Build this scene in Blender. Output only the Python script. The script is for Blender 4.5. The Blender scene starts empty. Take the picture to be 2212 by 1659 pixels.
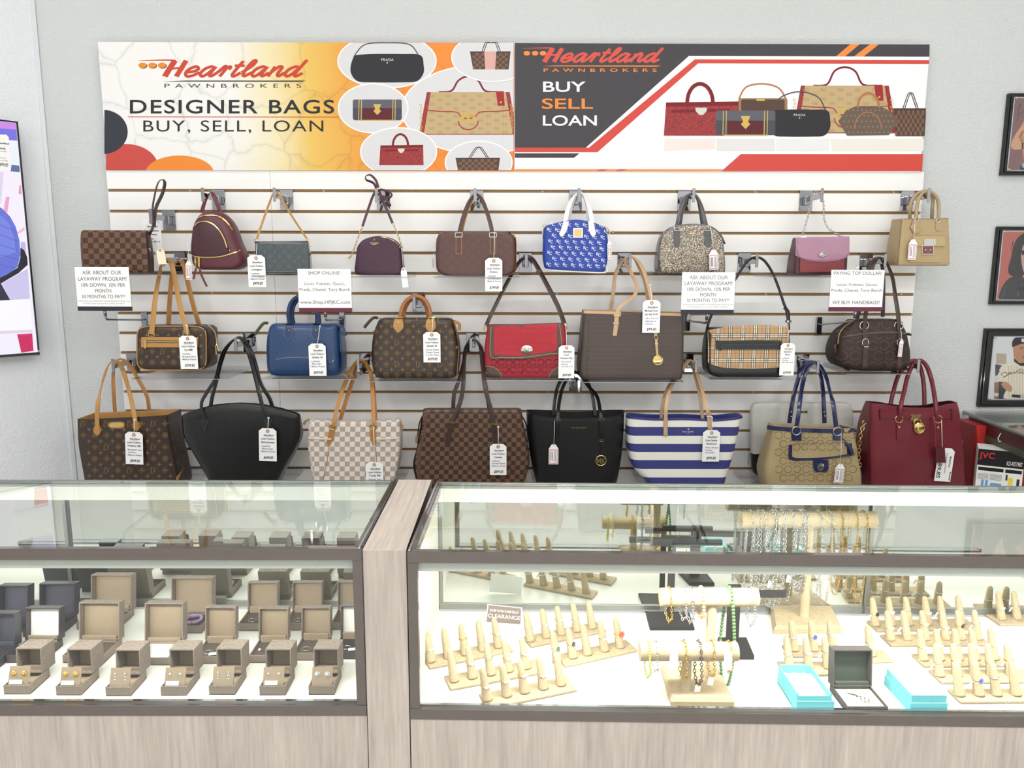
import bpy, bmesh, math, random
from mathutils import Vector, Matrix, noise
from mathutils.bvhtree import BVHTree
random.seed(7)
PI = math.pi
SC = bpy.context.scene
COL = SC.collection
IW, IH, FPX = 2212.0, 1659.0, 1650.0

# ---------------------------------------------------------------- camera
CAMP = Vector((-0.0216, -2.9334, 1.55))
PITCH, YAW, ROLL = 0.15547, 0.00306, 0.00201
_f = Vector((math.sin(YAW)*math.cos(PITCH), math.cos(YAW)*math.cos(PITCH), -math.sin(PITCH)))
_r0 = Vector((math.cos(YAW), -math.sin(YAW), 0)); _u0 = _r0.cross(_f)
_rt = _r0*math.cos(ROLL) + _u0*math.sin(ROLL); _up = -_r0*math.sin(ROLL) + _u0*math.cos(ROLL)
cd = bpy.data.cameras.new('camera'); cam = bpy.data.objects.new('camera', cd); COL.objects.link(cam)
cd.sensor_fit = 'HORIZONTAL'; cd.sensor_width = 36.0; cd.lens = 36.0*FPX/IW; cd.clip_start = 0.05; cd.clip_end = 100
cam.matrix_world = Matrix(((_rt.x, _up.x, -_f.x, CAMP.x), (_rt.y, _up.y, -_f.y, CAMP.y), (_rt.z, _up.z, -_f.z, CAMP.z), (0, 0, 0, 1)))
SC.camera = cam

# ---------------------------------------------------------------- world, exposure, light levels
w = bpy.data.worlds.new('world'); SC.world = w; w.use_nodes = True
w.node_tree.nodes['Background'].inputs[0].default_value = (0.85, 0.9, 1.0, 1)
w.node_tree.nodes['Background'].inputs[1].default_value = 0.6
SC.view_settings.view_transform = 'Standard'; SC.view_settings.look = 'None'
SC.view_settings.gamma = 1.0; SC.view_settings.use_curve_mapping = False
SC.view_settings.exposure = -0.03
CEIL_NEAR, CEIL_FAR = 4.8, 17.0      # emission of the ceiling panels over the showcases / over the shop floor
LED_LEFT, LED_RIGHT = 46.0, 96.0   # emission of the showcase light bars
SC.cycles.max_bounces = 9; SC.cycles.diffuse_bounces = 4; SC.cycles.glossy_bounces = 5
SC.cycles.transparent_max_bounces = 24; SC.cycles.transmission_bounces = 4
SC.cycles.caustics_reflective = True; SC.cycles.blur_glossy = 1.0; SC.cycles.caustics_refractive = False
SC.cycles.sample_clamp_indirect = 4.0

# ---------------------------------------------------------------- picture <-> place
def ray(px, py):
    return _rt*((px-IW/2)/FPX) - _up*((py-IH/2)/FPX) + _f
def at(px, py, Y):
    d = ray(px, py); return CAMP + d*((Y-CAMP.y)/d.y)
def atz(px, py, Z):
    d = ray(px, py); return CAMP + d*((Z-CAMP.z)/d.z)
def atp(px, py, p0, n):
    d = ray(px, py); return CAMP + d*((p0-CAMP).dot(n)/d.dot(n))

# ---------------------------------------------------------------- materials
def lin(c):
    def g(v):
        v /= 255.0
        return v/12.92 if v <= 0.04045 else ((v+0.055)/1.055)**2.4
    return (g(c[0]), g(c[1]), g(c[2]), 1.0)
MATS = {}
def newmat(name):
    m = bpy.data.materials.new(name); m.use_nodes = True
    nt = m.node_tree; b = nt.nodes['Principled BSDF']
    MATS[name] = m
    return m, nt, b
def nd(nt, t, **k):
    n = nt.nodes.new(t)
    for a, v in k.items(): setattr(n, a, v)
    return n
def coordnode(nt, kind='Object'):
    return nd(nt, 'ShaderNodeTexCoord').outputs[kind]
def noise_fac(nt, co, scale, detail=3, rough=0.5):
    n = nd(nt, 'ShaderNodeTexNoise'); n.inputs['Scale'].default_value = scale; n.inputs['Detail'].default_value = detail
    n.inputs['Roughness'].default_value = rough
    nt.links.new(co, n.inputs['Vector']); return n.outputs['Fac']
def mixc(nt, fac, a, b, mode='MIX'):
    m = nd(nt, 'ShaderNodeMix', data_type='RGBA', blend_type=mode)
    for i, v in ((0, fac), (6, a), (7, b)):
        if hasattr(v, 'is_linked'): nt.links.new(v, m.inputs[i])
        else: m.inputs[i].default_value = v
    return m.outputs[2]
def math1(nt, op, a, b=None, c=None):
    m = nd(nt, 'ShaderNodeMath', operation=op)
    for i, v in enumerate((a, b, c)):
        if v is None: continue
        if hasattr(v, 'is_linked'): nt.links.new(v, m.inputs[i])
        else: m.inputs[i].default_value = v
    return m.outputs[0]
def ramp(nt, fac, stops):
    r = nd(nt, 'ShaderNodeValToRGB'); e = r.color_ramp.elements
    while len(e) < len(stops): e.new(0.5)
    for i, (p, c) in enumerate(stops):
        e[i].position = p; e[i].color = c if len(c) == 4 else (*c, 1)
    nt.links.new(fac, r.inputs[0]); return r.outputs[0]
def add_bump(nt, b, fac, strength, dist=0.001):
    bp = nd(nt, 'ShaderNodeBump'); bp.inputs['Strength'].default_value = strength; bp.inputs['Distance'].default_value = dist
    nt.links.new(fac, bp.inputs['Height']); nt.links.new(bp.outputs[0], b.inputs['Normal'])
def pm(name, c, rough=0.5, metal=0.0, bump=0.0, bs=300, var=0.06, vs=30, coat=0.0, spec=0.5, bdist=0.0008):
    if name in MATS: return MATS[name]
    m, nt, b = newmat(name)
    b.inputs['Roughness'].default_value = rough; b.inputs['Metallic'].default_value = metal
    b.inputs['Specular IOR Level'].default_value = spec; b.inputs['Coat Weight'].default_value = coat
    co = coordnode(nt); l = lin(c)
    f = noise_fac(nt, co, vs)
    lo = tuple(v*(1-var) for v in l[:3]) + (1,); hi = tuple(min(1, v*(1+var)) for v in l[:3]) + (1,)
    nt.links.new(mixc(nt, f, lo, hi), b.inputs['Base Color'])
    if bump: add_bump(nt, b, noise_fac(nt, co, bs, 4), bump, bdist)
    return m
def flat(name, c, rough=0.6, spec=0.3):
    if name in MATS: return MATS[name]
    m, nt, b = newmat(name); b.inputs['Base Color'].default_value = lin(c)
    b.inputs['Roughness'].default_value = rough; b.inputs['Specular IOR Level'].default_value = spec
    return m
def glow(name, c, s):
    if name in MATS: return MATS[name]
    m, nt, b = newmat(name); b.inputs['Base Color'].default_value = (0, 0, 0, 1)
    b.inputs['Emission Color'].default_value = lin(c); b.inputs['Emission Strength'].default_value = s
    return m
def glassmat(name, tint=(1, 1, 1), r0=0.04, grey=None, rough=0.0):
    m, nt, b = newmat(name)
    nt.nodes.remove(b)
    out = nt.nodes['Material Output']
    tr = nd(nt, 'ShaderNodeBsdfTransparent'); tr.inputs[0].default_value = (*tint, 1)
    gl = nd(nt, 'ShaderNodeBsdfGlossy'); gl.inputs['Roughness'].default_value = rough
    lw = nd(nt, 'ShaderNodeLayerWeight'); lw.inputs[0].default_value = 0.5
    p5 = math1(nt, 'POWER', lw.outputs['Facing'], 5.0)
    fr = math1(nt, 'MULTIPLY_ADD', p5, 1.0-r0, r0)
    mx = nd(nt, 'ShaderNodeMixShader'); nt.links.new(fr, mx.inputs[0])
    nt.links.new(tr.outputs[0], mx.inputs[1]); nt.links.new(gl.outputs[0], mx.inputs[2])
    nt.links.new(mx.outputs[0], out.inputs[0])
    return m
def uvmat(name, rough=0.45, bump=0.15, bs=700, coat=0.0):
    m, nt, b = newmat(name)
    b.inputs['Roughness'].default_value = rough; b.inputs['Coat Weight'].default_value = coat
    uv = coordnode(nt, 'UV')
    if bump: add_bump(nt, b, noise_fac(nt, uv, bs, 3), bump, 0.0006)
    return m, nt, b, uv
def checker(name, c1, c2, size, rough=0.42):
    m, nt, b, uv = uvmat(name, rough)
    ch = nd(nt, 'ShaderNodeTexChecker'); ch.inputs['Scale'].default_value = 1.0/size
    mp = nd(nt, 'ShaderNodeMapping'); nt.links.new(uv, mp.inputs[0]); nt.links.new(mp.outputs[0], ch.inputs['Vector'])
    mp.inputs['Location'].default_value = (0.0131, 0.0077, 0.003)
    f = noise_fac(nt, uv, 900, 2)
    a = mixc(nt, f, tuple(v*.8 for v in lin(c1)[:3])+(1,), tuple(v*1.15 for v in lin(c1)[:3])+(1,))
    d = mixc(nt, f, tuple(v*.8 for v in lin(c2)[:3])+(1,), tuple(v*1.15 for v in lin(c2)[:3])+(1,))
    nt.links.new(a, ch.inputs['Color1']); nt.links.new(d, ch.inputs['Color2'])
    nt.links.new(ch.outputs[0], b.inputs['Base Color']); return m
def band(nt, x, period, lo, hi):
    """1 inside lo..hi of every period"""
    f = math1(nt, 'FRACT', math1(nt, 'DIVIDE', x, period))
    return math1(nt, 'MULTIPLY', math1(nt, 'GREATER_THAN', f, lo), math1(nt, 'LESS_THAN', f, hi))

# ---------------------------------------------------------------- meshes
class MB:
    def __init__(s): s.v = []; s.f = []; s.uv = None
    def add(s, vs, fs):
        o = len(s.v); s.v += [tuple(p) for p in vs]; s.f += [tuple(i+o for i in f) for f in fs]; return s
    def box(s, lo, hi, ch=0.0):
        (a, b, c), (d, e, f) = lo, hi
        if ch <= 0:
            return s.add([(a,b,c),(d,b,c),(d,e,c),(a,e,c),(a,b,f),(d,b,f),(d,e,f),(a,e,f)],
                         [(3,2,1,0),(4,5,6,7),(0,1,5,4),(1,2,6,5),(2,3,7,6),(3,0,4,7)])
        bm = bmesh.new(); bmesh.ops.create_cube(bm, size=1)
        for v in bm.verts: v.co = Vector(((a+d)/2+v.co.x*(d-a), (b+e)/2+v.co.y*(e-b), (c+f)/2+v.co.z*(f-c)))
        bmesh.ops.bevel(bm, geom=bm.edges[:], offset=ch, segments=2, profile=0.5, affect='EDGES')
        bm.verts.ensure_lookup_table(); bm.verts.index_update()
        s.add([v.co[:] for v in bm.verts], [[v.index for v in p.verts] for p in bm.faces]); bm.free(); return s
    def rings(s, rs, closed=True, cap0=True, cap1=True):
        n = len(rs[0]); o = len(s.v)
        for r in rs: s.v += [tuple(p) for p in r]
        for i in range(len(rs)-1):
            for j in range(n if closed else n-1):
                k = (j+1) % n
                s.f.append((o+i*n+j, o+i*n+k, o+(i+1)*n+k, o+(i+1)*n+j))
        if cap0: s.f.append(tuple(o+j for j in range(n-1, -1, -1)))
        if cap1: s.f.append(tuple(o+(len(rs)-1)*n+j for j in range(n)))
        return s
    def tube(s, pts, r, n=8, caps=True):
        pts = [Vector(p) for p in pts]; rs = []; prev = None
        rad = r if isinstance(r, (list, tuple)) else [r]*len(pts)
        for i, p in enumerate(pts):
            t = (pts[min(i+1, len(pts)-1)]-pts[max(i-1, 0)])
            t = t.normalized() if t.length > 1e-9 else Vector((0,0,1))
            if prev is None:
                a = t.cross(Vector((0,1,0)));
                if a.length < 0.2: a = t.cross(Vector((1,0,0)))
            else: a = prev - t*prev.dot(t)
            a = a.normalized(); prev = a; b = t.cross(a)
            rs.append([p+(a*math.cos(2*PI*k/n)+b*math.sin(2*PI*k/n))*rad[i] for k in range(n)])
        return s.rings(rs, True, caps, caps)
    def strap(s, pts, w, t, rolls=None):
        """flat strap; roll 0: its face looks at -y, 90: edge on"""
        pts = [Vector(p) for p in pts]; rs = []
        for i, p in enumerate(pts):
            tg = (pts[min(i+1, len(pts)-1)]-pts[max(i-1, 0)])
            tg = tg.normalized() if tg.length > 1e-9 else Vector((0,0,1))
            nrm = Vector((0,-1,0)); a = tg.cross(nrm)
            if a.length < 0.15: a = tg.cross(Vector((1,0,0)))
            a.normalize(); b = a.cross(tg).normalized()
            ro = math.radians(rolls[i]) if rolls else 0
            a2 = a*math.cos(ro)+b*math.sin(ro); b2 = -a*math.sin(ro)+b*math.cos(ro)
            ww = w[i] if isinstance(w, (list, tuple)) else w
            a2 *= ww/2; b2 = b2*t/2
            c = 0.72
            rs.append([p-a2-b2*c, p-a2*.86-b2, p+a2*.86-b2, p+a2-b2*c, p+a2+b2*c, p+a2*.86+b2, p-a2*.86+b2, p-a2+b2*c])
        return s.rings(rs)
    def torus(s, c, R, r, axis=Vector((0,-1,0)), n=16, m=6, sx=1.0, sz=1.0):
        c = Vector(c); ax = Vector(axis).normalized()
        a = ax.cross(Vector((0,0,1)));
        if a.length < 0.1: a = Vector((1,0,0))
        a.normalize(); b = ax.cross(a); rs = []
        for i in range(n):
            th = 2*PI*i/n; d = a*math.cos(th)*sx+b*math.sin(th)*sz; dn = d.normalized(); ce = c+d*R
            rs.append([ce+(dn*math.cos(2*PI*k/m)+ax*math.sin(2*PI*k/m))*r for k in range(m)])
        rs.append(rs[0]); return s.rings(rs, True, False, False)
    def lathe(s, c, prof, n=16, axis=Vector((0,0,1)), caps=True):
        """prof: (radius, height along axis)"""
        c = Vector(c); ax = Vector(axis).normalized(); a = ax.cross(Vector((0,1,0)))
        if a.length < 0.1: a = ax.cross(Vector((1,0,0)))
        a.normalize(); b = ax.cross(a)
        return s.rings([[c+ax*h+(a*math.cos(2*PI*k/n)+b*math.sin(2*PI*k/n))*r for k in range(n)] for r, h in prof], True, caps, caps)
    def ball(s, c, r, n=8, m=6):
        return s.lathe(c, [(max(1e-5, r*math.sin(PI*i/m)), -r*math.cos(PI*i/m)) for i in range(m+1)], n, caps=False)
    def prism(s, poly, y0, y1):
        """poly of (x, z) extruded from y0 (front) to y1"""
        n = len(poly); s.add([(x, y0, z) for x, z in poly]+[(x, y1, z) for x, z in poly],
              [tuple(range(n)), tuple(range(2*n-1, n-1, -1))]+[(i, i+n, (i+1) % n+n, (i+1) % n) for i in range(n)]); return s
    def mesh(s, name, mat, smooth=False):
        me = bpy.data.meshes.new(name); me.from_pydata(s.v, [], s.f)
        if mat: me.materials.append(mat)
        if s.uv:
            ul = me.uv_layers.new(name='UVMap'); li = [0]*len(me.loops); me.loops.foreach_get('vertex_index', li)
            ul.data.foreach_set('uv', [c for i in li for c in s.uv[i]])
        if smooth:
            me.polygons.foreach_set('use_smooth', [True]*len(me.polygons))
        me.update(); return me
    def build(s, name, mat, parent=None, smooth=False, sharp=None):
        me = s.mesh(name, mat, smooth)
        if smooth and sharp:
            me.set_sharp_from_angle(angle=math.radians(sharp))
        o = bpy.data.objects.new(name, me); COL.objects.link(o)
        if parent: o.parent = parent
        return o
def fixn(o):
    bm = bmesh.new(); bm.from_mesh(o.data); bmesh.ops.recalc_face_normals(bm, faces=bm.faces[:]); bm.to_mesh(o.data); bm.free(); return o
LABELS = set()
def tagit(o, label, cat, group=None, kind=None):
    if label:
        if label in LABELS and not group: print('DUP LABEL', label)
        LABELS.add(label); o['label'] = label
    if cat: o['category'] = cat
    if group: o['group'] = group
    if kind: o['kind'] = kind
    return o
def thing(name, label, cat, loc=(0,0,0), rz=0.0, group=None, kind=None):
    o = bpy.data.objects.new(name, None); o.empty_display_size = 0.05; COL.objects.link(o)
    o.location = loc; o.rotation_euler = (0, 0, rz)
    return tagit(o, label, cat, group, kind)
def struct(o): o['kind'] = 'structure'; return o
def inst(name, me, parent=None, loc=(0,0,0), rot=None, scale=None):
    o = bpy.data.objects.new(name, me); COL.objects.link(o); o.location = loc
    if rot is not None: o.rotation_euler = rot
    if scale: o.scale = scale
    if parent: o.parent = parent
    return o
def cat_pts(pts, n=6):
    """smooth curve through points (tuples of any length)"""
    if len(pts) < 3: n = max(n, 2)
    P = [tuple(p) for p in pts]; out = []
    for i in range(len(P)-1):
        p0 = P[max(i-1, 0)]; p1 = P[i]; p2 = P[i+1]; p3 = P[min(i+2, len(P)-1)]
        for k in range(n):
            t = k/n
            out.append(tuple(0.5*((2*b)+(-a+c)*t+(2*a-5*b+4*c-d)*t*t+(-a+3*b-3*c+d)*t**3) for a, b, c, d in zip(p0, p1, p2, p3)))
    out.append(P[-1]); return out
def interp(pl, x):
    if x <= pl[0][0]: return pl[0][1]
    for (a, b), (c, d) in zip(pl, pl[1:]):
        if x <= c: return b+(d-b)*(x-a)/(c-a) if c > a else d
    return pl[-1][1]

# ---------------------------------------------------------------- lettering
_tc = bpy.data.curves.new('glyph', 'FONT'); _to = bpy.data.objects.new('glyph', _tc); COL.objects.link(_to)
_tc.resolution_u = 5; _tc.size = 1.0
GL = {}
def _bake(chars, bold):
    _tc.offset = 0.012 if bold else 0.0
    def ev(s):
        _tc.body = s; bpy.context.view_layer.update()
        dg = bpy.context.evaluated_depsgraph_get(); e = _to.evaluated_get(dg); me = e.to_mesh()
        v = [(p.co.x, p.co.y) for p in me.vertices]; f = [tuple(p.vertices) for p in me.polygons]; e.to_mesh_clear(); return v, f
    mx = lambda v: max(p[0] for p in v) if v else 0
    base = mx(ev('HH')[0])
    for c in chars:
        v, f = ev(c) if c != ' ' else ([], [])
        GL[(c, bold)] = (v, f, mx(ev('H'+c+'H')[0])-base)
_CH = 'ABCDEFGHIJKLMNOPQRSTUVWXYZabcdefghijklmnopqrstuvwxyz0123456789 .,!?$%*"/-:\''
_bake(_CH, False); _bake(_CH, True)
bpy.data.objects.remove(_to); bpy.data.curves.remove(_tc)
def text2d(s, size, x=0.0, y=0.0, align='C', bold=False, shear=0.0, sx=1.0, track=0.0, width=None):
    """flat lettering: (verts2d, faces); size is the cap height"""
    k = size/0.70; vs = []; fs = []; pen = 0.0
    for c in s:
        v, f, adv = GL.get((c, bold), GL[(' ', bold)])
        o = len(vs); vs += [(pen+px, py) for px, py in v]; fs += [tuple(i+o for i in q) for q in f]; pen += adv+track
    pen -= track
    if width: sx = width/(pen*k)
    off = {'C': -pen/2, 'L': 0.0, 'R': -pen}[align]
    return [(x+((px+off)*sx+py*shear)*k, y+py*k) for px, py in vs], fs
def stroke2d(pts, w, n=5):
    P = cat_pts(pts, n) if n > 1 else list(pts); vs = []; fs = []
    for i, p in enumerate(P):
        a = P[max(i-1, 0)]; b = P[min(i+1, len(P)-1)]
        dx, dy = b[0]-a[0], b[1]-a[1]; l = math.hypot(dx, dy) or 1
        ww = w if len(p) < 3 else p[2]
        vs += [(p[0]-dy/l*ww/2, p[1]+dx/l*ww/2), (p[0]+dy/l*ww/2, p[1]-dx/l*ww/2)]
        if i: fs.append((2*i-2, 2*i-1, 2*i+1, 2*i))
    return vs, fs
def poly2d(pts): return list(pts), [tuple(range(len(pts)))]
def disc2d(cx, cy, rx, ry=None, n=20): 
    ry = ry or rx; return poly2d([(cx+rx*math.cos(2*PI*i/n), cy+ry*math.sin(2*PI*i/n)) for i in range(n)])
def ring2d(cx, cy, r, w, n=16, a0=0.0, a1=2*PI, sy=1.0):
    vs = []; fs = []
    for i in range(n+1):
        t = a0+(a1-a0)*i/n
        vs += [(cx+(r+w/2)*math.cos(t), cy+(r+w/2)*math.sin(t)*sy), (cx+(r-w/2)*math.cos(t), cy+(r-w/2)*math.sin(t)*sy)]
        if i: fs.append((2*i-2, 2*i-1, 2*i+1, 2*i))
    return vs, fs
def xf(sh, dx=0, dy=0, s=1.0, sx=1.0, rot=0.0):
    c, q = math.cos(rot), math.sin(rot)
    return [(dx+(x*sx*c-y*q)*s, dy+(x*sx*q+y*c)*s) for x, y in sh[0]], sh[1]
def join2d(shs):
    vs = []; fs = []
    for v, f in shs:
        o = len(vs); vs += v; fs += [tuple(i+o for i in q) for q in f]
    return vs, fs
def flatmesh(sh, plane, name, mat, parent):
    """sh in 2d; plane(x, y) -> 3d"""
    mb = MB(); mb.add([Vector(plane(x, y))+Vector((0, -3e-7*i, 0)) for i, (x, y) in enumerate(sh[0])], sh[1]); o = mb.build(name, mat, parent)
    if name in ('lettering', 'small_print', 'barcode', 'diagram'): o['kind'] = 'stuff'      # print too fine to pick apart
    return o
# script lettering of the shop's logo, drawn with pen strokes; 9 letters on a unit x-height
_S = {
 'e': [[(.02,.42),(.6,.5),(.86,.74),(.62,1.0),(.25,.82),(.08,.42),(.3,.04),(.7,.08),(1.12,.42)]],
 'a': [[(.92,.8),(.62,1.0),(.22,.76),(.08,.32),(.32,.02),(.62,.24),(.92,.9)], [(.95,1.0),(.84,.3),(1.0,.03),(1.34,.4)]],
 'r': [[(.0,.4),(.3,1.05),(.42,.92),(.75,.98),(.72,.7)], [(.5,.92),(.42,.4),(.36,0.0)]],
 't': [[(.5,1.55),(.32,.6),(.3,.15),(.5,.03),(.85,.4)], [(.05,1.08),(.82,1.08)]],
 'l': [[(.05,.4),(.5,1.0),(.62,1.5),(.46,1.62),(.3,1.25),(.22,.4),(.4,.03),(.8,.4)]],
 'n': [[(.2,1.0),(.1,0.0)], [(.14,.4),(.48,.96),(.76,.92),(.72,.3),(.9,.03),(1.2,.4)]],
 'd': [[(.92,.8),(.62,1.0),(.22,.76),(.08,.32),(.32,.02),(.62,.24),(.92,.9)], [(1.12,1.66),(.95,.9),(.86,.25),(1.02,.02),(1.4,.35)]]}
def logo2d(h, bar=True):
    """script word + swoosh; origin at the left foot of its H, h = x-height"""
    sh = []; k = .48
    def pen(p, wd): sh.append(stroke2d([((x+k*y)*h, y*h) for x, y in p], wd*h, 4))
    pen([(.1,0),(.1,.8),(.12,1.6)], .46); pen([(.98,0),(.98,.8),(.98,1.6)], .40); pen([(.1,.78),(1.0,.86)], .2)
    sh.append(stroke2d([(-1.95*h, 1.58*h, .03*h), (-.9*h, 1.62*h, .09*h), (.5*h, 1.64*h, .14*h), (.95*h, 1.55*h, .2*h)], .1*h, 4))
    x = 1.45
    for c, ad in zip('eartland', (1.15, 1.34, .95, .86, .8, 1.34, 1.2, 1.4)):
        for st in _S[c]: pen([(x+a, b) for a, b in st], .27)
        x += ad
    W = (x+.6)*h
    return join2d(sh), W
# ================================================================ the room
def wallmat(name, c, strength=0.45, scale=70):
    m, nt, b = newmat(name); co = coordnode(nt)
    b.inputs['Roughness'].default_value = 0.75; b.inputs['Specular IOR Level'].default_value = 0.25
    f = noise_fac(nt, co, 1.7, 3); l = lin(c)
    nt.links.new(mixc(nt, f, tuple(v*.95 for v in l[:3])+(1,), tuple(min(1, v*1.04) for v in l[:3])+(1,)), b.inputs['Base Color'])
    n1 = noise_fac(nt, co, scale, 3, .55)
    r = ramp(nt, n1, [(0.38, (0, 0, 0)), (0.52, (.75, .75, .75)), (0.7, (1, 1, 1))])
    add_bump(nt, b, r, strength, 0.0028); return m
M_WALL = wallmat('grey_orange_peel_paint', (208, 212, 214), .5, 150)
M_WALLL = wallmat('white_knockdown_paint', (228, 232, 238), .35, 110)
M_WALLW = pm('plain_white_paint', (225, 226, 226), .8, var=.02)
M_CEIL = pm('ceiling_tile_white', (228, 228, 226), .9, bump=.2, bs=120, var=.03)
M_FLOOR = pm('pale_vinyl_floor', (206, 202, 196), .5, bump=.05, bs=60, var=.06, vs=9)
CEIL, FRONTY, RX, LX = 3.3, -6.2, 3.4, -4.6
cor = at(150, 850, .02)       # inside corner between the slat display wall and the angled wall
CX = cor.x
struct(MB().box((LX, FRONTY, -.1), (RX, .2, 0)).build('floor', M_FLOOR))
struct(MB().box((LX, FRONTY, CEIL), (RX, .2, CEIL+.1)).build('ceiling', M_CEIL))
struct(MB().box((CX-.3, .02, 0), (RX, .15, CEIL)).build('wall_back', M_WALL))
ADIR = Vector((-math.cos(math.radians(48)), -math.sin(math.radians(48)), 0)); AN = Vector((-ADIR.y, ADIR.x, 0))*-1
if AN.x < 0: AN = -AN
c0 = Vector((CX, .02, 0)); c1 = c0+ADIR*2.2
def vwall(a, b, th, z0, z1):
    d = (b-a).normalized(); n = Vector((d.y, -d.x, 0))*th
    p = [a, b, b+n, a+n]
    mb = MB(); mb.add([(q.x, q.y, z) for z in (z0, z1) for q in p], [(3,2,1,0),(4,5,6,7),(0,1,5,4),(1,2,6,5),(2,3,7,6),(3,0,4,7)]); return mb
struct(fixn(vwall(c1, c0, -.1, 0, CEIL).build('wall_left', M_WALLL)))
struct(MB().box((LX-.1, FRONTY, 0), (LX, c1.y+.2, CEIL)).build('wall_far_left', M_WALLW))
struct(MB().box((LX, c1.y, 0), (c1.x, c1.y+.1, CEIL)).build('wall_return', M_WALLW))
struct(MB().box((RX, FRONTY, 0), (RX+.1, .2, CEIL)).build('wall_right', M_WALLW))
struct(MB().box((LX, FRONTY-.1, 0), (RX, FRONTY, CEIL)).build('wall_front', M_WALLW))
# corner bead along the angled wall
q = c0+AN*.006
t = vwall(q+ADIR*.016, q+ADIR*.002, -.006, 0, CEIL).build('trim_1', pm('bead_paint', (222, 226, 232), .6, var=.02)); struct(fixn(t))
# ceiling panels that light the shop; the shop-front row is added for frontal light
M_PANEL = [glow('ceiling_panel_light', (255, 253, 249), CEIL_NEAR), glow('shop_floor_panel_light', (255, 253, 249), CEIL_FAR)]
M_PFRAME = pm('panel_frame_white', (235, 235, 235), .5, var=.01)
k = 0
POS = [('over the showcases, nearest the angled wall', -1.75, -1.0), ('over the showcases, middle of the row', 0.0, -1.0), ('over the showcases, nearest the plaques', 1.75, -1.0),
       ('behind the viewer, nearest the angled wall', -2.2, -3.4), ('behind the viewer, middle of the row', 0.0, -3.4), ('behind the viewer, nearest the plaques', 2.0, -3.4),
       ('added for frontal light at the shop front, nearest the angled wall', -2.2, -5.2), ('added for frontal light at the shop front, middle of the row', 0.0, -5.2), ('added for frontal light at the shop front, nearest the plaques', 2.0, -5.2)]
for lab, x, y in POS:
    t = thing('ceiling_light', 'white fluorescent ceiling panel '+lab, 'ceiling light', (x, y, CEIL-.03), group='ceiling light panels')
    MB().box((-.62, -.32, -.006), (.62, .32, .03)).build('frame', M_PFRAME, t)
    MB().add([(-.58, -.28, -.008), (.58, -.28, -.008), (.58, .28, -.008), (-.58, .28, -.008)], [(0, 3, 2, 1)]).build('diffuser', M_PANEL[y < -2], t)

# ================================================================ slat wall
GZ, GP, GH = 1.82, 0.0762, 0.0106
M_SLAT = pm('white_melamine', (243, 243, 243), .32, var=.012, vs=3, spec=.4)
M_MDF = pm('raw_fibreboard', (150, 121, 86), .9, bump=.6, bs=260, var=.35, vs=160)
M_STEEL = pm('screw_steel', (170, 172, 178), .3, 1.0, var=.03)
for nm, lab, x0, x1, kx in (('slatwall_panel', 'narrow white slatwall panel beside the angled wall', -1.524, -.9165, (-1.22,)),
                            ('slatwall_panel', 'wide white slatwall panel hung with most of the handbags', -.9155, 1.524, (-.72, .1, .9, 1.42))):
    t = thing(nm, lab, 'slatwall', ((x0+x1)/2, .019, .5))
    cx = (x0+x1)/2; hw = (x1-x0)/2
    MB().box((-hw, -.0105, 0), (hw, 0, 1.393)).build('core_board', M_MDF, t)
    sl = MB().box((-hw, -.019, -(GP-GH)/2), (hw, -.0105, (GP-GH)/2), .0006).mesh('slat', M_SLAT)
    for i in range(0, 17):
        inst('slat', sl, t, (0, 0, GZ-GP*(i+.5)-.5))
    MB().box((-hw, -.019, GZ+GH/2-.5), (hw, -.0105, 1.393), .0006).build('slat', M_SLAT, t)
    sc = MB().lathe((0,0,0), [(.0045, 0), (.0045, .002), (.002, .003)], 10, Vector((0,-1,0))).mesh('screw', M_STEEL)
    for j, sx in enumerate(kx):
        for g in (0, 5, 10):
            inst('screw', sc, t, (sx-cx+.03*(g % 3), -.0105, GZ-GP*g-.5))

# ================================================================ banners
YB = -.006
def clip(poly, x0, x1, y0, y1):
    for ax, lim, sg in ((0, x0, 1), (0, x1, -1), (1, y0, 1), (1, y1, -1)):
        out = []
        for i in range(len(poly)):
            a, b = poly[i-1], poly[i]; ia = (a[ax]-lim)*sg >= 0; ib = (b[ax]-lim)*sg >= 0
            if ia != ib:
                u = (lim-a[ax])/(b[ax]-a[ax]); out.append((a[0]+(b[0]-a[0])*u, a[1]+(b[1]-a[1])*u))
            if ib: out.append(b)
        poly = out
        if not poly: return poly
    return poly
def pxs(sh, cx, cy): return [(cx+x, cy-y) for x, y in sh[0]], sh[1]
class Print:
    """flat print on a vertical board, drawn in layers; coordinates as measured on the picture"""
    def __init__(s, root, y, names): s.r = root; s.y = y; s.n = 0; s.L = {}; s.order = []; s.last = None
    def put(s, sh, mat, name):
        key = (name, mat.name)
        if not sh[0]: return
        if key != s.last: s.n += 1; s.last = key
        yy = s.y-.00004*s.n; loc = s.r.location
        vs = [at(x, y, yy-3e-7*i)-loc for i, (x, y) in enumerate(sh[0])]
        if key not in s.L: s.L[key] = (MB(), mat, name); s.order.append(key)
        s.L[key][0].add(vs, sh[1])
    def done(s):
        for k in s.order:
            mb, mat, name = s.L[k]; o = mb.build(name, mat, s.r)
            if name in ('bag_picture', 'headline', 'tagline', 'subtitle'): o['kind'] = 'stuff'
def inkm(c): return flat('ink_%02x%02x%02x' % c, c, .45)
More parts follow.
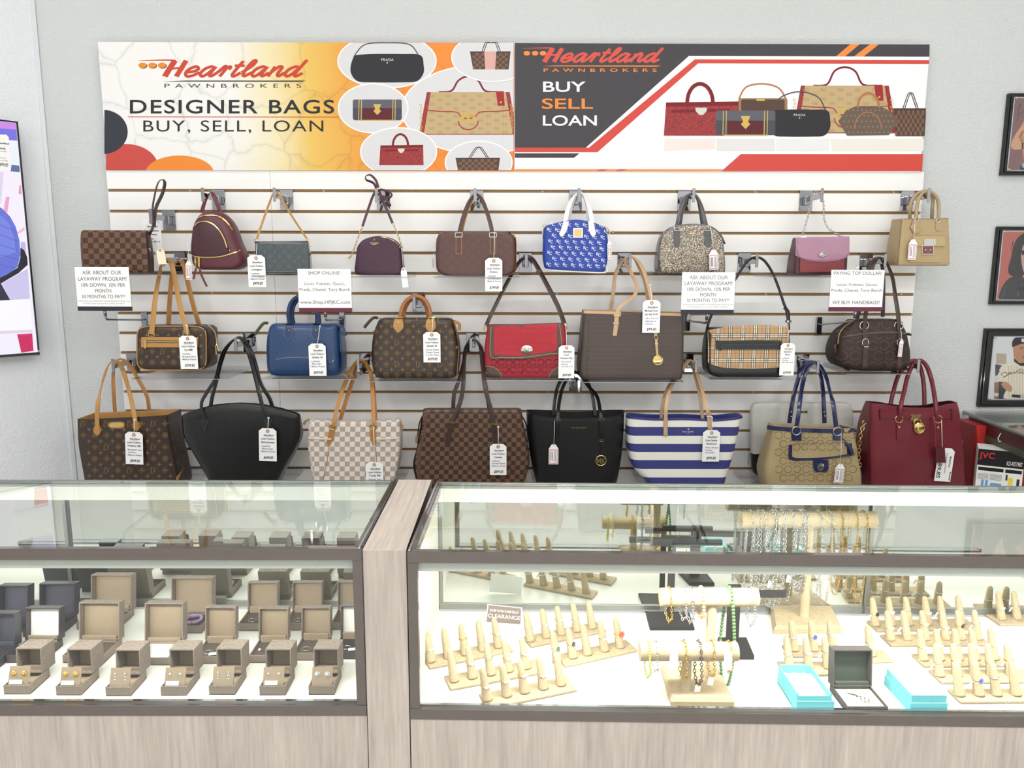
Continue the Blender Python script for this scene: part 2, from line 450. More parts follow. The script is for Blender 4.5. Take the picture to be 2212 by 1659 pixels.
def bannermat():
    m, nt, b = newmat('left_banner_print'); b.inputs['Roughness'].default_value = .42
    co = coordnode(nt); sep = nd(nt, 'ShaderNodeSeparateXYZ'); nt.links.new(co, sep.inputs[0])
    wob = noise_fac(nt, co, 2.5, 3)
    x = math1(nt, 'MULTIPLY_ADD', wob, .22, math1(nt, 'ADD', sep.outputs[0], .753-.11))
    x = math1(nt, 'DIVIDE', x, 1.5)
    col = ramp(nt, x, [(0.0, lin((236, 235, 236))), (.30, lin((234, 233, 231))), (.42, lin((232, 220, 176))), (.50, lin((226, 188, 92))), (.60, lin((226, 160, 60))), (.72, lin((234, 138, 40))), (1.0, lin((236, 126, 24)))])
    vo = nd(nt, 'ShaderNodeTexVoronoi', feature='DISTANCE_TO_EDGE'); vo.inputs['Scale'].default_value = 6.5
    dist = nd(nt, 'ShaderNodeMix', data_type='VECTOR'); dist.inputs[0].default_value = .16
    ns = nd(nt, 'ShaderNodeTexNoise'); ns.inputs['Scale'].default_value = 4.5; ns.inputs['Detail'].default_value = 4
    nt.links.new(co, ns.inputs['Vector']); nt.links.new(co, dist.inputs[4]); nt.links.new(ns.outputs['Color'], dist.inputs[5])
    nt.links.new(dist.outputs[1], vo.inputs['Vector'])
    ve = ramp(nt, vo.outputs['Distance'], [(0, (.62, .62, .62)), (.012, (.9, .9, .9)), (.06, (1, 1, 1))])
    nt.links.new(mixc(nt, .6, col, mixc(nt, 1.0, col, ve, 'MULTIPLY')), b.inputs['Base Color']); return m
def board(name, label, px0, py0, px1, py1, mat):
    a = at(px0, py0, YB); b2 = at(px1, py1, YB)
    t = thing(name, label, 'banner', ((a.x+b2.x)/2, YB, 1.893))
    hw = (b2.x-a.x)/2
    MB().box((-hw, 0, 0), (hw, .006, .4495)).build('board', mat, t); return t
def scr(px, py, h, wpx):
    sh, W = logo2d(h); k = wpx/W; return [(px+x*k, py-y) for x, y in sh[0]], sh[1]
LR = (213, 1110, 92, 367.5)
tl = board('banner', 'white and gold shop banner with grey ovals of bag pictures', 211, 89, 1110.5, 92, bannermat())
P1 = Print(tl, YB, 0)
def ell(cx, cy, rx, ry, R): return poly2d(clip(disc2d(cx, cy, rx, ry, 44)[0], *R))
def leftx(y): return 211+(y-90)*.066
for cx, cy, rx, ry, c in ((222, 285, 54, 48, (52, 55, 66)),):
    P1.put(ell(272, 362, 70, 51, (229, 1110, 92, 367.5)), inkm((196, 76, 70)), 'red_oval')
    P1.put(ell(388, 374, 74, 38, (229, 1110, 92, 367.5)), inkm((232, 138, 52)), 'orange_oval')
    P1.put(ell(cx, cy, rx, ry, (225.5, 1110, 92, 367.5)), inkm(c), 'dark_oval')
P1.put(scr(353, 165.4, 21.7, 313), inkm((196, 70, 48)), 'script_logo')
for x in (308, 329, 350):
    P1.put(disc2d(x+1.2, 142, 9.2, 6), inkm((40, 36, 34)), 'logo_dot_shadow'); P1.put(disc2d(x, 141, 9, 5.8), inkm((228, 138, 42)), 'logo_dot')
P1.put(poly2d([(350, 176), (400, 174), (651, 174), (661, 174.6), (651, 176.6)]), inkm((46, 42, 40)), 'logo_rule')
P1.put(pxs(text2d('PAWNBROKERS', 8.6, 0, 0, track=.42, width=298), 502.5, 189.5), inkm((52, 50, 48)), 'subtitle')
P1.put(pxs(text2d('DESIGNER BAGS', 29, 0, 0, bold=True, track=.06, width=446), 500, 244.5), inkm((38, 40, 44)), 'headline')
P1.put(poly2d([(276, 251.6), (731, 252.2), (731, 253.6), (276, 253)]), inkm((190, 60, 48)), 'red_rule')
P1.put(pxs(text2d('BUY, SELL, LOAN', 24.4, 0, 0, track=.06, width=396), 504, 284), inkm((38, 40, 44)), 'tagline')
OV = (213, 1109.5, 92.5, 367.5); GREY, WHT = (214, 214, 219), (250, 250, 250)
def oval(cx, cy, rx, ry):
    P1.put(ell(cx, cy, rx+2.6, ry+2.6, OV), inkm(WHT), 'oval_rim'); P1.put(ell(cx, cy, rx, ry, OV), inkm(GREY), 'oval')
def clp(pts, R=OV): return poly2d(clip(pts, *R))
def dome(x0, x1, y0, y1, r=.25):
    """bag silhouette with rounded corners"""
    w, h = x1-x0, y1-y0; q = r*min(w, h); o = []
    for cx, cy, a in ((x1-q, y1-q, 0), (x0+q, y1-q, 90), (x0+q, y0+q, 180), (x1-q, y0+q, 270)):
        o += [(cx+q*math.cos(math.radians(a+i*22.5)), cy+q*math.sin(math.radians(a+i*22.5))) for i in range(5)]
    return o
def arch(cx, cy, rx, ry, wd, a0=180, a1=360): 
    return stroke2d([(cx+rx*math.cos(math.radians(a0+(a1-a0)*i/14)), cy+ry*math.sin(math.radians(a0+(a1-a0)*i/14))) for i in range(15)], wd, 1)
INK = dict(blk=(40, 40, 46), char=(72, 72, 82), wine=(90, 30, 38), red=(164, 36, 42), dred=(120, 24, 32), gold=(206, 176, 92), tan=(190, 166, 124), dtan=(150, 122, 84),
           brn=(84, 62, 54), dbrn=(58, 44, 42), pink=(214, 168, 158), mono=(104, 88, 80), lbrn=(176, 116, 76), sil=(210, 210, 205), chk=(120, 92, 74))
I = {k: inkm(v) for k, v in INK.items()}
def crocmat():
    m, nt, b = newmat('red_scale_print'); co = coordnode(nt); b.inputs['Roughness'].default_value = .45
    vo = nd(nt, 'ShaderNodeTexVoronoi', feature='DISTANCE_TO_EDGE'); vo.inputs['Scale'].default_value = 150; nt.links.new(co, vo.inputs['Vector'])
    nt.links.new(mixc(nt, ramp(nt, vo.outputs['Distance'], [(0, (0, 0, 0)), (.25, (1, 1, 1))]), lin((112, 20, 28)), lin((178, 44, 50))), b.inputs['Base Color']); return m
I['red'] = crocmat(); I['strap_red'] = inkm((158, 40, 44))
def rnd(pts): return [p[:2] for p in cat_pts(list(pts)+[pts[0]], 5)][:-1]
def g_letter(s, flip): v, f = text2d('G', s, bold=True); return ([(-x if flip else x, y) for x, y in v], f)
def art_red(P, x0, y0, x1, y1, R):
    w, h = x1-x0, y1-y0
    P.put(arch((x0+x1)/2-.02*w, y0+.36*h, .17*w, .36*h, .05*w), I['dred'], 'bag_picture')
    P.put(poly2d(clip([(x0+.03*w, y0+.36*h), (x1-.01*w, y0+.34*h), (x1, y1), (x0, y1)], *R)), I['red'], 'bag_picture')
    P.put(poly2d([(x0+.03*w, y0+.36*h), (x1-.01*w, y0+.34*h), (x1-.01*w, y0+.42*h), (x0+.03*w, y0+.44*h)]), I['dred'], 'bag_picture')
    P.put(poly2d([(x0+.1*w, y0+.5*h), (x1-.12*w, y0+.48*h), (x1-.12*w, y0+.54*h), (x0+.1*w, y0+.56*h)]), I['dred'], 'bag_picture')
    P.put(poly2d([(x0+.42*w, y0+.46*h), (x0+.57*w, y0+.46*h), (x0+.57*w, y0+.52*h), (x0+.52*w, y0+.6*h), (x0+.47*w, y0+.6*h), (x0+.42*w, y0+.52*h)]), I['sil'], 'bag_picture')
def art_black(P, x0, y0, x1, y1, R, hy):
    w, h = x1-x0, y1-y0
    P.put(poly2d(clip(rnd([(x0+.05*w, y0+.05*h), (x0+.3*w, y0+.01*h), (x0+.7*w, y0+.01*h), (x1-.05*w, y0+.05*h), (x1-.005*w, y0+.4*h), (x1-.01*w, y0+.7*h), (x1-.1*w, y0+.96*h), (x0+.7*w, y1), (x0+.3*w, y1), (x0+.1*w, y0+.96*h), (x0+.01*w, y0+.7*h), (x0+.005*w, y0+.4*h)]), *R)), I['blk'], 'bag_picture')
    P.put(stroke2d(clip_line([(x0+.06*w, y0+.04*h), (x0+.2*w, hy+4), (x0+.5*w, hy-8), (x0+.8*w, hy+4), (x1-.08*w, y0+.04*h)], R), 2.4, 5), I['char'], 'bag_picture')
    P.put(pxs(text2d('PRADA', .085*h, bold=True, track=.1), (x0+x1)/2, y0+.25*h), I['sil'], 'bag_picture')
    P.put(disc2d((x0+x1)/2, y0+.32*h, .025*h), I['sil'], 'bag_picture')
def clip_line(p, R): return [(x, max(R[2], y)) for x, y in p]
def art_wallet(P, x0, y0, x1, y1):
    w, h = x1-x0, y1-y0
    P.put(poly2d(dome(x0, x1, y0, y1, .12)), I['char'], 'bag_picture'); P.put(poly2d(dome(x0+.2*w, x1-.2*w, y0+.42*h, y1-.04*h, .1)), I['wine'], 'bag_picture')
    P.put(poly2d(dome(x0, x1, y0, y0+.4*h, .2)), inkm((92, 92, 104)), 'bag_picture')
    for fx in (.13, .18, .82, .87): P.put(stroke2d([(x0+fx*w, y0), (x0+(fx-.01)*w, y1)], 1.7, 1), I['gold'], 'bag_picture')
    P.put(stroke2d([(x0+.14*w, y1), (x1-.14*w, y1)], 2, 1), I['gold'], 'bag_picture')
    P.put(poly2d([(x0+.42*w, y0+.22*h), (x0+.58*w, y0+.22*h), (x0+.54*w, y0+.45*h), (x0+.58*w, y0+.55*h), (x0+.5*w, y0+.75*h), (x0+.42*w, y0+.55*h), (x0+.46*w, y0+.45*h)]), I['gold'], 'bag_picture')
def art_gg(P, x0, y0, x1, y1, R, hy):
    w, h = x1-x0, y1-y0
    cx = x0+.5*w
    P.put(stroke2d(clip_line([(cx-.3*w, y0), (cx-.17*w, y0-3), (cx-.1*w, hy+6), (cx, hy-3), (cx+.1*w, hy+6), (cx+.17*w, y0-3), (cx+.3*w, y0)], R), 4, 6), I['dred'], 'bag_picture')
    P.put(clp([(x0+.08*w, y0), (x1-.08*w, y0), (x1, y1), (x0, y1)], R), I['red'], 'bag_picture')
    P.put(clp([(x0+.12*w, y0), (x1-.12*w, y0), (x1-.05*w, y1-.02*h), (x0+.05*w, y1-.02*h)], R), I['tan'], 'bag_picture')
    for i in range(10):
        for j in range(5):
            gx, gy = x0+(.13+.082*i)*w, y0+(.1+.19*j+.09*(i % 2))*h
            if gx < R[1]-4 and gx > x0+.1*w and gy < y1-3: P.put(pxs(text2d('GG', .06*h), gx, gy+2), I['dtan'], 'bag_picture')
    P.put(stroke2d(clip_line([(x0+.06*w, y0+.42*h), (x0+.2*w, y0+.45*h), (cx-.12*w, y0+.47*h), (cx-.06*w, y0+.6*h), (cx+.06*w, y0+.6*h), (cx+.12*w, y0+.47*h), (min(R[1], x1-.2*w), y0+.45*h), (min(R[1], x1-.06*w), y0+.42*h)], R), 2.2, 4), I['strap_red'], 'bag_picture')
    P.put(arch(cx, y0+.68*h, .1*w, .2*h, 2.4, 0, 180), I['strap_red'], 'bag_picture')
    for sx_ in (x0+.02*w, min(R[1]-4, x0+.95*w)):
        for k_ in range(9): P.put(ring2d(sx_+(k_ % 2)*1.6-.8, y0+(.3+.075*k_)*h, 2.3, 1.2, 8), I['gold'], 'bag_picture')
    P.put(poly2d([(x0+.78*w, y0-2), (min(R[1], x0+.86*w), y0-2), (min(R[1], x0+.87*w), y0+.32*h), (x0+.8*w, y0+.32*h)]), I['strap_red'], 'bag_picture_strap')
    P.put(disc2d(x0+.83*w, y0+.24*h, 2.2), I['gold'], 'bag_picture_stud')
    for fl, dx_ in ((False, .035), (True, -.035)): P.put(pxs(g_letter(.24*h, fl), cx+dx_*w, y0+.7*h), inkm((204, 170, 84)), 'bag_picture_letter')
def art_tote(P, x0, y0, x1, y1, R, hy, mid=None):
    w, h = x1-x0, y1-y0; cx = (x0+x1)/2
    P.put(clp([(x0, y0), (x1, y0), (x1-.05*w, y1), (x0+.08*w, y1)], R), I['brn'], 'bag_picture')
    n = 12
    for i in range(n):
        for j in range(6):
            if (i+j) % 2:
                P.put(clp([(x0+w*(i/n*.86+.07), y0+h*(j/6*.9+.08)), (x0+w*((i+1)/n*.86+.07), y0+h*(j/6*.9+.08)), (x0+w*((i+1)/n*.86+.07), y0+h*((j+1)/6*.9+.08)), (x0+w*(i/n*.86+.07), y0+h*((j+1)/6*.9+.08))], R), I['chk'], 'bag_picture') if y0+h*(j/6*.9+.08) < R[3]-1 and x0+w*(i/n*.86+.07) < R[1]-1 else None
    P.put(stroke2d([(x0, y0+1), (min(x1, R[1]), y0+1)], 2, 1), I['dbrn'], 'bag_picture')
    if mid: P.put(clp([(cx-.15*w, y0), (cx+.15*w, y0), (cx+.12*w, y1), (cx-.12*w, y1)], R), I['pink'], 'bag_picture')
    [P.put(stroke2d(clip_line([(cx-.2*w+o_, y0), (cx-.12*w+o_, (y0+hy)/2), (cx-.04*w+o_, hy+2), (cx+.04*w+o_, hy+2), (cx+.12*w+o_, (y0+hy)/2), (cx+.2*w+o_, y0)], R), 1.6, 5), I['dbrn'], 'bag_picture') for o_ in (0, 4)]
oval(1038, 237, 169, 95); art_gg(P1, 905, 199, 1118, 291, OV, 168)
oval(836, 132, 105, 57); art_black(P1, 757, 116, 916, 178, OV, 92)
oval(806, 234, 74, 52); art_wallet(P1, 762, 215, 868, 260)
oval(861, 328, 81, 51); art_red(P1, 819, 290, 915, 357, OV)
oval(1064, 124, 87, 51); art_tote(P1, 1015, 111, 1103, 150, OV, 70, True)
oval(1034, 351, 71, 45); art_tote(P1, 984, 341, 1080, 380, OV, 317)
P1.done()
tr = board('banner', 'dark grey, red and white shop banner with a row of printed bags', 1111.5, 92, 2009.3, 95, flat('right_banner_white', (246, 246, 247), .42))
P2 = Print(tr, YB, 0); RR = (1112, 1993, 93, 369)
DK = inkm((66, 64, 70)); RD = inkm((206, 74, 66)); OR = inkm((240, 140, 60))
P2.put(poly2d([(1112, 93), (2008.5, 96), (2007.5, 122.5), (1488, 121), (1265.4, 319), (1112, 319)]), DK, 'dark_field')
P2.put(poly2d([(1112, 319), (1272, 319), (1290.5, 329), (1112, 329)]), RD, 'red_band')
P2.put(poly2d([(1272, 319), (1501, 128), (1508, 137), (1290.5, 329)]), RD, 'red_band')
P2.put(poly2d([(1501, 128), (2007.3, 130), (2006.8, 138.4), (1508, 137)]), RD, 'red_band')
P2.put(poly2d([(1112, 331), (1252, 331), (1240, 341), (1112, 341)]), DK, 'dark_field')
P2.put(poly2d([(1112, 365.5), (1562, 365.5), (1558, 369.5), (1112, 369.5)]), OR, 'orange_rule')
for a, b2 in ((1290, 1309), (1331, 1351)): P2.put(poly2d([(a+6, 365.5), (b2+4, 365.5), (b2-4, 369.5), (a-3, 369.5)]), RD, 'red_band')
P2.put(poly2d([(1600, 333), (1994, 333), (1992, 370), (1558, 370)]), RD, 'red_band')
P2.put(poly2d([(1837, 95.5), (1857, 95.5), (1826, 121.6), (1806, 121.6)]), OR, 'orange_stripe'); P2.put(poly2d([(1879, 95.5), (1899, 95.5), (1866, 121.8), (1845, 121.8)]), OR, 'orange_stripe')
P2.put(scr(1173.4, 134, 18.6, 261), inkm((214, 84, 72)), 'script_logo')
for x in (1138, 1156, 1173): P2.put(disc2d(x, 115, 7, 5), OR, 'logo_dot')
P2.put(poly2d([(1171, 143), (1200, 141.6), (1420, 141.6), (1428, 142.4), (1416, 144)]), OR, 'logo_rule')
P2.put(pxs(text2d('PAWNBROKERS', 7.2, 0, 0, bold=True, track=.42, width=246), 1296, 155), OR, 'subtitle')
for s_, x0_, x1_, yb_, m_ in (('BUY', 1170, 1264, 198, inkm((250, 250, 250))), ('SELL', 1169, 1281, 234.6, OR), ('LOAN', 1170, 1292, 271, inkm((250, 250, 250)))):
    P2.put(pxs(text2d(s_, 22, 0, 0, bold=True, width=x1_-x0_), (x0_+x1_)/2, yb_), m_, 'headline_'+s_.lower())
RB = (1112, 2000, 93, 369)
for pts, c in (([(1436, 300), (1545, 300), (1545, 322), (1434, 326)], (236, 222, 218)), ([(1547, 300), (1674, 300), (1674, 326), (1548, 326)], (222, 221, 224)), ([(1676, 300), (1792, 300), (1790, 326), (1676, 326)], (228, 228, 231)), ([(1794, 300), (1996, 300), (1994, 326), (1798, 326)], (231, 227, 223))):
    P2.put(poly2d(pts), inkm(c), 'bag_reflection')
P2.put(stroke2d([(1596, 214), (1612, 188), (1648, 181), (1682, 190), (1698, 214)], 3.4, 5), I['lbrn'], 'bag_picture')
P2.put(poly2d(dome(1595, 1701, 212, 245, .15)), I['dtan'], 'bag_picture'); P2.put(poly2d(dome(1601, 1695, 215, 240, .15)), I['brn'], 'bag_picture'); P2.put(poly2d(dome(1634, 1652, 214, 218, .3)), I['gold'], 'bag_picture')
art_gg(P2, 1712, 185, 1938, 288, RB, 148)
art_red(P2, 1434, 181, 1597, 293, RB)
art_tote(P2, 1929, 234, 2001, 294, RB, 200)
art_black(P2, 1660, 236, 1794, 295, RB, 206)
art_wallet(P2, 1546, 239, 1675, 292)
P2.put(poly2d([(1811, 262), (1828, 238), (1850, 229), (1900, 229), (1924, 240), (1940, 262), (1920, 292), (1830, 293)]), I['mono'], 'bag_picture')
P2.put(arch(1876, 232, 23, 31, 5), I['lbrn'], 'bag_picture'); P2.put(arch(1875, 278, 29, 36, 2), I['lbrn'], 'bag_picture')
for i in range(12):
    for j in range(5):
        gx, gy = 1824+i*9.5+(j % 2)*4.7, 238+j*12
        if abs(gx-1876) < 58-abs(gy-262)*.5: P2.put(disc2d(gx, gy, 1.9, n=6), inkm((150, 124, 92)), 'bag_picture')
P2.done()
# ================================================================ showcases
ZT, CYF, CYB = 0.97, -1.432, -0.922
M_DARK = pm('dark_bronze_frame', (86, 79, 75), .12, 0.0, bump=.05, bs=400, var=.12, spec=.7, coat=.5)
M_CHROME = pm('chrome', (205, 207, 212), .12, 1.0, var=.02)
M_ALU = pm('brushed_aluminium', (150, 152, 150), .4, .9, var=.05)
M_VAL = pm('light_housing_grey', (178, 184, 180), .4, 0, var=.04)
M_DECK = pm('white_deck_laminate', (236, 235, 228), .4, var=.02)
M_MIRROR = pm('mirror_silver', (236, 240, 236), .015, 1.0, var=.0)
M_CREAM = pm('cream_end_panel', (226, 224, 214), .5, var=.02)
def laminate(name, c, vert=True, sc=1.0):
    m, nt, b = newmat(name); co = coordnode(nt); mp = nd(nt, 'ShaderNodeMapping'); nt.links.new(co, mp.inputs[0])
    mp.inputs['Scale'].default_value = (60*sc, 60*sc, 3*sc) if vert else (60*sc, 3*sc, 60*sc)
    f1 = noise_fac(nt, mp.outputs[0], 2.2, 5, .65); l = lin(c)
    mp2 = nd(nt, 'ShaderNodeMapping'); nt.links.new(co, mp2.inputs[0]); mp2.inputs['Scale'].default_value = (7, 7, .8) if vert else (7, .8, 7)
    f2 = noise_fac(nt, mp2.outputs[0], 2.0, 4, .6)
    a = mixc(nt, ramp(nt, f1, [(.3, (0, 0, 0)), (.7, (1, 1, 1))]), tuple(v*.80 for v in l[:3])+(1,), tuple(min(1, v*1.12) for v in l[:3])+(1,))
    nt.links.new(mixc(nt, .5, a, mixc(nt, ramp(nt, f2, [(.35, (.72, .7, .7)), (.65, (1.1, 1.1, 1.1))]), a, a, 'MULTIPLY')), b.inputs['Base Color'])
    cc = mixc(nt, 1.0, a, ramp(nt, f2, [(.3, (.8, .79, .79)), (.7, (1.0, 1.0, 1.0))]), 'MULTIPLY'); nt.links.new(cc, b.inputs['Base Color'])
    b.inputs['Roughness'].default_value = .5; add_bump(nt, b, f1, .15, .0006); return m
M_WOOD = laminate('grey_oak_laminate', (190, 181, 174)); M_WOODT = laminate('pale_oak_laminate_top', (214, 202, 192), False)
M_GTOP = glassmat('showcase_top_glass', (.93, .965, .955), .05); M_GLASS = glassmat('showcase_front_glass', (.975, .985, .98), .035)
M_GEDGE = pm('green_glass_edge', (170, 200, 194), .2, var=.05)
M_GEDGE.node_tree.nodes['Principled BSDF'].inputs['Transmission Weight'].default_value = .3
def led(nm, s): return glow(nm, (255, 250, 238), s)
ZR = .9455            # underside of the top frame rail
ZV = .921             # underside of the light housing
ZD = .612             # display deck
ZL0, ZL1 = .597, .621 # lower rail
def showcase(name, label, x0, x1, ox, oy, rz, ledm, postside):
    """x0..x1 along the front, from the inner corner"""
    t = thing(name, label, 'showcase', (ox, oy, 0), rz)
    D = CYB-CYF; xi = 0.0
    sg = -1 if postside == 'right' else 1     # which way the case runs from its inner end
    L = abs(x1-x0); X = lambda a: a*sg
    def bx(n, a, b, y0, y1, z0, z1, m, ch=0.0, par=t):
        p, q = X(a), X(b); return MB().box((min(p, q), y0, z0), (max(p, q), y1, z1), ch).build(n, m, par)
    bx('top_rail', 0, L, 0, .016, ZR, ZT, M_DARK, .0015)
    bx('top_rail', 0, L, D-.010, D, ZR, ZT, M_ALU, .0015)
    bx('top_rail', 0, .016, .016, D-.016, ZR, ZT+.0015, M_DARK, .0012)
    bx('rail_bead', .003, .007, .0, D, ZT+.001, ZT+.004, M_CHROME)
    bx('top_glass', .014, L, .012, D-.012, ZT-.006, ZT-.0005, M_GTOP)
    bx('corner_post', 0, .0205, .0015, .02, ZL1, ZR, M_DARK, .001)
    bx('corner_post', 0, .02, D-.02, D-.001, ZL1, ZR, M_ALU, .001)
    bx('lower_rail', 0, L, 0, .018, ZL0, ZL1, M_DARK, .0012)
    bx('front_glass', .018, L, .008, .0125, ZL1-.006, ZR, M_GLASS)
    bx('glass_channel', .02, L, .0128, .02, ZL1-.004, ZL1+.0035, M_CHROME)
    bx('end_panel', .0, .006, .02, D-.02, ZD, ZR, M_CREAM)
    v = bx('light_housing', .02, L, .0165, .046, ZV, ZR+.012, M_VAL, .001)
    lb = MB(); y0, y1, y2 = .024, .036, .0465
    lb.add([(X(a), y, z) for a in (.03, L-.01) for y, z in ((y0, ZV-.0012), (y1, ZV-.0075), (y2, ZV-.0012), (y2, ZV+.012), (y1, ZV-.0005))], [(0, 1, 6, 5), (1, 2, 7, 6), (2, 3, 8, 7), (3, 4, 9, 8), (4, 0, 5, 9), (0, 4, 3, 2, 1), (5, 6, 7, 8, 9)])
    fixn(lb.build('light_bar', ledm, v))
    bx('deck', .004, L, .013, D-.004, ZD-.018, ZD, M_DECK)
    # sliding mirror doors along the back
    n = 3; seg = (L-.02)/n
    for i in range(n):
        a = .02+i*seg; yy = D-.022+(i % 2)*.009
        d = bx('mirror_door', a-.012, a+seg+.012, yy, yy+.005, ZD+.022, ZR-.012, M_MIRROR)
        bx('door_track', a-.012, a+seg+.012, yy-.004, yy+.008, ZD+.004, ZD+.022, M_ALU, .001, d)
        bx('door_stile', a-.012, a-.003, yy-.003, yy+.006, ZD+.022, ZR-.012, M_ALU, .001, d)
    bx('back_track', .0, L, D-.03, D-.002, ZD, ZD+.006, M_CHROME); bx('door_header', .006, L, D-.036, D-.011, ZR-.022, ZT-.009, M_DECK, .001)
    bx('cabinet_front', 0, L, .003, .022, .1, ZL0-.001, M_WOOD); bx('plinth', 0, L, .05, D-.03, 0, .1, M_DARK)
    bx('cabinet_back', 0, L, D-.02, D-.002, 0, ZD-.02, M_CREAM); bx('cabinet_end', 0, .018, .022, D-.02, .0, ZD-.02, M_WOOD)
    return t
PX0 = atz(783, 1187, ZT).x; PX1 = atz(877, 1191, ZT).x
showcase('showcase', 'glass jewellery showcase filled with opened taupe jewellery boxes', 0, 1.35, PX0-.002, CYF, 0.0, led('left_light_bar', LED_LEFT), 'right')
RZR = math.radians(-1.3); ROY = atz(877, 1191.4, ZT).y
showcase('showcase', 'glass jewellery showcase filled with ring stands and chains', 0, 1.75, PX1+.002, ROY, RZR, led('right_light_bar', LED_RIGHT), 'left')
t = thing('filler_post', 'pale oak laminate post between the two glass showcases', 'post', ((PX0+PX1)/2, -1.18, 0))
hw = (PX1-PX0)/2-.001
MB().box((-hw, CYF+1.18-.004, 0), (hw, CYF+1.18+.014, ZT-.001)).build('front_board', M_WOOD, t)
MB().box((-hw, CYF+1.18-.004, ZT-.001), (hw, CYB+1.18, ZT+.001)).build('top_board', M_WOODT, t)
MB().box((-hw, CYB+1.18-.016, 0), (hw, CYB+1.18, ZT-.001)).build('back_board', M_WOOD, t)

# ---------------------------------------------------------------- jewellery boxes
def linen(name, c, rough=.7, var=.35):
    if name in MATS: return MATS[name]
    m, nt, b = newmat(name); co = coordnode(nt); l = lin(c); b.inputs['Roughness'].default_value = rough
    mp = nd(nt, 'ShaderNodeMapping'); mp.inputs['Scale'].default_value = (160, 160, 1400); nt.links.new(co, mp.inputs[0])
    f = noise_fac(nt, mp.outputs[0], 1.0, 3, .6)
    nt.links.new(mixc(nt, ramp(nt, f, [(.3, (0, 0, 0)), (.7, (1, 1, 1))]), tuple(v*(1-var) for v in l[:3])+(1,), tuple(v*(1+var) for v in l[:3])+(1,)), b.inputs['Base Color'])
    add_bump(nt, b, f, .3, .0005); return m
BOXC = {'taupe': (linen('taupe_ribbed_paper', (126, 115, 106)), pm('taupe_satin', (150, 134, 114), .5, var=.1), pm('dark_velvet_pad', (74, 66, 60), .9, var=.1)),
        'navy': (linen('navy_leatherette', (52, 54, 66), .35, .15), pm('navy_satin', (60, 62, 78), .5, var=.1), pm('black_velvet_pad', (30, 30, 36), .9, var=.1)),
        'white': (linen('charcoal_leatherette', (60, 56, 60), .4, .15), pm('white_satin', (244, 244, 240), .5, var=.02), pm('black_velvet_pad', (30, 30, 36), .9, var=.1)),
        'green': (linen('grey_black_paper', (70, 66, 66), .6, .25), pm('dark_green_velvet', (56, 68, 60), .8, var=.1), pm('grey_satin_pad', (190, 180, 166), .6, var=.05))}
M_BHINGE = pm('hinge_dark_steel', (90, 84, 76), .35, .8)
def jbox(label, pl, pr, py, depth, bh, lh, ld, kind, insert='pad', lean=8, cat='jewellery box'):
    """opened box: front bottom corners on the deck at (pl, py), (pr, py)"""
    a = atz(pl, py, ZD+.0005); b = atz(pr, py, ZD+.0005)
    if insert == 'back': pass
    w = (b-a).length; rz = math.atan2(b.y-a.y, b.x-a.x)
    t = thing('jewellery_box', label, cat, (a+b)/2, rz, group='opened jewellery boxes')
    mo, ml, mp = BOXC[kind]; th = .0025; h2 = w/2
    def shell(name, lo, hi, openface, m, mi, nm_in):
        # hollow tray: outer box without the open face, plus lining set inside
        (x0, y0, z0), (x1, y1, z1) = lo, hi
        mb = MB()
        mb.box((x0, y0, z0), (x1, y1, z0+th)) if openface == 'z' else mb.box((x0, y1-th, z0), (x1, y1, z1))
        if openface == 'z':
            mb.box((x0, y0, z0), (x0+th, y1, z1)); mb.box((x1-th, y0, z0), (x1, y1, z1)); mb.box((x0+th, y0, z0), (x1-th, y0+th, z1)); mb.box((x0+th, y1-th, z0), (x1-th, y1, z1))
        else:
            mb.box((x0, y0, z0), (x0+th, y1-th, z1)); mb.box((x1-th, y0, z0), (x1, y1-th, z1)); mb.box((x0+th, y0, z0), (x1-th, y1-th, z0+th)); mb.box((x0+th, y0, z1-th), (x1-th, y1-th, z1))
        o = mb.build(name, m, t)
        i = MB(); e = .0004
        if openface == 'z': i.box((x0+th+e, y0+th+e, z0+th), (x1-th-e, y1-th-e, z0+th+(z1-z0)*.55), .001)
        else: i.box((x0+th+e, y1-th-.004, z0+th+e), (x1-th-e, y1-th, z1-th-e), .001)
        i.build(nm_in, mi, o); return o
    base = shell('base', (-h2, 0, 0), (h2, depth, bh), 'z', mo, mp if insert != 'card' else ml, 'pad')
    # lid: hinged along the back edge, standing open
    lid = shell('lid', (-h2, -ld, 0), (h2, 0, lh), 'y', mo, ml, 'satin_lining')
    piv = Vector((0, depth-.001, bh+.0005)); R = Matrix.Rotation(math.radians(-lean), 4, 'X')
    lid.matrix_local = Matrix.Translation(piv) @ R @ Matrix.Translation((0, ld*.5, 0))
    # satin apron between base and lid
    sh = MB(); sh.box((-h2*.86, depth-.012, bh*.7), (h2*.86, depth-.006, bh+.012), .001); sh.build('satin_apron', ml if kind != 'white' else BOXC['taupe'][1], t)
    hg = MB(); 
    for s in (-1, 1): hg.tube([(s*h2*.9-.003, depth-.002, bh+.0015), (s*h2*.9+.003, depth-.002, bh+.0015)], .0018, 6)
    hg.build('hinge', M_BHINGE, t)
    if insert == 'card':
        c = MB(); cw = w*.8; ch = .043
        v = [(-cw/2, .004, bh*.6), (cw/2, .004, bh*.6), (cw/2, .0195, bh*.6+ch), (-cw/2, .0195, bh*.6+ch)]
        c.add(v+[(x, y+.0025, z-.0008) for x, y, z in v], [(0,1,2,3),(7,6,5,4),(0,4,5,1),(1,5,6,2),(2,6,7,3),(3,7,4,0)])
        c.build('earring_card', BOXC['taupe'][1] if kind == 'taupe' else ml, t)
    return t, w, bh, depth, rz
M_GOLD = pm('yellow_gold', (226, 186, 92), .18, 1.0, var=.05); M_SILV = pm('white_gold', (226, 226, 228), .15, 1.0, var=.03)
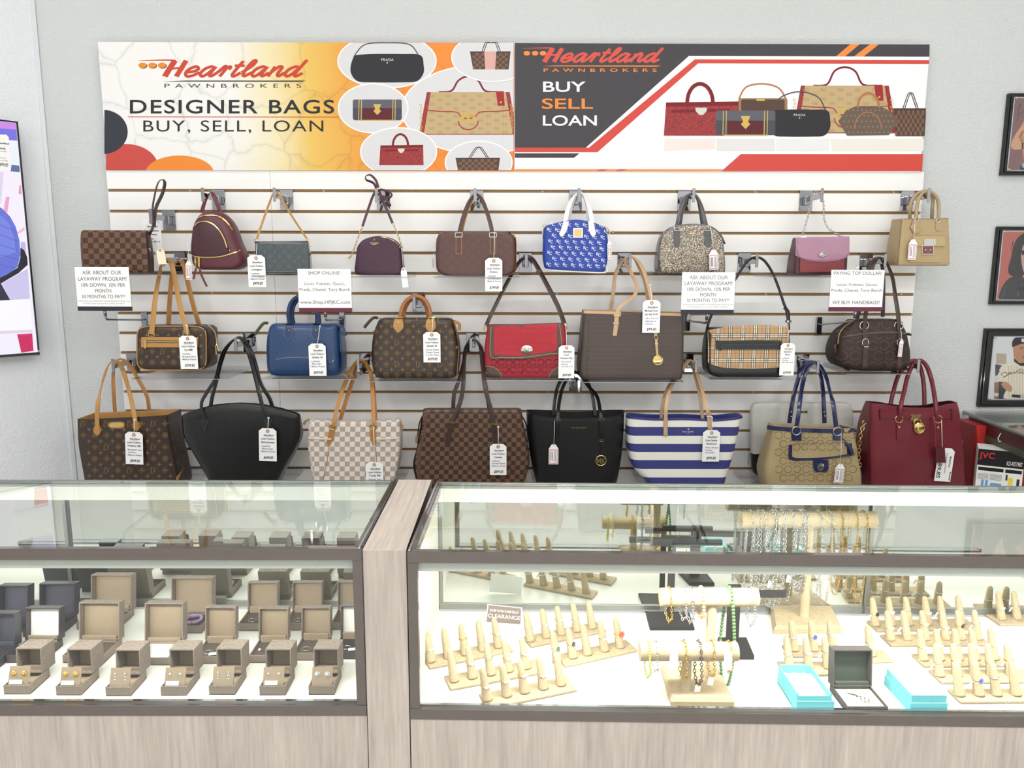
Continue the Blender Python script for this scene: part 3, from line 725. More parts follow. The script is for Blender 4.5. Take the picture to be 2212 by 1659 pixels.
M_DIAM = pm('clear_stone', (235, 240, 250), .05, .3, var=.1, coat=1.0); M_AMETH = pm('amethyst_stone', (170, 146, 196), .2, var=.15, coat=.6)
M_PAPER = pm('white_card', (246, 246, 246), .6, var=.01)
ORD = ['first', 'second', 'third', 'fourth', 'fifth', 'sixth', 'seventh', 'eighth', 'ninth', 'tenth', 'eleventh', 'twelfth', 'thirteenth', 'fourteenth']
def earring(label, loc, kind, grp='earrings on the boxed cards'):
    t = thing('earring', label, 'earring', loc, group=grp)
    if kind == 'gold':
        mb = MB()
        for k in range(6):
            an = k*PI/3; mb.ball((math.cos(an)*.0035, 0, math.sin(an)*.0035-.003), .0028, 6, 4)
        mb.build('setting', M_GOLD, t, True); MB().ball((0, -.002, -.003), .0026, 8, 5).build('stone', M_GOLD, t, True)
    elif kind == 'halo':
        mb = MB()
        for k in range(10):
            an = k*PI/5; mb.ball((math.cos(an)*.0046, 0, math.sin(an)*.0046-.004), .0014, 6, 4)
        mb.build('setting', M_DIAM, t, True); MB().ball((0, -.0015, -.004), .0034, 8, 5).build('stone', pm('pale_blue_stone', (190, 210, 226), .05, .2, coat=1), t, True)
    elif kind == 'drop':
        mb = MB(); mb.ball((0, 0, 0), .002, 6, 4); mb.torus((0, -.001, -.0105), .0032, .0012, n=10, m=5); mb.torus((0, -.001, -.017), .0028, .0011, n=10, m=5); mb.torus((0,-.001,-.005),.0022,.0007,n=8,m=4)
        mb.build('setting', M_SILV, t, True); MB().ball((0, -.002, -.0135), .0018, 6, 4).build('stone', M_DIAM, t, True)
    else:
        MB().ball((0, 0, -.002), .0024, 8, 5).build('stone', M_DIAM, t, True); MB().torus((0, 0, -.002), .0024, .0006, n=10, m=4).build('setting', M_SILV, t, True)
    return t
EK = ['gold', 'gold', 'drop', 'stud', 'drop', 'stud', 'halo']
EN = {'gold': 'yellow gold flower', 'drop': 'white gold chandelier', 'stud': 'tiny diamond stud', 'halo': 'pale blue halo'}
for i, (a, b, y) in enumerate(((9, 65, 1500), (122, 176, 1502), (229, 283, 1504), (348, 403, 1503), (452, 508, 1501), (561, 617, 1502), (667, 722, 1501))):
    o = jbox('small opened taupe box with %s earrings, %s in the front row' % (EN[EK[i]], ORD[i]), a, b, y, .074, .021, .058, .05, 'taupe', 'card', 4)
    t, w_, bh, dp, rz = o
    for s, sn in ((-1, 'left'), (1, 'right')):
        q = Matrix.Rotation(rz, 3, 'Z') @ Vector((s*w_*.2, .0132, bh*.6+.033))
        earring('%s earring, %s one on the card in the %s front-row box' % (EN[EK[i]], sn, ORD[i]), t.location+q, EK[i])
    if i in (0, 1, 3, 5):
        q = Matrix.Rotation(rz, 3, 'Z') @ Vector((-.004, .004, bh+.001))
        pt = MB().box((-.014, -.0004, 0), (.014, .0004, .009)).build('price_slip', M_PAPER); pt.location = t.location+q; pt.rotation_euler = (-.35, 0, rz)
        tagit(pt, 'small white price slip tucked into the %s front-row box' % ORD[i], 'price tag', 'slips in the jewellery boxes')
rowB = [('small opened charcoal box with a white lining, behind the first front-row box', 15, 92, 1432, 'white', .078, .024), ('large opened taupe necklace box behind the second front-row box', 136, 226, 1432, 'taupe', .092, .026),
        ('large opened taupe necklace box holding a fine pendant chain on white card', 283, 369, 1437, 'taupe', .095, .026),
        ('opened taupe box with a silver ring tag, between fourth and fifth front-row boxes', 418, 486, 1434, 'taupe', .082, .022),
        ('opened taupe box with a pearl, behind the sixth front-row box', 538, 604, 1432, 'taupe', .078, .022), ('opened taupe box with silver pins on dark pad, left of the seventh front-row box', 634, 699, 1427, 'taupe', .075, .022),
        ('opened taupe box with a white lining, cut by the showcase corner post', 722, 788, 1424, 'white', .075, .022)]
BB = []
for lab, a, b, y, kd, lh, ld in rowB: BB.append(jbox(lab, a, b, y, .085, .019, lh, ld, kd, 'pad', 9))
rowC = [('opened navy box behind the charcoal box with a white lining', 50, 128, 1376, 'navy', .085, .028), ('large opened taupe box by the mirror, behind the second row necklace box', 166, 256, 1360, 'taupe', .092, .028),
        ('large opened taupe box holding a lilac stone bracelet', 345, 436, 1368, 'taupe', .092, .028), ('opened taupe box with a thin silver chain on dark pad, back row', 515, 582, 1363, 'taupe', .074, .022),
        ('opened taupe box with small hoops on dark pad, back row', 615, 681, 1362, 'taupe', .074, .022), ('opened taupe box in the back row, cut by the corner post', 716, 782, 1361, 'taupe', .074, .022)]
CB = []
for lab, a, b, y, kd, lh, ld in rowC: CB.append(jbox(lab, a, b, y, .085, .02, lh, ld, kd, 'pad', 9))
jbox('opened navy box at the frame edge, back row', -42, 24, 1384, .085, .02, .088, .028, 'navy', 'pad', 9)
jbox('opened navy box at the frame edge, middle row', -60, -8, 1448, .085, .02, .08, .026, 'navy', 'pad', 9)
def inbox(bt, x, y, z):
    t, w_, bh, dp, rz = bt; return t.location+Matrix.Rotation(rz, 3, 'Z') @ Vector((x, y, z+bh*.7))
# lilac bracelet, pendant and small chains lying in boxes
t = thing('bracelet', 'lilac stone bracelet with gold links in the large taupe box', 'bracelet', inbox(CB[2], .018, .036, .002))
for k in range(7):
    an = 2*PI*k/7
    o = MB().box((-.009, -.003, -.004), (.009, .003, .004), .0015).build('lilac_stone', M_AMETH, t, True); o.location = (math.cos(an)*.021, math.sin(an)*.02, .005); o.rotation_euler = (0, 0, an+PI/2)
    MB().torus((math.cos(an+PI/7)*.022, math.sin(an+PI/7)*.021, .005), .003, .001, n=8, m=4).build('gold_link', M_GOLD, t, True)
def fine_chain(label, pts, m, r=.0006, name='chain', cat='necklace', pend=None):
    t = thing(name, label, cat, pts[0], group='fine chains in the jewellery boxes'); p0 = Vector(pts[0])
    MB().tube([Vector(p)-p0 for p in cat_pts([tuple(p) for p in pts], 5)], r, 5).build('chain_strand', m, t, True)
    if pend is not None: MB().ball(Vector(pend[0])-p0, pend[1], 8, 5).build('pendant', pend[2], t, True)
    return t
b = BB[2]; fine_chain('fine silver pendant necklace laid in the large taupe box', [inbox(b, -.03, .07, .004), inbox(b, -.012, .03, .004), inbox(b, 0, .022, .004), inbox(b, .015, .04, .004), inbox(b, .028, .072, .004)], M_SILV, pend=(inbox(b, 0, .021, .004), .0024, M_DIAM))
o = MB().box((-.036, 0, 0), (.036, .07, .0015)).build('white_card', M_PAPER); o.location = inbox(b, 0, .006, .0); o.rotation_euler = (0, 0, b[4]); tagit(o, 'white card pad under the pendant necklace in the large taupe box', 'card')
for bt, lab in ((BB[3], 'small silver hoop on the pad of the box behind the fifth front-row box'), (BB[5], 'silver pin on the dark pad left of the seventh front-row box'), (CB[3], 'thin silver chain loop in the back row box'), (CB[4], 'small hoop in the back row box near the corner post'), (BB[6], 'fine silver chain in the box cut by the corner post')):
    c = [inbox(bt, -.012+.01*math.cos(a_*.7), .026+.009*math.sin(a_*.7), .003) for a_ in range(9)]
    fine_chain(lab, c, M_SILV, .0007)
t = MB().ball((0, 0, 0), .0045, 10, 7).build('pearl', pm('grey_pearl', (196, 180, 186), .15, .2, coat=1), None, True); t.location = inbox(BB[4], -.02, .03, .004); tagit(t, 'round grey pearl on the pad behind the sixth front-row box', 'pearl')
for bt, lab in ((BB[1], 'white slip in the large necklace box behind the second front-row box'), (BB[3], 'white price slip in the box between fourth and fifth front-row boxes'), (BB[6], 'white price slip in the box cut by the corner post')):
    o = MB().box((-.014, -.006, 0), (.014, .006, .0008)).build('price_slip', M_PAPER); o.location = inbox(bt, .008, .018, .003); o.rotation_euler = (0, 0, .2); tagit(o, lab, 'price tag', 'slips in the jewellery boxes')

# ---------------------------------------------------------------- ring stands
def burlap(name, c):
    m, nt, b = newmat(name); co = coordnode(nt); l = lin(c); b.inputs['Roughness'].default_value = .9
    w1 = nd(nt, 'ShaderNodeTexWave', bands_direction='X'); w2 = nd(nt, 'ShaderNodeTexWave', bands_direction='Z')
    for w_ in (w1, w2):
        w_.inputs['Scale'].default_value = 95; w_.inputs['Distortion'].default_value = 3; w_.inputs['Detail'].default_value = 2; nt.links.new(co, w_.inputs[0])
    f = math1(nt, 'MULTIPLY', w1.outputs['Fac'], w2.outputs['Fac'])
    nt.links.new(mixc(nt, f, tuple(v*.72 for v in l[:3])+(1,), tuple(min(1, v*1.15) for v in l[:3])+(1,)), b.inputs['Base Color'])
    add_bump(nt, b, f, .35, .0006); return m
M_BUR = burlap('natural_burlap', (188, 170, 138))
_fin = None
def finger_mesh():
    prof = [(.0125, 0), (.0112, .004), (.0100, .02), (.0088, .042), (.0074, .06), (.0066, .067), (.0045, .0715), (.0012, .073)]
    return MB().lathe((0,0,0), prof, 14).mesh('finger', M_BUR, True)
FING = finger_mesh()
RINGM = [MB().torus((0,0,0), .0094, .0012+.0004*k, Vector((0,0,1)), 18, 6).mesh('band', m_, True) for k, m_ in enumerate((M_GOLD, M_SILV))]
GEMM = {}
def gem(c, key):
    if key not in GEMM:
        m_ = pm('gem_'+key, c, .06, .15, var=.1, coat=1.0)
        GEMM[key] = MB().lathe((0,0,0), [(.0008, -.002), (.0034, 0), (.0026, .0014), (.0004, .0016)], 8).mesh('stone', m_)
    return GEMM[key]
GC = {'clear': (232, 236, 244), 'blue': (40, 74, 190), 'orange': (212, 96, 60), 'green': (36, 90, 60), 'black': (40, 26, 30)}
def stand(nm, FL, BL, FR, bases, rings, lean=.018):
    """a burlap board with upright fingers; rings: {finger index: (metal, stone)}"""
    a = atz(*FL, ZD+.001); b = atz(*BL, ZD+.001); c = atz(*FR, ZD+.001)
    u = (c-a); L = u.length; u.normalize(); v = Vector((-u.y, u.x, 0)); W = max(.03, abs((b-a).dot(v)))
    rz = math.atan2(u.y, u.x)
    t = thing('ring_stand', 'burlap ring stand with a row of fingers, '+nm, 'ring stand', a, rz, group='burlap ring stands')
    MB().box((0, 0, 0), (L, W, .006), .0015).build('base_board', M_BUR, t)
    inv = Matrix.Rotation(-rz, 3, 'Z'); lv = math.atan2(lean, .07)
    for i, (bx_, by_) in enumerate(bases):
        p = atz(bx_, by_, ZD+.007); q = inv @ (p-a); q.y = W*.5; q.z = .0055
        f = inst('finger', FING, t, q, (-lv*.9, -lv*.35, 0))
        if i in rings:
            metal, stone = rings[i]; off = Vector((0, 0, .031+.004*((i*7) % 3)))
            E = Matrix.Rotation(rz, 3, 'Z') @ f.rotation_euler.to_matrix()
            loc = a+Matrix.Rotation(rz, 3, 'Z') @ q + E @ off
            mt = 'yellow gold' if metal == 0 else 'white gold'
            stn = {'clear': 'clear stones', 'blue': 'a big blue stone', 'orange': 'an orange flower cluster', 'green': 'a green stone', 'black': 'a black stone', None: 'no stone'}[stone]
            r = thing('ring', '%s ring, %s, %s finger, stand %s' % (mt, stn, ORD[i], nm), 'ring', loc, group='rings on the burlap stands')
            rot = (E @ Matrix.Rotation(.16, 3, 'X')).to_euler(); r.rotation_euler = rot
            inst('band', RINGM[metal], r)
            if stone:
                gm = gem(GC[stone], stone); n = 1 if stone in ('blue', 'green', 'black') else 3
                for k in range(n):
                    an = -PI/2+.35+(k-(n-1)/2)*.42
                    g = inst('stone', gm, r, (math.cos(an)*.0108, math.sin(an)*.0108, 0), (PI/2, 0, an+PI/2)); g.scale = (1, 1, 1) if n == 3 else (1.7, 1.7, 1.4)
                if stone == 'orange':
                    for k in range(6):
                        an = k*PI/3; g = inst('stone', gm, r, (.004+math.cos(an)*.005, -.0125, math.sin(an)*.005), (PI/2, 0, 0))
            # little price tag tied to the ring
            if (i+len(nm)) % 2 == 0:
                s = bpy.data.objects.new('price_tag', MB().box((-.0028, -.0003, -.014), (.0028, .0003, 0)).mesh('price_tag', M_PAPER)); COL.objects.link(s); s.parent = r
                s.location = (-.011, -.004, -.002); s.rotation_euler = (.3, .6, .4)
Z8 = lambda pts: [(880+x/4.254, 1220+y/4.254) for x, y in pts]
Z17 = lambda pts: [(1700+x/4.32, 1220+y/4.32) for x, y in pts]
Z13 = lambda pts: [(1340+x/4.254, 1220+y/4.254) for x, y in pts]
S_, G_ = 1, 0
stand('nearest the oak post', (928, 1447), (912, 1424.5), (1109, 1408), Z8([(235,910),(385,865),(545,835),(705,800),(855,775)]), {0: (S_, 'clear'), 2: (G_, None), 4: (G_, 'clear')})
stand('second from the front at the oak post', (973, 1493), (961, 1464.5), (1178, 1455), Z8([(445,1095),(615,1065),(790,1040),(955,1010),(1120,985)]), {1: (S_, 'clear'), 2: (S_, None), 3: (G_, 'clear'), 4: (S_, 'clear')})
stand('nearest the front glass by the oak post', (1053, 1535), (1031.6, 1504), (1247, 1494), Z8([(755,1275),(935,1235),(1100,1200),(1275,1165),(1440,1135)]), {0: (G_, 'clear'), 1: (G_, 'clear'), 2: (G_, 'clear'), 3: (S_, 'clear')})
stand('beside the clearance card', (1147, 1400), (1128, 1380), (1310, 1366), Z8([(1150,715),(1295,680),(1435,655),(1580,625),(1720,595)]), {0: (S_, None), 1: (S_, 'clear'), 2: (S_, 'clear'), 3: (S_, None)})
stand('holding the orange flower ring', (1221, 1443), (1182, 1423), (1377, 1408), Z8([(1385,890),(1545,875),(1680,845),(1845,815),(1990,785)]), {0: (S_, 'green'), 1: (S_, 'black'), 3: (G_, 'clear'), 4: (G_, 'orange')})
stand('by the mirror with six fingers', (1894.5, 1366), (1870, 1345), (2114, 1361), Z17([(845,580),(1010,590),(1170,585),(1350,580),(1490,575),(1660,570)]), {0: (S_, 'black'), 1: (S_, 'clear'), 2: (S_, None), 3: (S_, 'clear'), 4: (S_, None), 5: (S_, None)})
stand('second from the mirror with six fingers', (1924.5, 1398), (1903.7, 1375), (2140, 1396), Z17([(985,715),(1145,720),(1320,720),(1500,710),(1660,720),(1820,720)]), {0: (S_, 'clear'), 1: (S_, None), 2: (G_, 'clear'), 3: (S_, 'clear'), 4: (G_, 'black'), 5: (S_, None)})
stand('third from the mirror', (1996, 1443), (1971, 1417), (2184, 1441), Z17([(1300,910),(1450,905),(1620,900),(1780,900),(1950,890)]), {0: (G_, 'clear'), 1: (S_, 'clear'), 2: (S_, None), 3: (S_, 'clear'), 4: (G_, 'clear')})
stand('fourth from the mirror', (2033, 1478), (2008, 1451), (2250, 1476), Z17([(1455,1060),(1620,1060),(1790,1062),(1950,1062),(2130,1060)]), {0: (S_, None), 1: (G_, 'clear'), 3: (S_, 'green'), 4: (G_, None)})
stand('nearest the closed light blue box', (2075, 1521), (2049.5, 1493), (2290, 1519), Z17([(1620,1225),(1810,1230),(1970,1225),(2150,1222)]), {1: (S_, 'blue'), 2: (S_, None)})
stand('at the picture edge by the mirror', (2160.6, 1353), (2149, 1331), (2300, 1350), Z17([(2040,530),(2190,530)]), {0: (S_, 'clear'), 1: (S_, None)})
stand('with the big blue stone ring', (1705, 1421), (1690, 1398), (1830, 1421), Z13([(1610,800),(1795,805),(1965,800)]), {0: (S_, None), 1: (S_, 'blue'), 2: (S_, 'clear')})
stand('behind the open light blue box', (1695, 1460), (1683, 1433), (1830, 1461), Z13([(1560,950),(1755,975),(1930,975)]), {0: (S_, None), 1: (S_, 'clear'), 2: (S_, None)})
stand('half hidden behind the dark open box', (1850, 1434), (1838, 1410), (1931, 1432), Z17([(820,880)]), {0: (S_, 'clear')})

# ---------------------------------------------------------------- T bars and chains
def chainmesh(pts, lw, wr, stretch=1.5):
    """interlocking oval links along a path"""
    P = [Vector(p) for p in pts]; seg = [0.0]
    for a, b in zip(P, P[1:]): seg.append(seg[-1]+(b-a).length)
    step = lw*stretch*.78*2; n = max(3, int(seg[-1]/step)); mb = MB(); j = 0
    for i in range(n):
        s = (i+.5)*seg[-1]/n
        while j < len(seg)-2 and seg[j+1] < s: j += 1
        d = (P[j+1]-P[j]); c = P[j]+d*((s-seg[j])/max(1e-9, seg[j+1]-seg[j])); d = d.normalized() if d.length > 1e-9 else Vector((0,0,1))
        ax = d.cross(Vector((.3, 1, .1))).normalized()
        if i % 2: ax = d.cross(ax).normalized()
        sd = ax.cross(d); rs = []
        for k in range(8):
            th = 2*PI*k/8; e = d*math.sin(th)*stretch+sd*math.cos(th); ce = c+e*lw; dn = e.normalized()
            rs.append([ce+(dn*math.cos(q*PI/2)+ax*math.sin(q*PI/2))*wr for q in range(4)])
        rs.append(rs[0]); mb.rings(rs, True, False, False)
    return mb
def beads(pts, r):
    P = [Vector(p) for p in pts]; seg = [0.0]
    for a, b in zip(P, P[1:]): seg.append(seg[-1]+(b-a).length)
    n = int(seg[-1]/(2*r)); mb = MB(); j = 0
    for i in range(n):
        s = (i+.5)*seg[-1]/n
        while j < len(seg)-2 and seg[j+1] < s: j += 1
        mb.ball(P[j]+(P[j+1]-P[j])*((s-seg[j])/max(1e-9, seg[j+1]-seg[j])), r, 8, 6)
    return mb
def hang(c, br, drop, x, spread=.004):
    """loop over a bar of radius br centred at c (bar along x), hanging drop below it"""
    o = []; rr = br+.0015
    for k in range(9):
        an = math.radians(-5+190*k/8); o.append((x, -math.cos(an)*rr, math.sin(an)*rr))
    bot = -drop
    front = [(x+spread*.3, -rr*.96, -rr), (x+spread, -rr*.75, (bot-rr)/2), (x+spread*.5, -rr*.4, bot+rr*.5)]
    back = [(x-spread*.3, rr*.96, -rr), (x-spread, rr*.75, (bot-rr)/2), (x-spread*.5, rr*.4, bot+rr*.5)]
    return [Vector(c)+Vector(p) for p in cat_pts([(x, 0, bot)]+front[::-1]+o+back+[(x, 0, bot)], 4)]
def bar(t, c, half, r, name='bar'):
    mb = MB(); mb.lathe((c[0]-half, c[1], c[2]), [(r*.96, 0), (r, .002), (r, 2*half-.002), (r*.96, 2*half)], 20, Vector((1,0,0))); return mb.build(name, M_BUR, t, True, 40)
def slab(t, a, b, c2, d, h, name='base'):
    """base block from four deck corners"""
    P = [a, b, c2, d]; ce = sum(P, Vector())/4; mb = MB()
    rs = [[p for p in P], [Vector((p.x, p.y, p.z+h*.6)) for p in P], [Vector((ce.x+(p.x-ce.x)*.93, ce.y+(p.y-ce.y)*.93, p.z+h)) for p in P]]
    mb.rings(rs); return mb.build(name, M_BUR, t)
# two-tier bracelet bar
A, B_ = atz(1449, 1526, ZD), atz(1586, 1527, ZD); Cc, Dd = atz(1549, 1447, ZD), atz(1427, 1448, ZD)
t0 = (A+B_+Cc+Dd)/4
tb = thing('bracelet_bar', 'two-tier burlap bracelet bar hung with chains and green beads', 'jewellery stand', t0)
slab(tb, *[p-t0 for p in (A, B_, Cc, Dd)], .018)
s1 = atz(1481, 1491, ZD+.018)
p1 = at(1487, 1407, s1.y); b1 = p1-t0; s2 = atz(1531, 1462, ZD+.018); p2 = at(1531, 1290, s2.y); b2_ = p2-t0
hl1 = (at(1593, 1407, s1.y).x-at(1382, 1407, s1.y).x)/2; hl2 = (at(1637, 1290, s2.y).x-at(1427, 1290, s2.y).x)/2
for s, bb in ((s1, b1), (s2, b2_)):
    q = s-t0; MB().lathe((q.x, q.y, q.z-.001), [(.0135, 0), (.0115, .003), (.0105, bb.z-q.z-.004)], 14).build('stem', M_BUR, tb, True, 40)
bar(tb, b1, hl1, .0205); bar(tb, b2_, hl2, .0205)
def chain_thing(label, pts, kind, lw, wr, m, name='bracelet', cat='bracelet', grp='bracelets on the burlap bars', stretch=1.5, tagpos=None):
    p0 = Vector(pts[0]); t = thing(name, label, cat, p0, group=grp); L = [p-p0 for p in pts]
    if kind == 'beads': beads(L, lw).build('beads', m, t, True)
    elif kind == 'rope': MB().tube(L, lw, 6).build('strand', m, t, True)
    else: chainmesh(L, lw, wr, stretch).build('links', m, t, True)
    if tagpos is not None:
        o = MB().box((-.0065, -.0004, -.02), (.0065, .0004, 0)).build('price_tag', M_PAPER, t); o.location = tagpos; o.rotation_euler = (0, .15, 0)
    return t
M_JADE = pm('green_jade', (74, 120, 62), .12, var=.25, coat=.8); M_PERI = pm('peridot_green', (186, 196, 84), .15, var=.3, coat=.6); M_STEELB = pm('dark_steel_link', (110, 106, 100), .25, 1.0)
for px_, drop, kind, lw, wr, m, lab in ((1400, .062, 'beads', .0028, 0, M_PERI, 'yellow-green beaded bracelet at the end of the lower bar'), (1416, .05, 'links', .0024, .0007, M_SILV, 'thin silver link bracelet beside the yellow-green beads'),
        (1478, .075, 'links', .0036, .001, M_GOLD, 'long gold figaro bracelet on the lower bar near its stem'), (1510, .082, 'links', .003, .0011, M_STEELB, 'dark steel plate bracelet with square tag on the lower bar'),
        (1538, .062, 'links', .0028, .0009, M_GOLD, 'narrow gold bracelet with black plate on the lower bar'), (1575, .05, 'links', .0024, .0008, M_GOLD, 'gold link bracelet at the far end of the lower bar')):
    x = at(px_, 1407, s1.y).x-p1.x
    chain_thing(lab, hang(p1, .0205, drop, x), kind, lw, wr, m, tagpos=(0, -.006, .006) if px_ in (1510, 1538) else None)
for px_ in (1451, 1567):
    x = at(px_, 1400, s1.y).x
    o = MB().add([(-.009, 0, .012), (.009, 0, .012), (.009, -.002, -.03), (-.009, -.002, -.03)], [(0, 1, 2, 3)]).build('price_tag', M_PAPER); o.location = (x, s1.y-.0225, p1.z); tagit(o, 'white paper tag wrapped over the lower bar %s' % ('near its end' if px_ == 1451 else 'beside the green beads'), 'price tag', 'paper tags on the bar')
    sm = o.modifiers.new('thickness', 'SOLIDIFY'); sm.thickness = .0006
for px_, drop, kind, lw, wr, m, lab in ((1446, .06, 'links', .0026, .0009, M_GOLD, 'gold link bracelet at the end of the upper bar'), (1477, .055, 'links', .0026, .0008, M_SILV, 'silver link bracelet on the upper bar'), (1492, .062, 'links', .003, .001, M_SILV, 'heavier silver bracelet on the upper bar'),
        (1515, .05, 'beads', .0042, 0, pm('amber_pearl_beads', (206, 170, 120), .2, .2, var=.3, coat=.5), 'amber and pearl bead bracelet on the upper bar'), (1624, .07, 'links', .003, .0009, M_SILV, 'silver chain at the far end of the upper bar')):
    x = at(px_, 1290, s2.y).x-p2.x
    chain_thing(lab, hang(p2, .0205, drop, x), kind, lw, wr, m)
x = at(1576, 1290, s2.y).x-p2.x
pts = hang(p2, .0205, .21, x, .011); chain_thing('long green jade bead necklace on the upper bar', pts, 'beads', .0042, 0, M_JADE, 'necklace', 'necklace')
# tall necklace bar
A, B_, Cc, Dd = atz(1671, 1370, ZD), atz(1818, 1369, ZD), atz(1796, 1322, ZD), atz(1664, 1322, ZD); t0 = (A+B_+Cc+Dd)/4
tn = thing('necklace_bar', 'tall burlap necklace bar crowded with silver and gold chains', 'jewellery stand', t0)
slab(tn, *[p-t0 for p in (A, B_, Cc, Dd)], .022)
s3 = atz(1736, 1330, ZD+.022); p3 = at(1745, 1122, s3.y); hl3 = (at(1890, 1122, s3.y).x-at(1600, 1122, s3.y).x)/2
q = s3-t0; MB().lathe((q.x, q.y, q.z-.001), [(.015, 0), (.013, .003), (.0125, p3.z-s3.z-.004)], 14).build('stem', M_BUR, tn, True, 40)
if p3.z+.024 > ZR-.02: p3.z = ZR-.05
bar(tn, p3-t0, hl3, .0215)
random.seed(3)
CHN = [(1622, .225, .0034, S_), (1637, .235, .003, S_), (1648, .215, .0036, S_), (1668, .235, .0042, S_), (1676, .24, .003, S_), (1690, .225, .0038, S_), (1708, .22, .0034, S_), (1730, .2, .0046, S_), (1738, .205, .003, S_), (1768, .215, .0026, S_), (1790, .235, .0024, S_), (1813, .205, .0022, G_), (1845, .2, .0018, G_), (1866, .235, .0022, G_)]
for i, (px_, drop, lw, mt) in enumerate(CHN):
    x = at(px_, 1122, s3.y).x-p3.x
    chain_thing('%s chain, %s along the tall burlap necklace bar from the green beads' % ('silver link' if mt else 'yellow gold', ORD[i]), hang(p3, .0215, min(drop, p3.z-ZD-.03), x, .006), 'links', lw*.95, lw*.32, M_SILV if mt else M_GOLD, 'necklace', 'necklace', 'chains on the tall bar', 1.35,
                (.004, -.006, .07) if i in (3, 6, 10) else None)
# black earring tree and black display blocks
M_BLK = pm('black_velvet', (26, 25, 27), .85, bump=.3, bs=900, var=.2)
def eartree(label, FL, FR, BR, BL, px_bar, bars):
    P = [atz(*q, ZD) for q in (FL, FR, BR, BL)]; t0 = sum(P, Vector())/4
    t = thing('earring_tree', label, 'jewellery stand', t0)
    mb = MB(); mb.rings([[p-t0 for p in P], [p-t0+Vector((0, 0, .007)) for p in P], [(p-t0)*.94+Vector((0, 0, .009)) for p in P]]); mb.build('base', M_BLK, t)
    top = 0
    for (xa, xb, py_, dy) in bars:
        a = at(xa, py_, t0.y+dy); b = at(xb, py_, t0.y+dy)
        a.z = min(a.z, ZV-.02); top = max(top, a.z)
        MB().box((a.x-t0.x, dy-.004, a.z-t0.z-.008), (b.x-t0.x, dy+.004, a.z-t0.z+.008), .001).build('cross_bar', M_BLK, t)
        n = 5
        for k in range(n):
            xx = a.x+(b.x-a.x)*(k+.5)/n; loc = Vector((xx, t0.y+dy-.0055, a.z-.002))
            e = thing('hoop_earring', 'thin gold hoop, %s on the %s bar of the black earring tree' % (ORD[k], 'higher' if dy > 0 else 'lower'), 'earring', loc, group='hoops on the black earring trees')
            MB().torus((0, 0, -.012), .0115, .0006, Vector((1, -.35, 0)), 18, 5).build('hoop', M_GOLD, e, True)
    MB().box((-.009, -.003, .006), (.009, .003, top-t0.z)).build('upright', M_BLK, t)
    return t
eartree('black velvet earring tree behind the two-tier bracelet bar', (1404, 1362), (1500, 1362), (1488, 1327), (1395, 1327), 0, [(1375, 1520, 1208, -.012), (1405, 1560, 1172, .012)])
P = [atz(*q, ZD) for q in ((1555, 1425), (1629, 1425), (1612, 1385), (1550, 1385))]; t0 = sum(P, Vector())/4
t = thing('pendant_stand', 'black velvet upright pendant stand behind the green jade necklace', 'jewellery stand', t0)
mb = MB(); mb.rings([[p-t0 for p in P], [p-t0+Vector((0, 0, .01)) for p in P], [(p-t0)*.94+Vector((0, 0, .012)) for p in P]]); mb.build('base', M_BLK, t)
MB().box((-.022, -.004, .011), (.008, .004, .17)).build('upright', M_BLK, t)
q1 = at(1637, 1283, t0.y)-t0; q2 = at(1697, 1283, t0.y)-t0
MB().box((-.02, -.003, q1.z-.009), (q2.x, .005, q1.z+.009), .001).build('cross_arm', M_BLK, t)
# light blue gift boxes
M_BLUE = pm('robin_egg_blue_card', (112, 206, 216), .5, var=.03); M_TISS_SHEEN = pm('white_tissue_and_sheen', (248, 248, 246), .7, bump=.4, bs=120)
def gift(label, FL, FR, BL, opened):
    a, b, c = atz(*FL, ZD), atz(*FR, ZD), atz(*BL, ZD); u = (b-a); w = u.length; u.normalize(); v = Vector((-u.y, u.x, 0)); d = max(.06, (c-a).dot(v)); rz = math.atan2(u.y, u.x)
    t = thing('gift_box', label, 'gift box', a, rz)
    if opened:
        mb = MB(); th = .003; h = .026
        for lo, hi in (((0, 0, 0), (w, d, th)), ((0, 0, 0), (th, d, h)), ((w-th, 0, 0), (w, d, h)), ((th, 0, 0), (w-th, th, h)), ((th, d-th, 0), (w-th, d, h))): mb.box(lo, hi)
        mb.build('box_base', M_BLUE, t)
        mb = MB(); x0, y0, x1, y1 = -.004+.002, .002, w-.002, d-.002
        for lo, hi in (((x0+.003, y0+.002, .018), (x0+.006, y1, .042)), ((x1-.006, y0+.002, .018), (x1-.003, y1, .042)), ((x0+.006, y0+.002, .018), (x1-.006, y0+.005, .036)), ((x0+.006, y1-.004, .018), (x1-.006, y1, .046))): mb.box(lo, hi)
        mb.build('inner_sleeve', M_BLUE, t)
        mb = MB(); n = 8
        for i in range(n+1):
            for j in range(n+1): mb.v.append((.008+(w-.016)*i/n, .008+(d-.016)*j/n, .028+.006*noise.noise(Vector((i*.9, j*.8, 1)))))
        mb.f = [(i*(n+1)+j, (i+1)*(n+1)+j, (i+1)*(n+1)+j+1, i*(n+1)+j+1) for i in range(n) for j in range(n)]; mb.build('tissue_pad', M_TISS_SHEEN, t, True)
    else:
        MB().box((0, 0, 0), (w, d, .024), .001).build('box_base', M_BLUE, t); MB().box((.0022, .0022, .024), (w-.0022, d-.0022, .04), .001).build('box_lid', M_BLUE, t)
        MB().add([(.006, .006, .0404), (w-.006, .006, .0404), (w-.006, d-.006, .0404), (.006, d-.006, .0404)], [(0, 1, 2, 3)]).build('painted_lid_sheen', M_TISS_SHEEN, t)  # white sheet painted in for the bright sheen on the blue lid
    return t
gift('light blue gift box left open with white tissue', (1720, 1540), (1801, 1540), (1694, 1475), True)
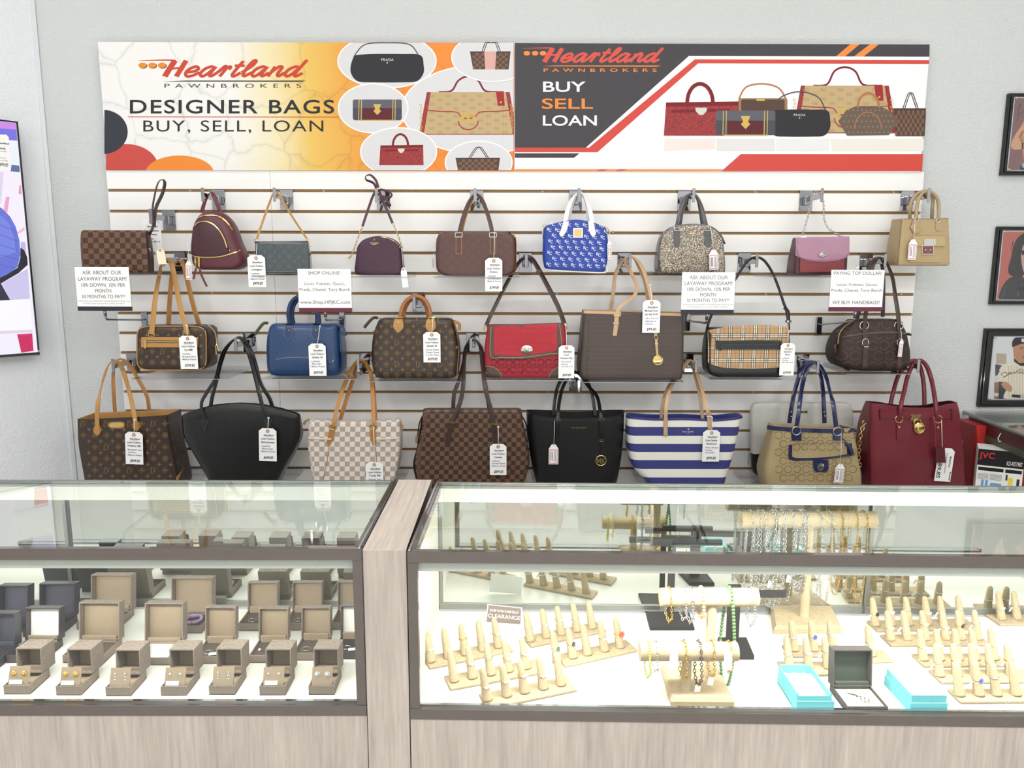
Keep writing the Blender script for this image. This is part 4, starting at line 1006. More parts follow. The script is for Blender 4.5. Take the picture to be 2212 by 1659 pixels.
gift('closed light blue gift box with a painted white sheen on its lid', (1965, 1541), (2046, 1541), (1923, 1478), False)
bx = jbox('dark open pendant box with green velvet lid lining between blue boxes', 1829.6, 1917.6, 1541.8, .088, .016, .082, .026, 'green', 'pad', 7)
t = thing('pendant', 'silver openwork cross pendant in the dark open box', 'pendant', inbox(bx, .008, .03, .004), .4)
for k in range(5):
    MB().torus(((k % 2-.5)*.011, (k//2)*.011-.01, 0), .0042, .0011, Vector((0, 0, 1)), 10, 5).build('openwork_ring', M_SILV, t, True)
o = MB().box((-.014, -.006, 0), (.014, .006, .0006)).build('price_slip', M_PAPER); o.location = inbox(bx, -.005, .055, .004); o.rotation_euler = (0, 0, -.5); tagit(o, 'white slip above the silver pendant in the dark box', 'price tag', 'slips in the jewellery boxes')
# clearance card
cs = [at(x, y, atz(1086, 1357, ZD).y) for x, y in ((1048, 1352), (1124.5, 1361), (1128, 1314), (1053, 1306))]
cy = atz(1086, 1359, ZD).y; t0 = Vector((cs[0].x, cy, ZD))
t = thing('sign_card', 'small clearance card standing behind the ring stands', 'sign', t0)
bl, br_, tr_, tl_ = [p-t0 for p in cs]; bl.z = max(.001, bl.z); 
br_.z = max(.0005, br_.z)
for p in (bl, br_): p.y = 0
for p in (tr_, tl_): p.y = .008
mb = MB(); mb.add([bl, br_, tr_, tl_]+[p+Vector((0, .001, 0)) for p in (bl, br_, tr_, tl_)], [(0,1,2,3),(7,6,5,4),(0,4,5,1),(1,5,6,2),(2,6,7,3),(3,7,4,0)]); mb.build('card', M_PAPER, t)
def cardp(u, v, o=.0003): 
    p = (bl*(1-u)+br_*u)*(1-v)+(tl_*(1-u)+tr_*u)*v; return p+Vector((0, -o, 0))
flatmesh(poly2d([(.02, .22), (.98, .22), (.97, .97), (.03, .97)]), lambda x, y: cardp(x, y), 'grey_field', inkm((122, 110, 106)), t)
flatmesh(text2d('SAVE WITH EVERYDAY', .11, .5, .7, width=.84), lambda x, y: cardp(x, y, .0006), 'lettering', inkm((252, 252, 252)), t)
flatmesh(text2d('CLEARANCE', .17, .5, .43, bold=True, width=.92), lambda x, y: cardp(x, y, .0006), 'lettering', inkm((252, 252, 252)), t)
# ================================================================ handbags
class Bag:
    def __init__(s, name, label, yf, rings, mat, r=.02, top=None, bot=None, opened=False, wob=0.0, bulge=0.0, rb=.008, rt=.006, lining=None, cat='handbag', nf=15, nv=14, cap_mat=None):
        """rings: (py, xl, xr, depth[, yoff]) bottom to top, measured on the front plane y = yf"""
        s.yf = yf
        R = []
        for q in rings:
            py, xl, xr, d = q[:4]; yo = q[4] if len(q) > 4 else 0.0
            a = at(xl, py, yf); b = at(xr, py, yf); R.append(((a.z+b.z)/2, a.x, b.x, d, yo))
        z0, z1 = R[0][0], R[-1][0]
        s.o = Vector(((R[0][1]+R[0][2])/2, yf+R[0][3]/2, z0))
        s.t = thing(name, label, cat, s.o, group=None)
        V = [((z-z0)/(z1-z0), a, b, d, yo) for z, a, b, d, yo in R]
        sm = cat_pts(V, 6) if len(V) > 2 else V
        def prof(v): return [interp([(q[0], q[k]) for q in sm], v) for k in (1, 2, 3, 4)]
        def curve(c, zc):
            if not c: return lambda x: zc
            pl = sorted((at(px, py, yf).x, at(px, py, yf).z) for px, py in c); pl = cat_pts(pl, 6)
            return lambda x: interp(pl, x)
        T = curve(top, z1); Bt = curve(bot, z0)
        H = z1-z0; rows = []
        if rb > 0: rows += [(0, rb), (.3*rb/H, .3*rb), (rb/H, 0)]
        else: rows += [(0, 0)]
        v0 = rows[-1][0]; v1 = 1-(rt/H if (rt > 0 and not opened) else 0)
        for i in range(1, nv): rows.append((v0+(v1-v0)*i/nv, 0))
        rows.append((v1, 0))
        if rt > 0 and not opened: rows += [(1-.3*rt/H, .3*rt), (1, rt)]
        mb = MB(); mb.uv = []; RS = []
        def ring(v, ins, extra_ins=0.0, zoff=0.0):
            a, b, d, yo = prof(v); ins2 = ins+extra_ins
            cx, hw, hd = (a+b)/2, max(.002, (b-a)/2-ins2), max(.002, d/2-ins2); rr = min(r, hw*.98, hd*.98)
            pts = []; L = 2*(hw-rr)
            def arc(ccx, ccy, a0):
                for k in range(1, 4): an = math.radians(a0+k*22.5); pts.append((ccx+rr*math.cos(an), ccy+rr*math.sin(an)))
            for k in range(nf): pts.append((-hw+rr+L*k/(nf-1), -hd))
            arc(hw-rr, -hd+rr, -90)
            for k in range(5): pts.append((hw, -hd+rr+(2*hd-2*rr)*k/4))
            arc(hw-rr, hd-rr, 0)
            for k in range(9): pts.append((hw-rr-L*k/8, hd))
            arc(-hw+rr, hd-rr, 90)
            for k in range(5): pts.append((-hw, hd-rr-(2*hd-2*rr)*k/4))
            arc(-hw+rr, -hd+rr, 180)
            out = []; uv = []
            per = 0.0; pu = None
            for k, (x, y) in enumerate(pts):
                if pu is not None: per += math.hypot(x-pu[0], y-pu[1])
                pu = (x, y)
                X = cx+x; Z = Bt(X)+v*(T(X)-Bt(X))+zoff
                Y = yf+d/2+yo+y
                if y <= -hd+1e-6 or True:
                    fr = max(0, -y/hd); Y -= bulge*fr*max(0, 1-(x/hw)**2)*math.sin(PI*min(1, max(0, v*.9+.05)))
                if wob:
                    nz = noise.noise(Vector((X*9, Z*9, y*5+s.o.x*3)))+.5*noise.noise(Vector((X*23, Z*19, y*9)))
                    sgn = -1 if y < 0 else 1
                    Y += sgn*nz*wob; X += (nz*wob*.5 if abs(x) > hw*.9 else 0)
                out.append(Vector((X, Y, Z))-s.o); uv.append((per-hw+rr, Z-z0))
            return out, uv
        for v, ins in rows:
            o_, uv = ring(v, ins); RS.append(o_); mb.uv += uv
        if opened:
            mb.rings(RS, True, True, False)
            s.body = mb.build('body', mat, s.t, True, 42)
            ln = MB(); IR = [RS[-1]]
            for v, ins in ((1.0, .004), (.97, .006), (.6, .006), (.25, .008)): IR.append(ring(v, 0, ins)[0])
            ln.rings(IR, True, False, True); ln.build('lining', lining or mat, s.t, True, 42)
        else:
            mb.rings(RS, True, True, True); s.body = mb.build('body', mat, s.t, True, 42)
        s.bvh = BVHTree.FromPolygons(mb.v, mb.f); s.RS = RS; s.nf = nf
        s.front_top = RS[-1][:nf]
    def split_side(s, name, mat, cond=None):
        """give the two gusset faces (or those that meet cond) their own part"""
        me = s.body.data; keep = []; go = []
        cond = cond or (lambda p: abs(p.normal.x) > .75)
        for p in me.polygons: (go if cond(p) else keep).append(tuple(p.vertices))
        V = [tuple(v.co) for v in me.vertices]; U = {}
        for l in me.loops: U[l.vertex_index] = tuple(me.uv_layers[0].data[l.index].uv)
        for nm, fs, m, ob in (('body', keep, s.body.data.materials[0], s.body), (name, go, mat, None)):
            used = sorted({i for f in fs for i in f}); ix = {i: k for k, i in enumerate(used)}
            mb = MB(); mb.v = [V[i] for i in used]; mb.f = [tuple(ix[i] for i in f) for f in fs]; mb.uv = [U.get(i, (0, 0)) for i in used]
            if ob: ob.data = mb.mesh(nm, m, True); ob.data.set_sharp_from_angle(angle=math.radians(42))
            else: mb.build(nm, m, s.t, True)
    # --- helpers: picture point -> local point
    def P(s, px, py, dy=0.0): return at(px, py, s.yf+dy)-s.o
    def hit(s, x, z):
        h = s.bvh.ray_cast(Vector((x, -1, z)), Vector((0, 1, 0)))
        if h[0] is not None: return h[0].y
        n = s.bvh.find_nearest(Vector((x, s.yf-s.o.y, z))); return n[0].y
    def patch(s, name, rows, mat, t=.0025, nx=10, ny=8, parent=None, smooth=True, lift=0.0, front=None):
        """panel lying on the front: rows (py, xl, xr) top to bottom"""
        Rr = cat_pts(rows, 4) if len(rows) > 2 else [tuple(a+(b-a)*k/ny for a, b in zip(rows[0], rows[1])) for k in range(ny+1)]
        return s._grid(name, [[(xl+(xr-xl)*i/nx, py) for i in range(nx+1)] for py, xl, xr in Rr], mat, t, parent, lift, smooth, front)
    def cols(s, name, top, bottom, mat, t=.0025, nx=14, ny=8, parent=None, lift=0.0, front=None):
        """panel between two polylines of picture points"""
        tp = cat_pts(sorted(top), 5); bt = cat_pts(sorted(bottom), 5)
        x0 = max(tp[0][0], bt[0][0]); x1 = min(tp[-1][0], bt[-1][0])
        g = []
        for j in range(ny+1):
            row = []
            for i in range(nx+1):
                x = x0+(x1-x0)*i/nx; a = interp(tp, x); b = interp(bt, x); row.append((x, a+(b-a)*j/ny))
            g.append(row)
        return s._grid(name, g, mat, t, parent, lift, True, front)
    def _grid(s, name, g, mat, t, parent, lift, smooth, front=None):
        mb = MB(); mb.uv = []; ny, nx = len(g)-1, len(g[0])-1
        for lay in (1, 0):
            for row in g:
                for px, py in row:
                    p = s.P(px, py)
                    y = (s.hit(p.x, p.z) if front is None else s.yf-s.o.y+front)
                    mb.v.append((p.x, y-lift-(t if lay else 0), p.z)); mb.uv.append((p.x, p.z))
        n = (nx+1)*(ny+1); W = nx+1
        for j in range(ny):
            for i in range(nx):
                a = j*W+i; mb.f.append((a, a+W, a+W+1, a+1)); mb.f.append((n+a, n+a+1, n+a+W+1, n+a+W))
        ed = [i for i in range(nx)] + [j*W+nx for j in range(ny)] + [ny*W+nx-i for i in range(nx)] + [(ny-j)*W for j in range(ny)]
        for a, b in zip(ed, ed[1:]+ed[:1]): mb.f.append((a, b, n+b, n+a))
        return fixn(mb.build(name, mat, parent or s.t, smooth, 40))
    def strip(s, name, pts, wpx, mat, t=.002, n=6, parent=None, lift=0.0, closed=False):
        """flat strip along picture points, lying on the front"""
        P2 = cat_pts(pts, n) if len(pts) > 2 else [tuple(a+(b-a)*k/8 for a, b in zip(pts[0], pts[1])) for k in range(9)]
        vs, fs = stroke2d(P2, wpx, 1); mb = MB(); m = len(vs); V = []
        for lay in (1, 0):
            for px, py in vs:
                p = s.P(px, py); V.append((p.x, s.hit(p.x, p.z)-lift-(t if lay else 0), p.z))
        F = [tuple(f) for f in fs]+[tuple(i+m for i in f[::-1]) for f in fs]
        k = len(P2)
        for i in range(k-1):
            F.append((2*i, 2*i+2, m+2*i+2, m+2*i)); F.append((2*i+1, m+2*i+1, m+2*i+3, 2*i+3))
        F.append((0, m, m+1, 1)); F.append((2*k-2, 2*k-1, m+2*k-1, m+2*k-2))
        mb.add(V, F); return fixn(mb.build(name, mat, parent or s.t, False))
    def print_(s, name, shapes, mat, parent=None, lift=.0005, front=None):
        """thin print: 2d shapes in picture coordinates, laid on the front"""
        mb = MB()
        for sh in (shapes if isinstance(shapes, list) else [shapes]):
            V = []
            for px, py in sh[0]:
                p = s.P(px, py); V.append((p.x, (s.hit(p.x, p.z) if front is None else s.yf-s.o.y+front)-lift, p.z))
            mb.add(V, sh[1])
        o = mb.build(name, mat, parent or s.t)
        if isinstance(shapes, list): o['kind'] = 'stuff'
        return o
    def onhook(s, name, pts):
        """carry the top of a handle back over the hook arm behind it"""
        if name not in ('handle', 'shoulder_strap', 'grab_handle', 'shoulder_chain', 'crossbody_strap'): return pts
        s.nh = getattr(s, 'nh', 0)+1; top = min(p[1] for p in pts); yt = -.122+.018*(s.nh-1)-s.yf; o = []
        for p in pts:
            u = max(0.0, min(1.0, (95-(p[1]-top))/70)); u = u*u*(3-2*u); d = p[2] if len(p) > 2 else 0.0
            o.append((p[0], p[1], d*(1-u)+yt*u)+tuple(p[3:]))
        return o
    def strap(s, name, pts, w, t, mat, n=6, parent=None):
        """free strap: (px, py, dy[, roll])"""
        pts = s.onhook(name, pts)
        C = cat_pts([tuple(p)+(0,)*(4-len(p)) for p in pts], n)
        return MB().strap([s.P(*c[:3]) for c in C], w, t, [c[3] for c in C]).build(name, mat, parent or s.t, True, 50)
    def tube(s, name, pts, r, mat, n=6, parent=None, seg=8):
        pts = s.onhook(name, pts)
        C = cat_pts([tuple(p)+(0,)*(3-len(p)) for p in pts], n)
        return MB().tube([s.P(*c) for c in C], r, seg).build(name, mat, parent or s.t, True, 60)
    def ring(s, name, px, py, dy, R, r, mat, parent=None, sx=1, sz=1, n=18):
        p = s.P(px, py); y = s.hit(p.x, p.z)-r-.0003 if dy is None else s.P(px, py, dy).y
        if dy is not None: p = s.P(px, py, dy)
        return MB().torus((p.x, y, p.z), R, r, n=n, sx=sx, sz=sz).build(name, mat, parent or s.t, True)
    def stud(s, name, px, py, R, mat, parent=None, h=.002, sx=1.0, dy=None):
        p = s.P(px, py) if dy is None else s.P(px, py, dy); y = s.hit(p.x, p.z)+.0005 if dy is None else p.y
        o = MB().lathe((0, 0, 0), [(R, 0), (R, h*.6), (R*.7, h), (R*.15, h*1.15)], 14, Vector((0,-1,0))).build(name, mat, parent or s.t, True, 50); o.location = (p.x, y, p.z); o.scale = (sx, 1, 1); return o
    def frame(s, name, x0, x1, y0, y1, wpx, mat, t=.002, parent=None, lift=0.0):
        return s.strip(name, [(x0, y0), (x1, y0), (x1, y1), (x0, y1), (x0, y0)], wpx, mat, t, 1, parent, lift) if False else s.strip(name, _rect(x0, x1, y0, y1), wpx, mat, t, 1, parent, lift)
    def chain(s, name, pts, lw, wr, mat, n=6, stretch=1.4, parent=None):
        pts = s.onhook(name, pts)
        C = cat_pts([tuple(p)+(0,)*(3-len(p)) for p in pts], n); return chainmesh([s.P(*c) for c in C], lw, wr, stretch).build(name, mat, parent or s.t, True)
def _rect(x0, x1, y0, y1):
    o = []
    for a, b in (((x0, y0), (x1, y0)), ((x1, y0), (x1, y1)), ((x1, y1), (x0, y1)), ((x0, y1), (x0, y0))):
        o += [(a[0]+(b[0]-a[0])*k/4, a[1]+(b[1]-a[1])*k/4) for k in range(4)]
    return o+[(x0, y0)]
def lthr(name, c, rough=.42, bump=.25, bs=500, var=.08, coat=.0): return pm(name, c, rough, 0, bump, bs, var, 25, coat)
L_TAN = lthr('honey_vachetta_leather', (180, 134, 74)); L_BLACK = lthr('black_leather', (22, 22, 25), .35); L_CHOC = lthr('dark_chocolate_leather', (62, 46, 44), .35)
L_BRN = lthr('brown_leather', (78, 58, 50), .4); L_NUDE = lthr('nude_tan_leather', (196, 164, 130), .45); L_WHITE = lthr('white_leather', (236, 236, 236), .4)
L_PLUM = lthr('plum_leather', (74, 38, 58), .42); L_WINE = lthr('burgundy_leather', (96, 34, 46), .4); L_NAVY = lthr('navy_patent', (38, 44, 84), .2, coat=.5)
HW_G = pm('gold_hardware', (222, 196, 132), .16, 1.0, var=.05); HW_S = pm('nickel_hardware', (200, 198, 192), .2, 1.0, var=.05); HW_D = pm('dark_zip_metal', (104, 96, 84), .35, .9)
THREAD = flat('cream_stitching', (226, 204, 160))
# --- monogram glyphs (unit size)
def g_lv():
    return join2d([stroke2d([(-.36, .5), (-.2, .5)], .09, 1), stroke2d([(-.26, .5), (-.42, -.5)], .13, 1), stroke2d([(-.5, -.46), (.02, -.46), (.08, -.3)], .08, 1),
                   stroke2d([(-.02, .46), (.22, -.3)], .13, 1), stroke2d([(.22, -.3), (.48, .46)], .06, 1), stroke2d([(-.12, .46), (.1, .46)], .06, 1), stroke2d([(.38, .46), (.56, .46)], .06, 1)])
def g_flower(r=.42): return poly2d([(r*(.72+.28*math.cos(4*t))*math.cos(t), r*(.72+.28*math.cos(4*t))*math.sin(t)) for t in [2*PI*i/32 for i in range(32)]])
def g_star():
    o = []; 
    for i in range(4):
        a = PI/2*i; b = PI/2*(i+1)
        for k in range(4):
            u = k/4; q = 1-1.2*u*(1-u); o.append((.52*((1-u)*math.cos(a)+u*math.cos(b))*q, .52*((1-u)*math.sin(a)+u*math.sin(b))*q))
    o.append(o[0]); return join2d([stroke2d(o, .075, 1), xf(g_flower(.24))])
def g_circ(): return join2d([ring2d(0, 0, .4, .09, 14), g_flower(.3)])
G_LV, G_FL, G_ST, G_CI = g_lv(), g_flower(), g_star(), g_circ()
def monogram(x0, x1, y0, y1, c, size, ph=0, keep=None, upside=False):
    out = []; j = 0; y = y0
    while y < y1:
        i = 0; x = x0+(j % 2)*0
        row = j % 4
        n = int((x1-x0)/(c/2))+2
        for i in range(-1, n):
            if row in (0, 2):
                gx = x0+i*c
                k = (i+(1 if row == 2 else 0)+ph) % 2
                g = G_ST if k else (G_LV if row == 0 else G_CI); sz = size
            else:
                gx = x0+i*c+c/2; g = G_FL; sz = size*.72
            if gx < x0-1 or gx > x1+1: continue
            if keep and not keep(gx, y): continue
            s_ = xf(g, 0, 0, sz)
            out.append(([(gx+px, y-py*(-1 if upside and g is G_LV else 1)) for px, py in s_[0]], s_[1]))
        y += c/2; j += 1
    return out
M_MONO = pm('brown_coated_canvas', (54, 41, 36), .34, bump=.3, bs=900, var=.12, vs=200, bdist=.0004); K_MONO = flat('monogram_ochre', (122, 96, 58), .45)
M_EBENE = checker('brown_check_canvas', (58, 40, 35), (112, 76, 51), .0187); M_EBENE2 = checker('brown_check_canvas_small', (60, 44, 40), (110, 82, 62), .0172)
M_AZUR = checker('cream_grey_check_canvas', (232, 222, 204), (176, 164, 164), .0183)
def epi(name, c):
    m, nt, b = newmat(name); co = coordnode(nt); mp = nd(nt, 'ShaderNodeMapping'); mp.inputs['Scale'].default_value = (60, 60, 1100); nt.links.new(co, mp.inputs[0])
    f = noise_fac(nt, mp.outputs[0], 1.0, 2); l = lin(c); b.inputs['Roughness'].default_value = .3; b.inputs['Coat Weight'].default_value = .2
    nt.links.new(mixc(nt, f, tuple(v*.8 for v in l[:3])+(1,), tuple(v*1.2 for v in l[:3])+(1,)), b.inputs['Base Color']); add_bump(nt, b, f, .35, .0006); return m
def stitch(B, name, pts, wpx=.9): return B.strip(name, pts, wpx, THREAD, .0004, 6, None, .0026)

Y1, Y2, Y3 = -.17, -.21, -.25
# 1 brown check clutch -----------------------------------------------------------------
B = Bag('clutch_bag', 'brown checked clutch with a dark wrist strap above the layaway sign', -.2, [(590, 176, 321, .055), (560, 172, 320, .055), (520, 170, 317, .05), (497, 172, 315, .035)], M_EBENE, .014, wob=.0015)
B.split_side('side_gusset', L_CHOC, lambda p: p.normal.x > .75); B.split_side('side_gusset', L_CHOC, lambda p: p.normal.x < -.75)
B.strap('wrist_strap', [(322, 508, .03, 20), (331, 486, .02, 30), (330, 446, .02, 40), (340, 399, .02, 50), (350, 388, .02, 80), (356, 396, .024, 60), (350, 420, .024, 40), (338, 446, .026, 30), (334, 470, .026, 20), (333, 490, .03, 20)], .011, .003, L_CHOC)
B.tube('zipper', [(321, 530, .022), (323, 545, .02), (322, 560, .02), (323, 580, .022)], .0022, HW_G); B.ring('zip_pull', 322, 540, .012, .005, .0014, HW_G)
B.print_('emboss_mark', [xf(ring2d(195, 536, 4, 1.2, 10)), xf(ring2d(293, 535, 4, 1.2, 10))], flat('check_emboss', (64, 44, 36)))
# 2 burgundy mini backpack --------------------------------------------------------------
B = Bag('mini_backpack', 'small burgundy leather backpack with gold zips hanging on a hook', Y1, [(583, 421, 514, .085), (570, 411, 523, .1), (552, 408, 523, .1), (525, 408, 512, .095), (492, 411, 502, .085), (470, 420, 490, .07), (456, 434, 476, .05)], lthr('burgundy_pebbled_leather', (92, 42, 54), .38, .5, 260), .03, wob=.0012, bulge=.012, rb=.012, rt=.012)
pk = B.cols('front_pocket', [(411, 530), (414, 498), (426, 483), (444, 478), (462, 483), (477, 496), (488, 516), (495, 538)], [(411, 549), (440, 553), (470, 552), (495, 545)], lthr('dark_burgundy_leather', (66, 30, 40), .4, .45, 260), .008)
B.strip('pocket_zip', [(418, 494), (430, 482), (446, 478.5), (463, 484), (478, 498), (488, 516), (494, 535)], 2.2, HW_G, .002, 6, None, .008); B.strip('top_zip', [(424, 472), (440, 466), (468, 466), (486, 476), (500, 496)], 2.2, HW_G, .0025); B.strip('base_zip', [(412, 552), (440, 556), (480, 554), (514, 543)], 2.4, HW_G, .003)
B.strap('grab_handle', [(436, 460, .04, 0), (441, 440, .045, 20), (451, 420, .05, 60), (457, 416, .05, 70), (463, 426, .05, 30), (472, 446, .045, 10), (476, 460, .04, 0)], .014, .003, L_WINE)
for x_, y0_, pts in ((424, 556, [(424, 578), (421, 590), (418, 603)]), (432, 556, [(431, 578), (436, 596), (447, 619)])):
    B.strip('zip_pull', [(x_, y0_), (x_-1, 578)], 4.6, HW_G, .003, 6, None, .003); B.strap('leather_tassel', [(p[0], p[1], -.022) for p in pts], .007, .002, L_WINE)
B.stud('rivet', 415, 545, .0028, HW_G); B.stud('rivet', 497, 541, .0028, HW_G); B.stud('rivet', 515, 541, .0028, HW_G)
B.print_('brand_lettering', pxs(text2d('MICHAEL KORS', 2.6, bold=True, track=.12), 453, 544), HW_G, lift=.0018)
# 3 dark green patent pochette -----------------------------------------------------------
B = Bag('pochette', 'dark green embossed patent pochette with thin tan strap', Y1, [(591, 554, 669, .045), (560, 551, 668, .042), (522, 550, 664, .03)], pm('dark_green_patent', (62, 72, 78), .12, 0, .25, 12, .12, 20, .8, bdist=.004), .008, rt=.003)
B.strip('top_band', [(550, 523), (607, 522.5), (664, 522)], 3.5, lthr('black_patent_trim', (36, 38, 46), .2), .0015)
EMB = flat('patent_emboss', (84, 96, 102), .1, .8)
B.print_('embossed_motifs', [s for s in monogram(562, 662, 533, 586, 21, 13)], EMB)
B.strap('shoulder_strap', [(554, 520, .01, 0), (560, 500, .015, 0), (577, 452, .03, 10), (590, 418, .05, 50), (595, 413, .055, 80), (602, 420, .05, 40), (630, 466, .03, 50), (663, 516, .012, 60)], .008, .0025, L_TAN)
B.ring('strap_clasp', 553, 519, .005, .006, .0015, HW_G); B.tube('strap_clasp', [(664, 516, .006), (669, 523, .005), (672, 533, .003)], .0022, HW_G); B.ring('strap_clasp', 664, 519, .005, .005, .0014, HW_G)
# 4 plum dome crossbody -------------------------------------------------------------------
B = Bag('dome_crossbody_bag', 'plum dome crossbody bag with chain and knotted strap', Y1, [(594, 765, 871, .075), (570, 763, 870, .075), (545, 765, 868, .07), (509, 768, 866, .05)], lthr('plum_saffiano_leather', (66, 36, 58), .45, .5, 900), .02, top=[(764, 546), (770, 532), (784, 518), (804, 511), (820, 509.5), (840, 513), (856, 522), (864, 533), (870, 548)])
B.strip('gold_zip', [(822, 511), (840, 515), (856, 524), (864, 535), (868, 548)], 1.6, HW_G, .0025)
B.chain('strap_chain', [(757, 556, .02), (764, 540, .02), (774, 512, .025), (783, 489, .03)], .0034, .0011, HW_G); B.chain('strap_chain', [(869, 536, .02), (862, 514, .025), (852, 490, .03), (848, 482, .03)], .0034, .0011, HW_G)
B.strap('crossbody_strap', [(783, 489, .03, 0), (792, 462, .04, 0), (803, 430, .05, 0), (812, 408, .05, 20), (806, 395, .05, 30), (792, 389, .05, 50), (790, 381, .05, 70), (800, 378, .05, 50), (812, 390, .05, 20), (818, 408, .048, 10), (826, 432, .04, 0), (838, 458, .035, 0), (848, 482, .03, 0)], .009, .0025, L_PLUM)
B.strap('strap_loop', [(817, 408, .045), (835, 412, .04), (846, 420, .04), (840, 428, .045), (826, 424, .05), (838, 436, .045), (843, 444, .05), (832, 440, .055), (820, 414, .05)], .007, .0025, L_PLUM)
B.strap('elastic_tie', [(808, 409, .04), (815, 408, .035), (822, 406, .04)], .006, .002, flat('cream_elastic', (222, 200, 176)))
B.tube('lobster_clasp', [(756, 553, .02), (752, 560, .02)], .003, HW_G)
B.print_('spade_mark', [disc2d(808.5, 518, 1.3), pxs(text2d('kate spade', 3.0, bold=True), 809, 526), poly2d([(804.5, 527.5), (813.5, 527), (813.5, 528.2), (804.5, 528.7)])], HW_G)
# 5 cocoa embossed barrel -----------------------------------------------------------------
B = Bag('satchel', 'cocoa brown embossed satchel with two short handles and tan edging', Y1, [(595.5, 962, 1094, .1), (593, 952, 1104, .103), (586, 944, 1112, .105), (575, 940.5, 1115, .105), (548, 940, 1115.5, .105), (520, 941, 1114.5, .105), (509, 944.5, 1111, .103), (502, 952, 1103, .1), (499.5, 962, 1093, .096)], lthr('cocoa_leather', (88, 61, 58), .4, .2, 500), .022, rb=.002, rt=.002)
B.print_('embossed_motifs', monogram(952, 1108, 508, 588, 23.5, 14), flat('cocoa_emboss', (108, 78, 73), .3))
B.strip('tan_piping', [(1100, 501), (1111, 508), (1114.5, 520), (1115, 550), (1114.5, 575), (1111, 588), (1100, 594)], 1.4, L_TAN, .003)
for xs in (991, 1065):
    B.patch('handle_tab', [(514, xs-6.5, xs+6.5), (549, xs-6.5, xs+6.5)], lthr('tan_edge', (176, 122, 70)), .002, 4, 6); B.patch('handle_tab', [(515, xs-5.2, xs+5.2), (547.6, xs-5.2, xs+5.2)], lthr('cocoa_leather_dark', (84, 60, 58), .4), .003, 4, 6)
    B.strip('buckle_frame', _rect(xs-7.5, xs+7.5, 503, 512), 1.8, HW_S, .004, 1)
B.strap('handle', [(991, 515, -.001, 10), (994, 495, .005, 20), (1001, 468, .02, 30), (1012, 438, .035, 50), (1024, 421, .05, 70), (1032, 420, .05, 80), (1042, 432, .04, 50), (1053, 462, .02, 30), (1061, 490, .005, 10), (1064, 512, -.001, 0)], .014, .006, lthr('cocoa_leather_dark', (84, 60, 58), .4))
B.strap('handle', [(996, 502, .07, 10), (1004, 470, .06, 30), (1018, 434, .055, 60), (1029, 421, .055, 80), (1045, 440, .06, 50), (1058, 478, .07, 10), (1062, 500, .075, 0)], .013, .005, L_TAN)
B.tube('zip_pull', [(938, 548, .02), (936, 560, .015), (936, 578, .015)], .0025, HW_S)
# 6 blue lettered dome tote ------------------------------------------------------------------
B = Bag('dome_satchel', 'royal blue dome satchel printed all over with white KC letters', Y1, [(586, 1178, 1308, .075), (560, 1174, 1313, .085), (530, 1174, 1316, .085), (500, 1174, 1315, .07), (474, 1176, 1312, .045)], pm('royal_blue_twill', (38, 66, 160), .55, 0, .3, 900, .08, 120), .018, top=[(1172, 491), (1190, 484), (1214, 478.5), (1246, 474), (1280, 480), (1304, 489), (1317, 500)], bot=[(1176, 581), (1240, 585), (1310, 588)])
W2 = flat('white_print', (232, 236, 244)); sh = []
for j in range(9):
    for i in range(-1, 9):
        x_ = 1176+17.6*i+(8.8 if j % 2 else 0)+1.5*j % 5; y_ = 486+12.5*j+.035*(x_-1176)
        if 1180 < x_ < 1310 and 480 < y_-4 and y_ < 582 and not (1236 < x_ < 1262 and 492 < y_ < 518):
            sh.append(pxs(text2d('K', 6.2, -2.2, 1.2, bold=True), x_, y_)); sh.append(pxs(text2d('C', 6.2, 1.8, -1.4, bold=True), x_, y_))
B.print_('letter_print', sh, W2)
B.strip('white_piping', [(1178, 581), (1210, 585), (1260, 588), (1308, 588.6), (1312, 578)], 1.8, L_WHITE, .003)
for xs, tp in (((1223, 470), (1214, 509)), ((1276, 470), (1281, 513))):
    B.patch('handle_tab', [(478, xs[0]-5.5, xs[0]+6), (495, (xs[0]+tp[0])/2-6.5, (xs[0]+tp[0])/2+6.5), (505, tp[0]-6, tp[0]+6), (511, tp[0]-1.5, tp[0]+1.5)], L_WHITE, .003, 5, 6)
B.strap('handle', [(1221, 481, -.002, 0), (1226, 455, .01, 20), (1234, 434, .025, 40), (1246, 419, .045, 70), (1253, 416, .05, 80), (1261, 421, .045, 60), (1270, 440, .02, 30), (1276, 462, .008, 10), (1279, 482, -.002, 0)], .016, .004, L_WHITE)
B.strap('handle', [(1228, 479, .07, 10), (1234, 445, .06, 40), (1248, 419, .055, 75), (1256, 418, .055, 80), (1267, 440, .06, 40), (1272, 478, .07, 10)], .014, .004, L_WHITE)
f_ = B.patch('plaque_surround', [(492.5, 1238, 1259), (513.5, 1238, 1259)], L_WHITE, .003, 4, 4); B.patch('gold_plaque', [(495.5, 1241, 1256), (510.5, 1241, 1256)], HW_G, .0045, 3, 3)
B.ring('strap_ring', 1177, 488, .03, .006, .0016, HW_G); B.chain('strap_chain', [(1305, 490, .03), (1312, 494, .02), (1318, 500, .02), (1326, 501, .02)], .003, .001, HW_G)
B.strap('side_strap', [(1174, 494, .03, 60), (1172, 510, .03, 60), (1173, 525, .03, 60)], .008, .003, L_WHITE)
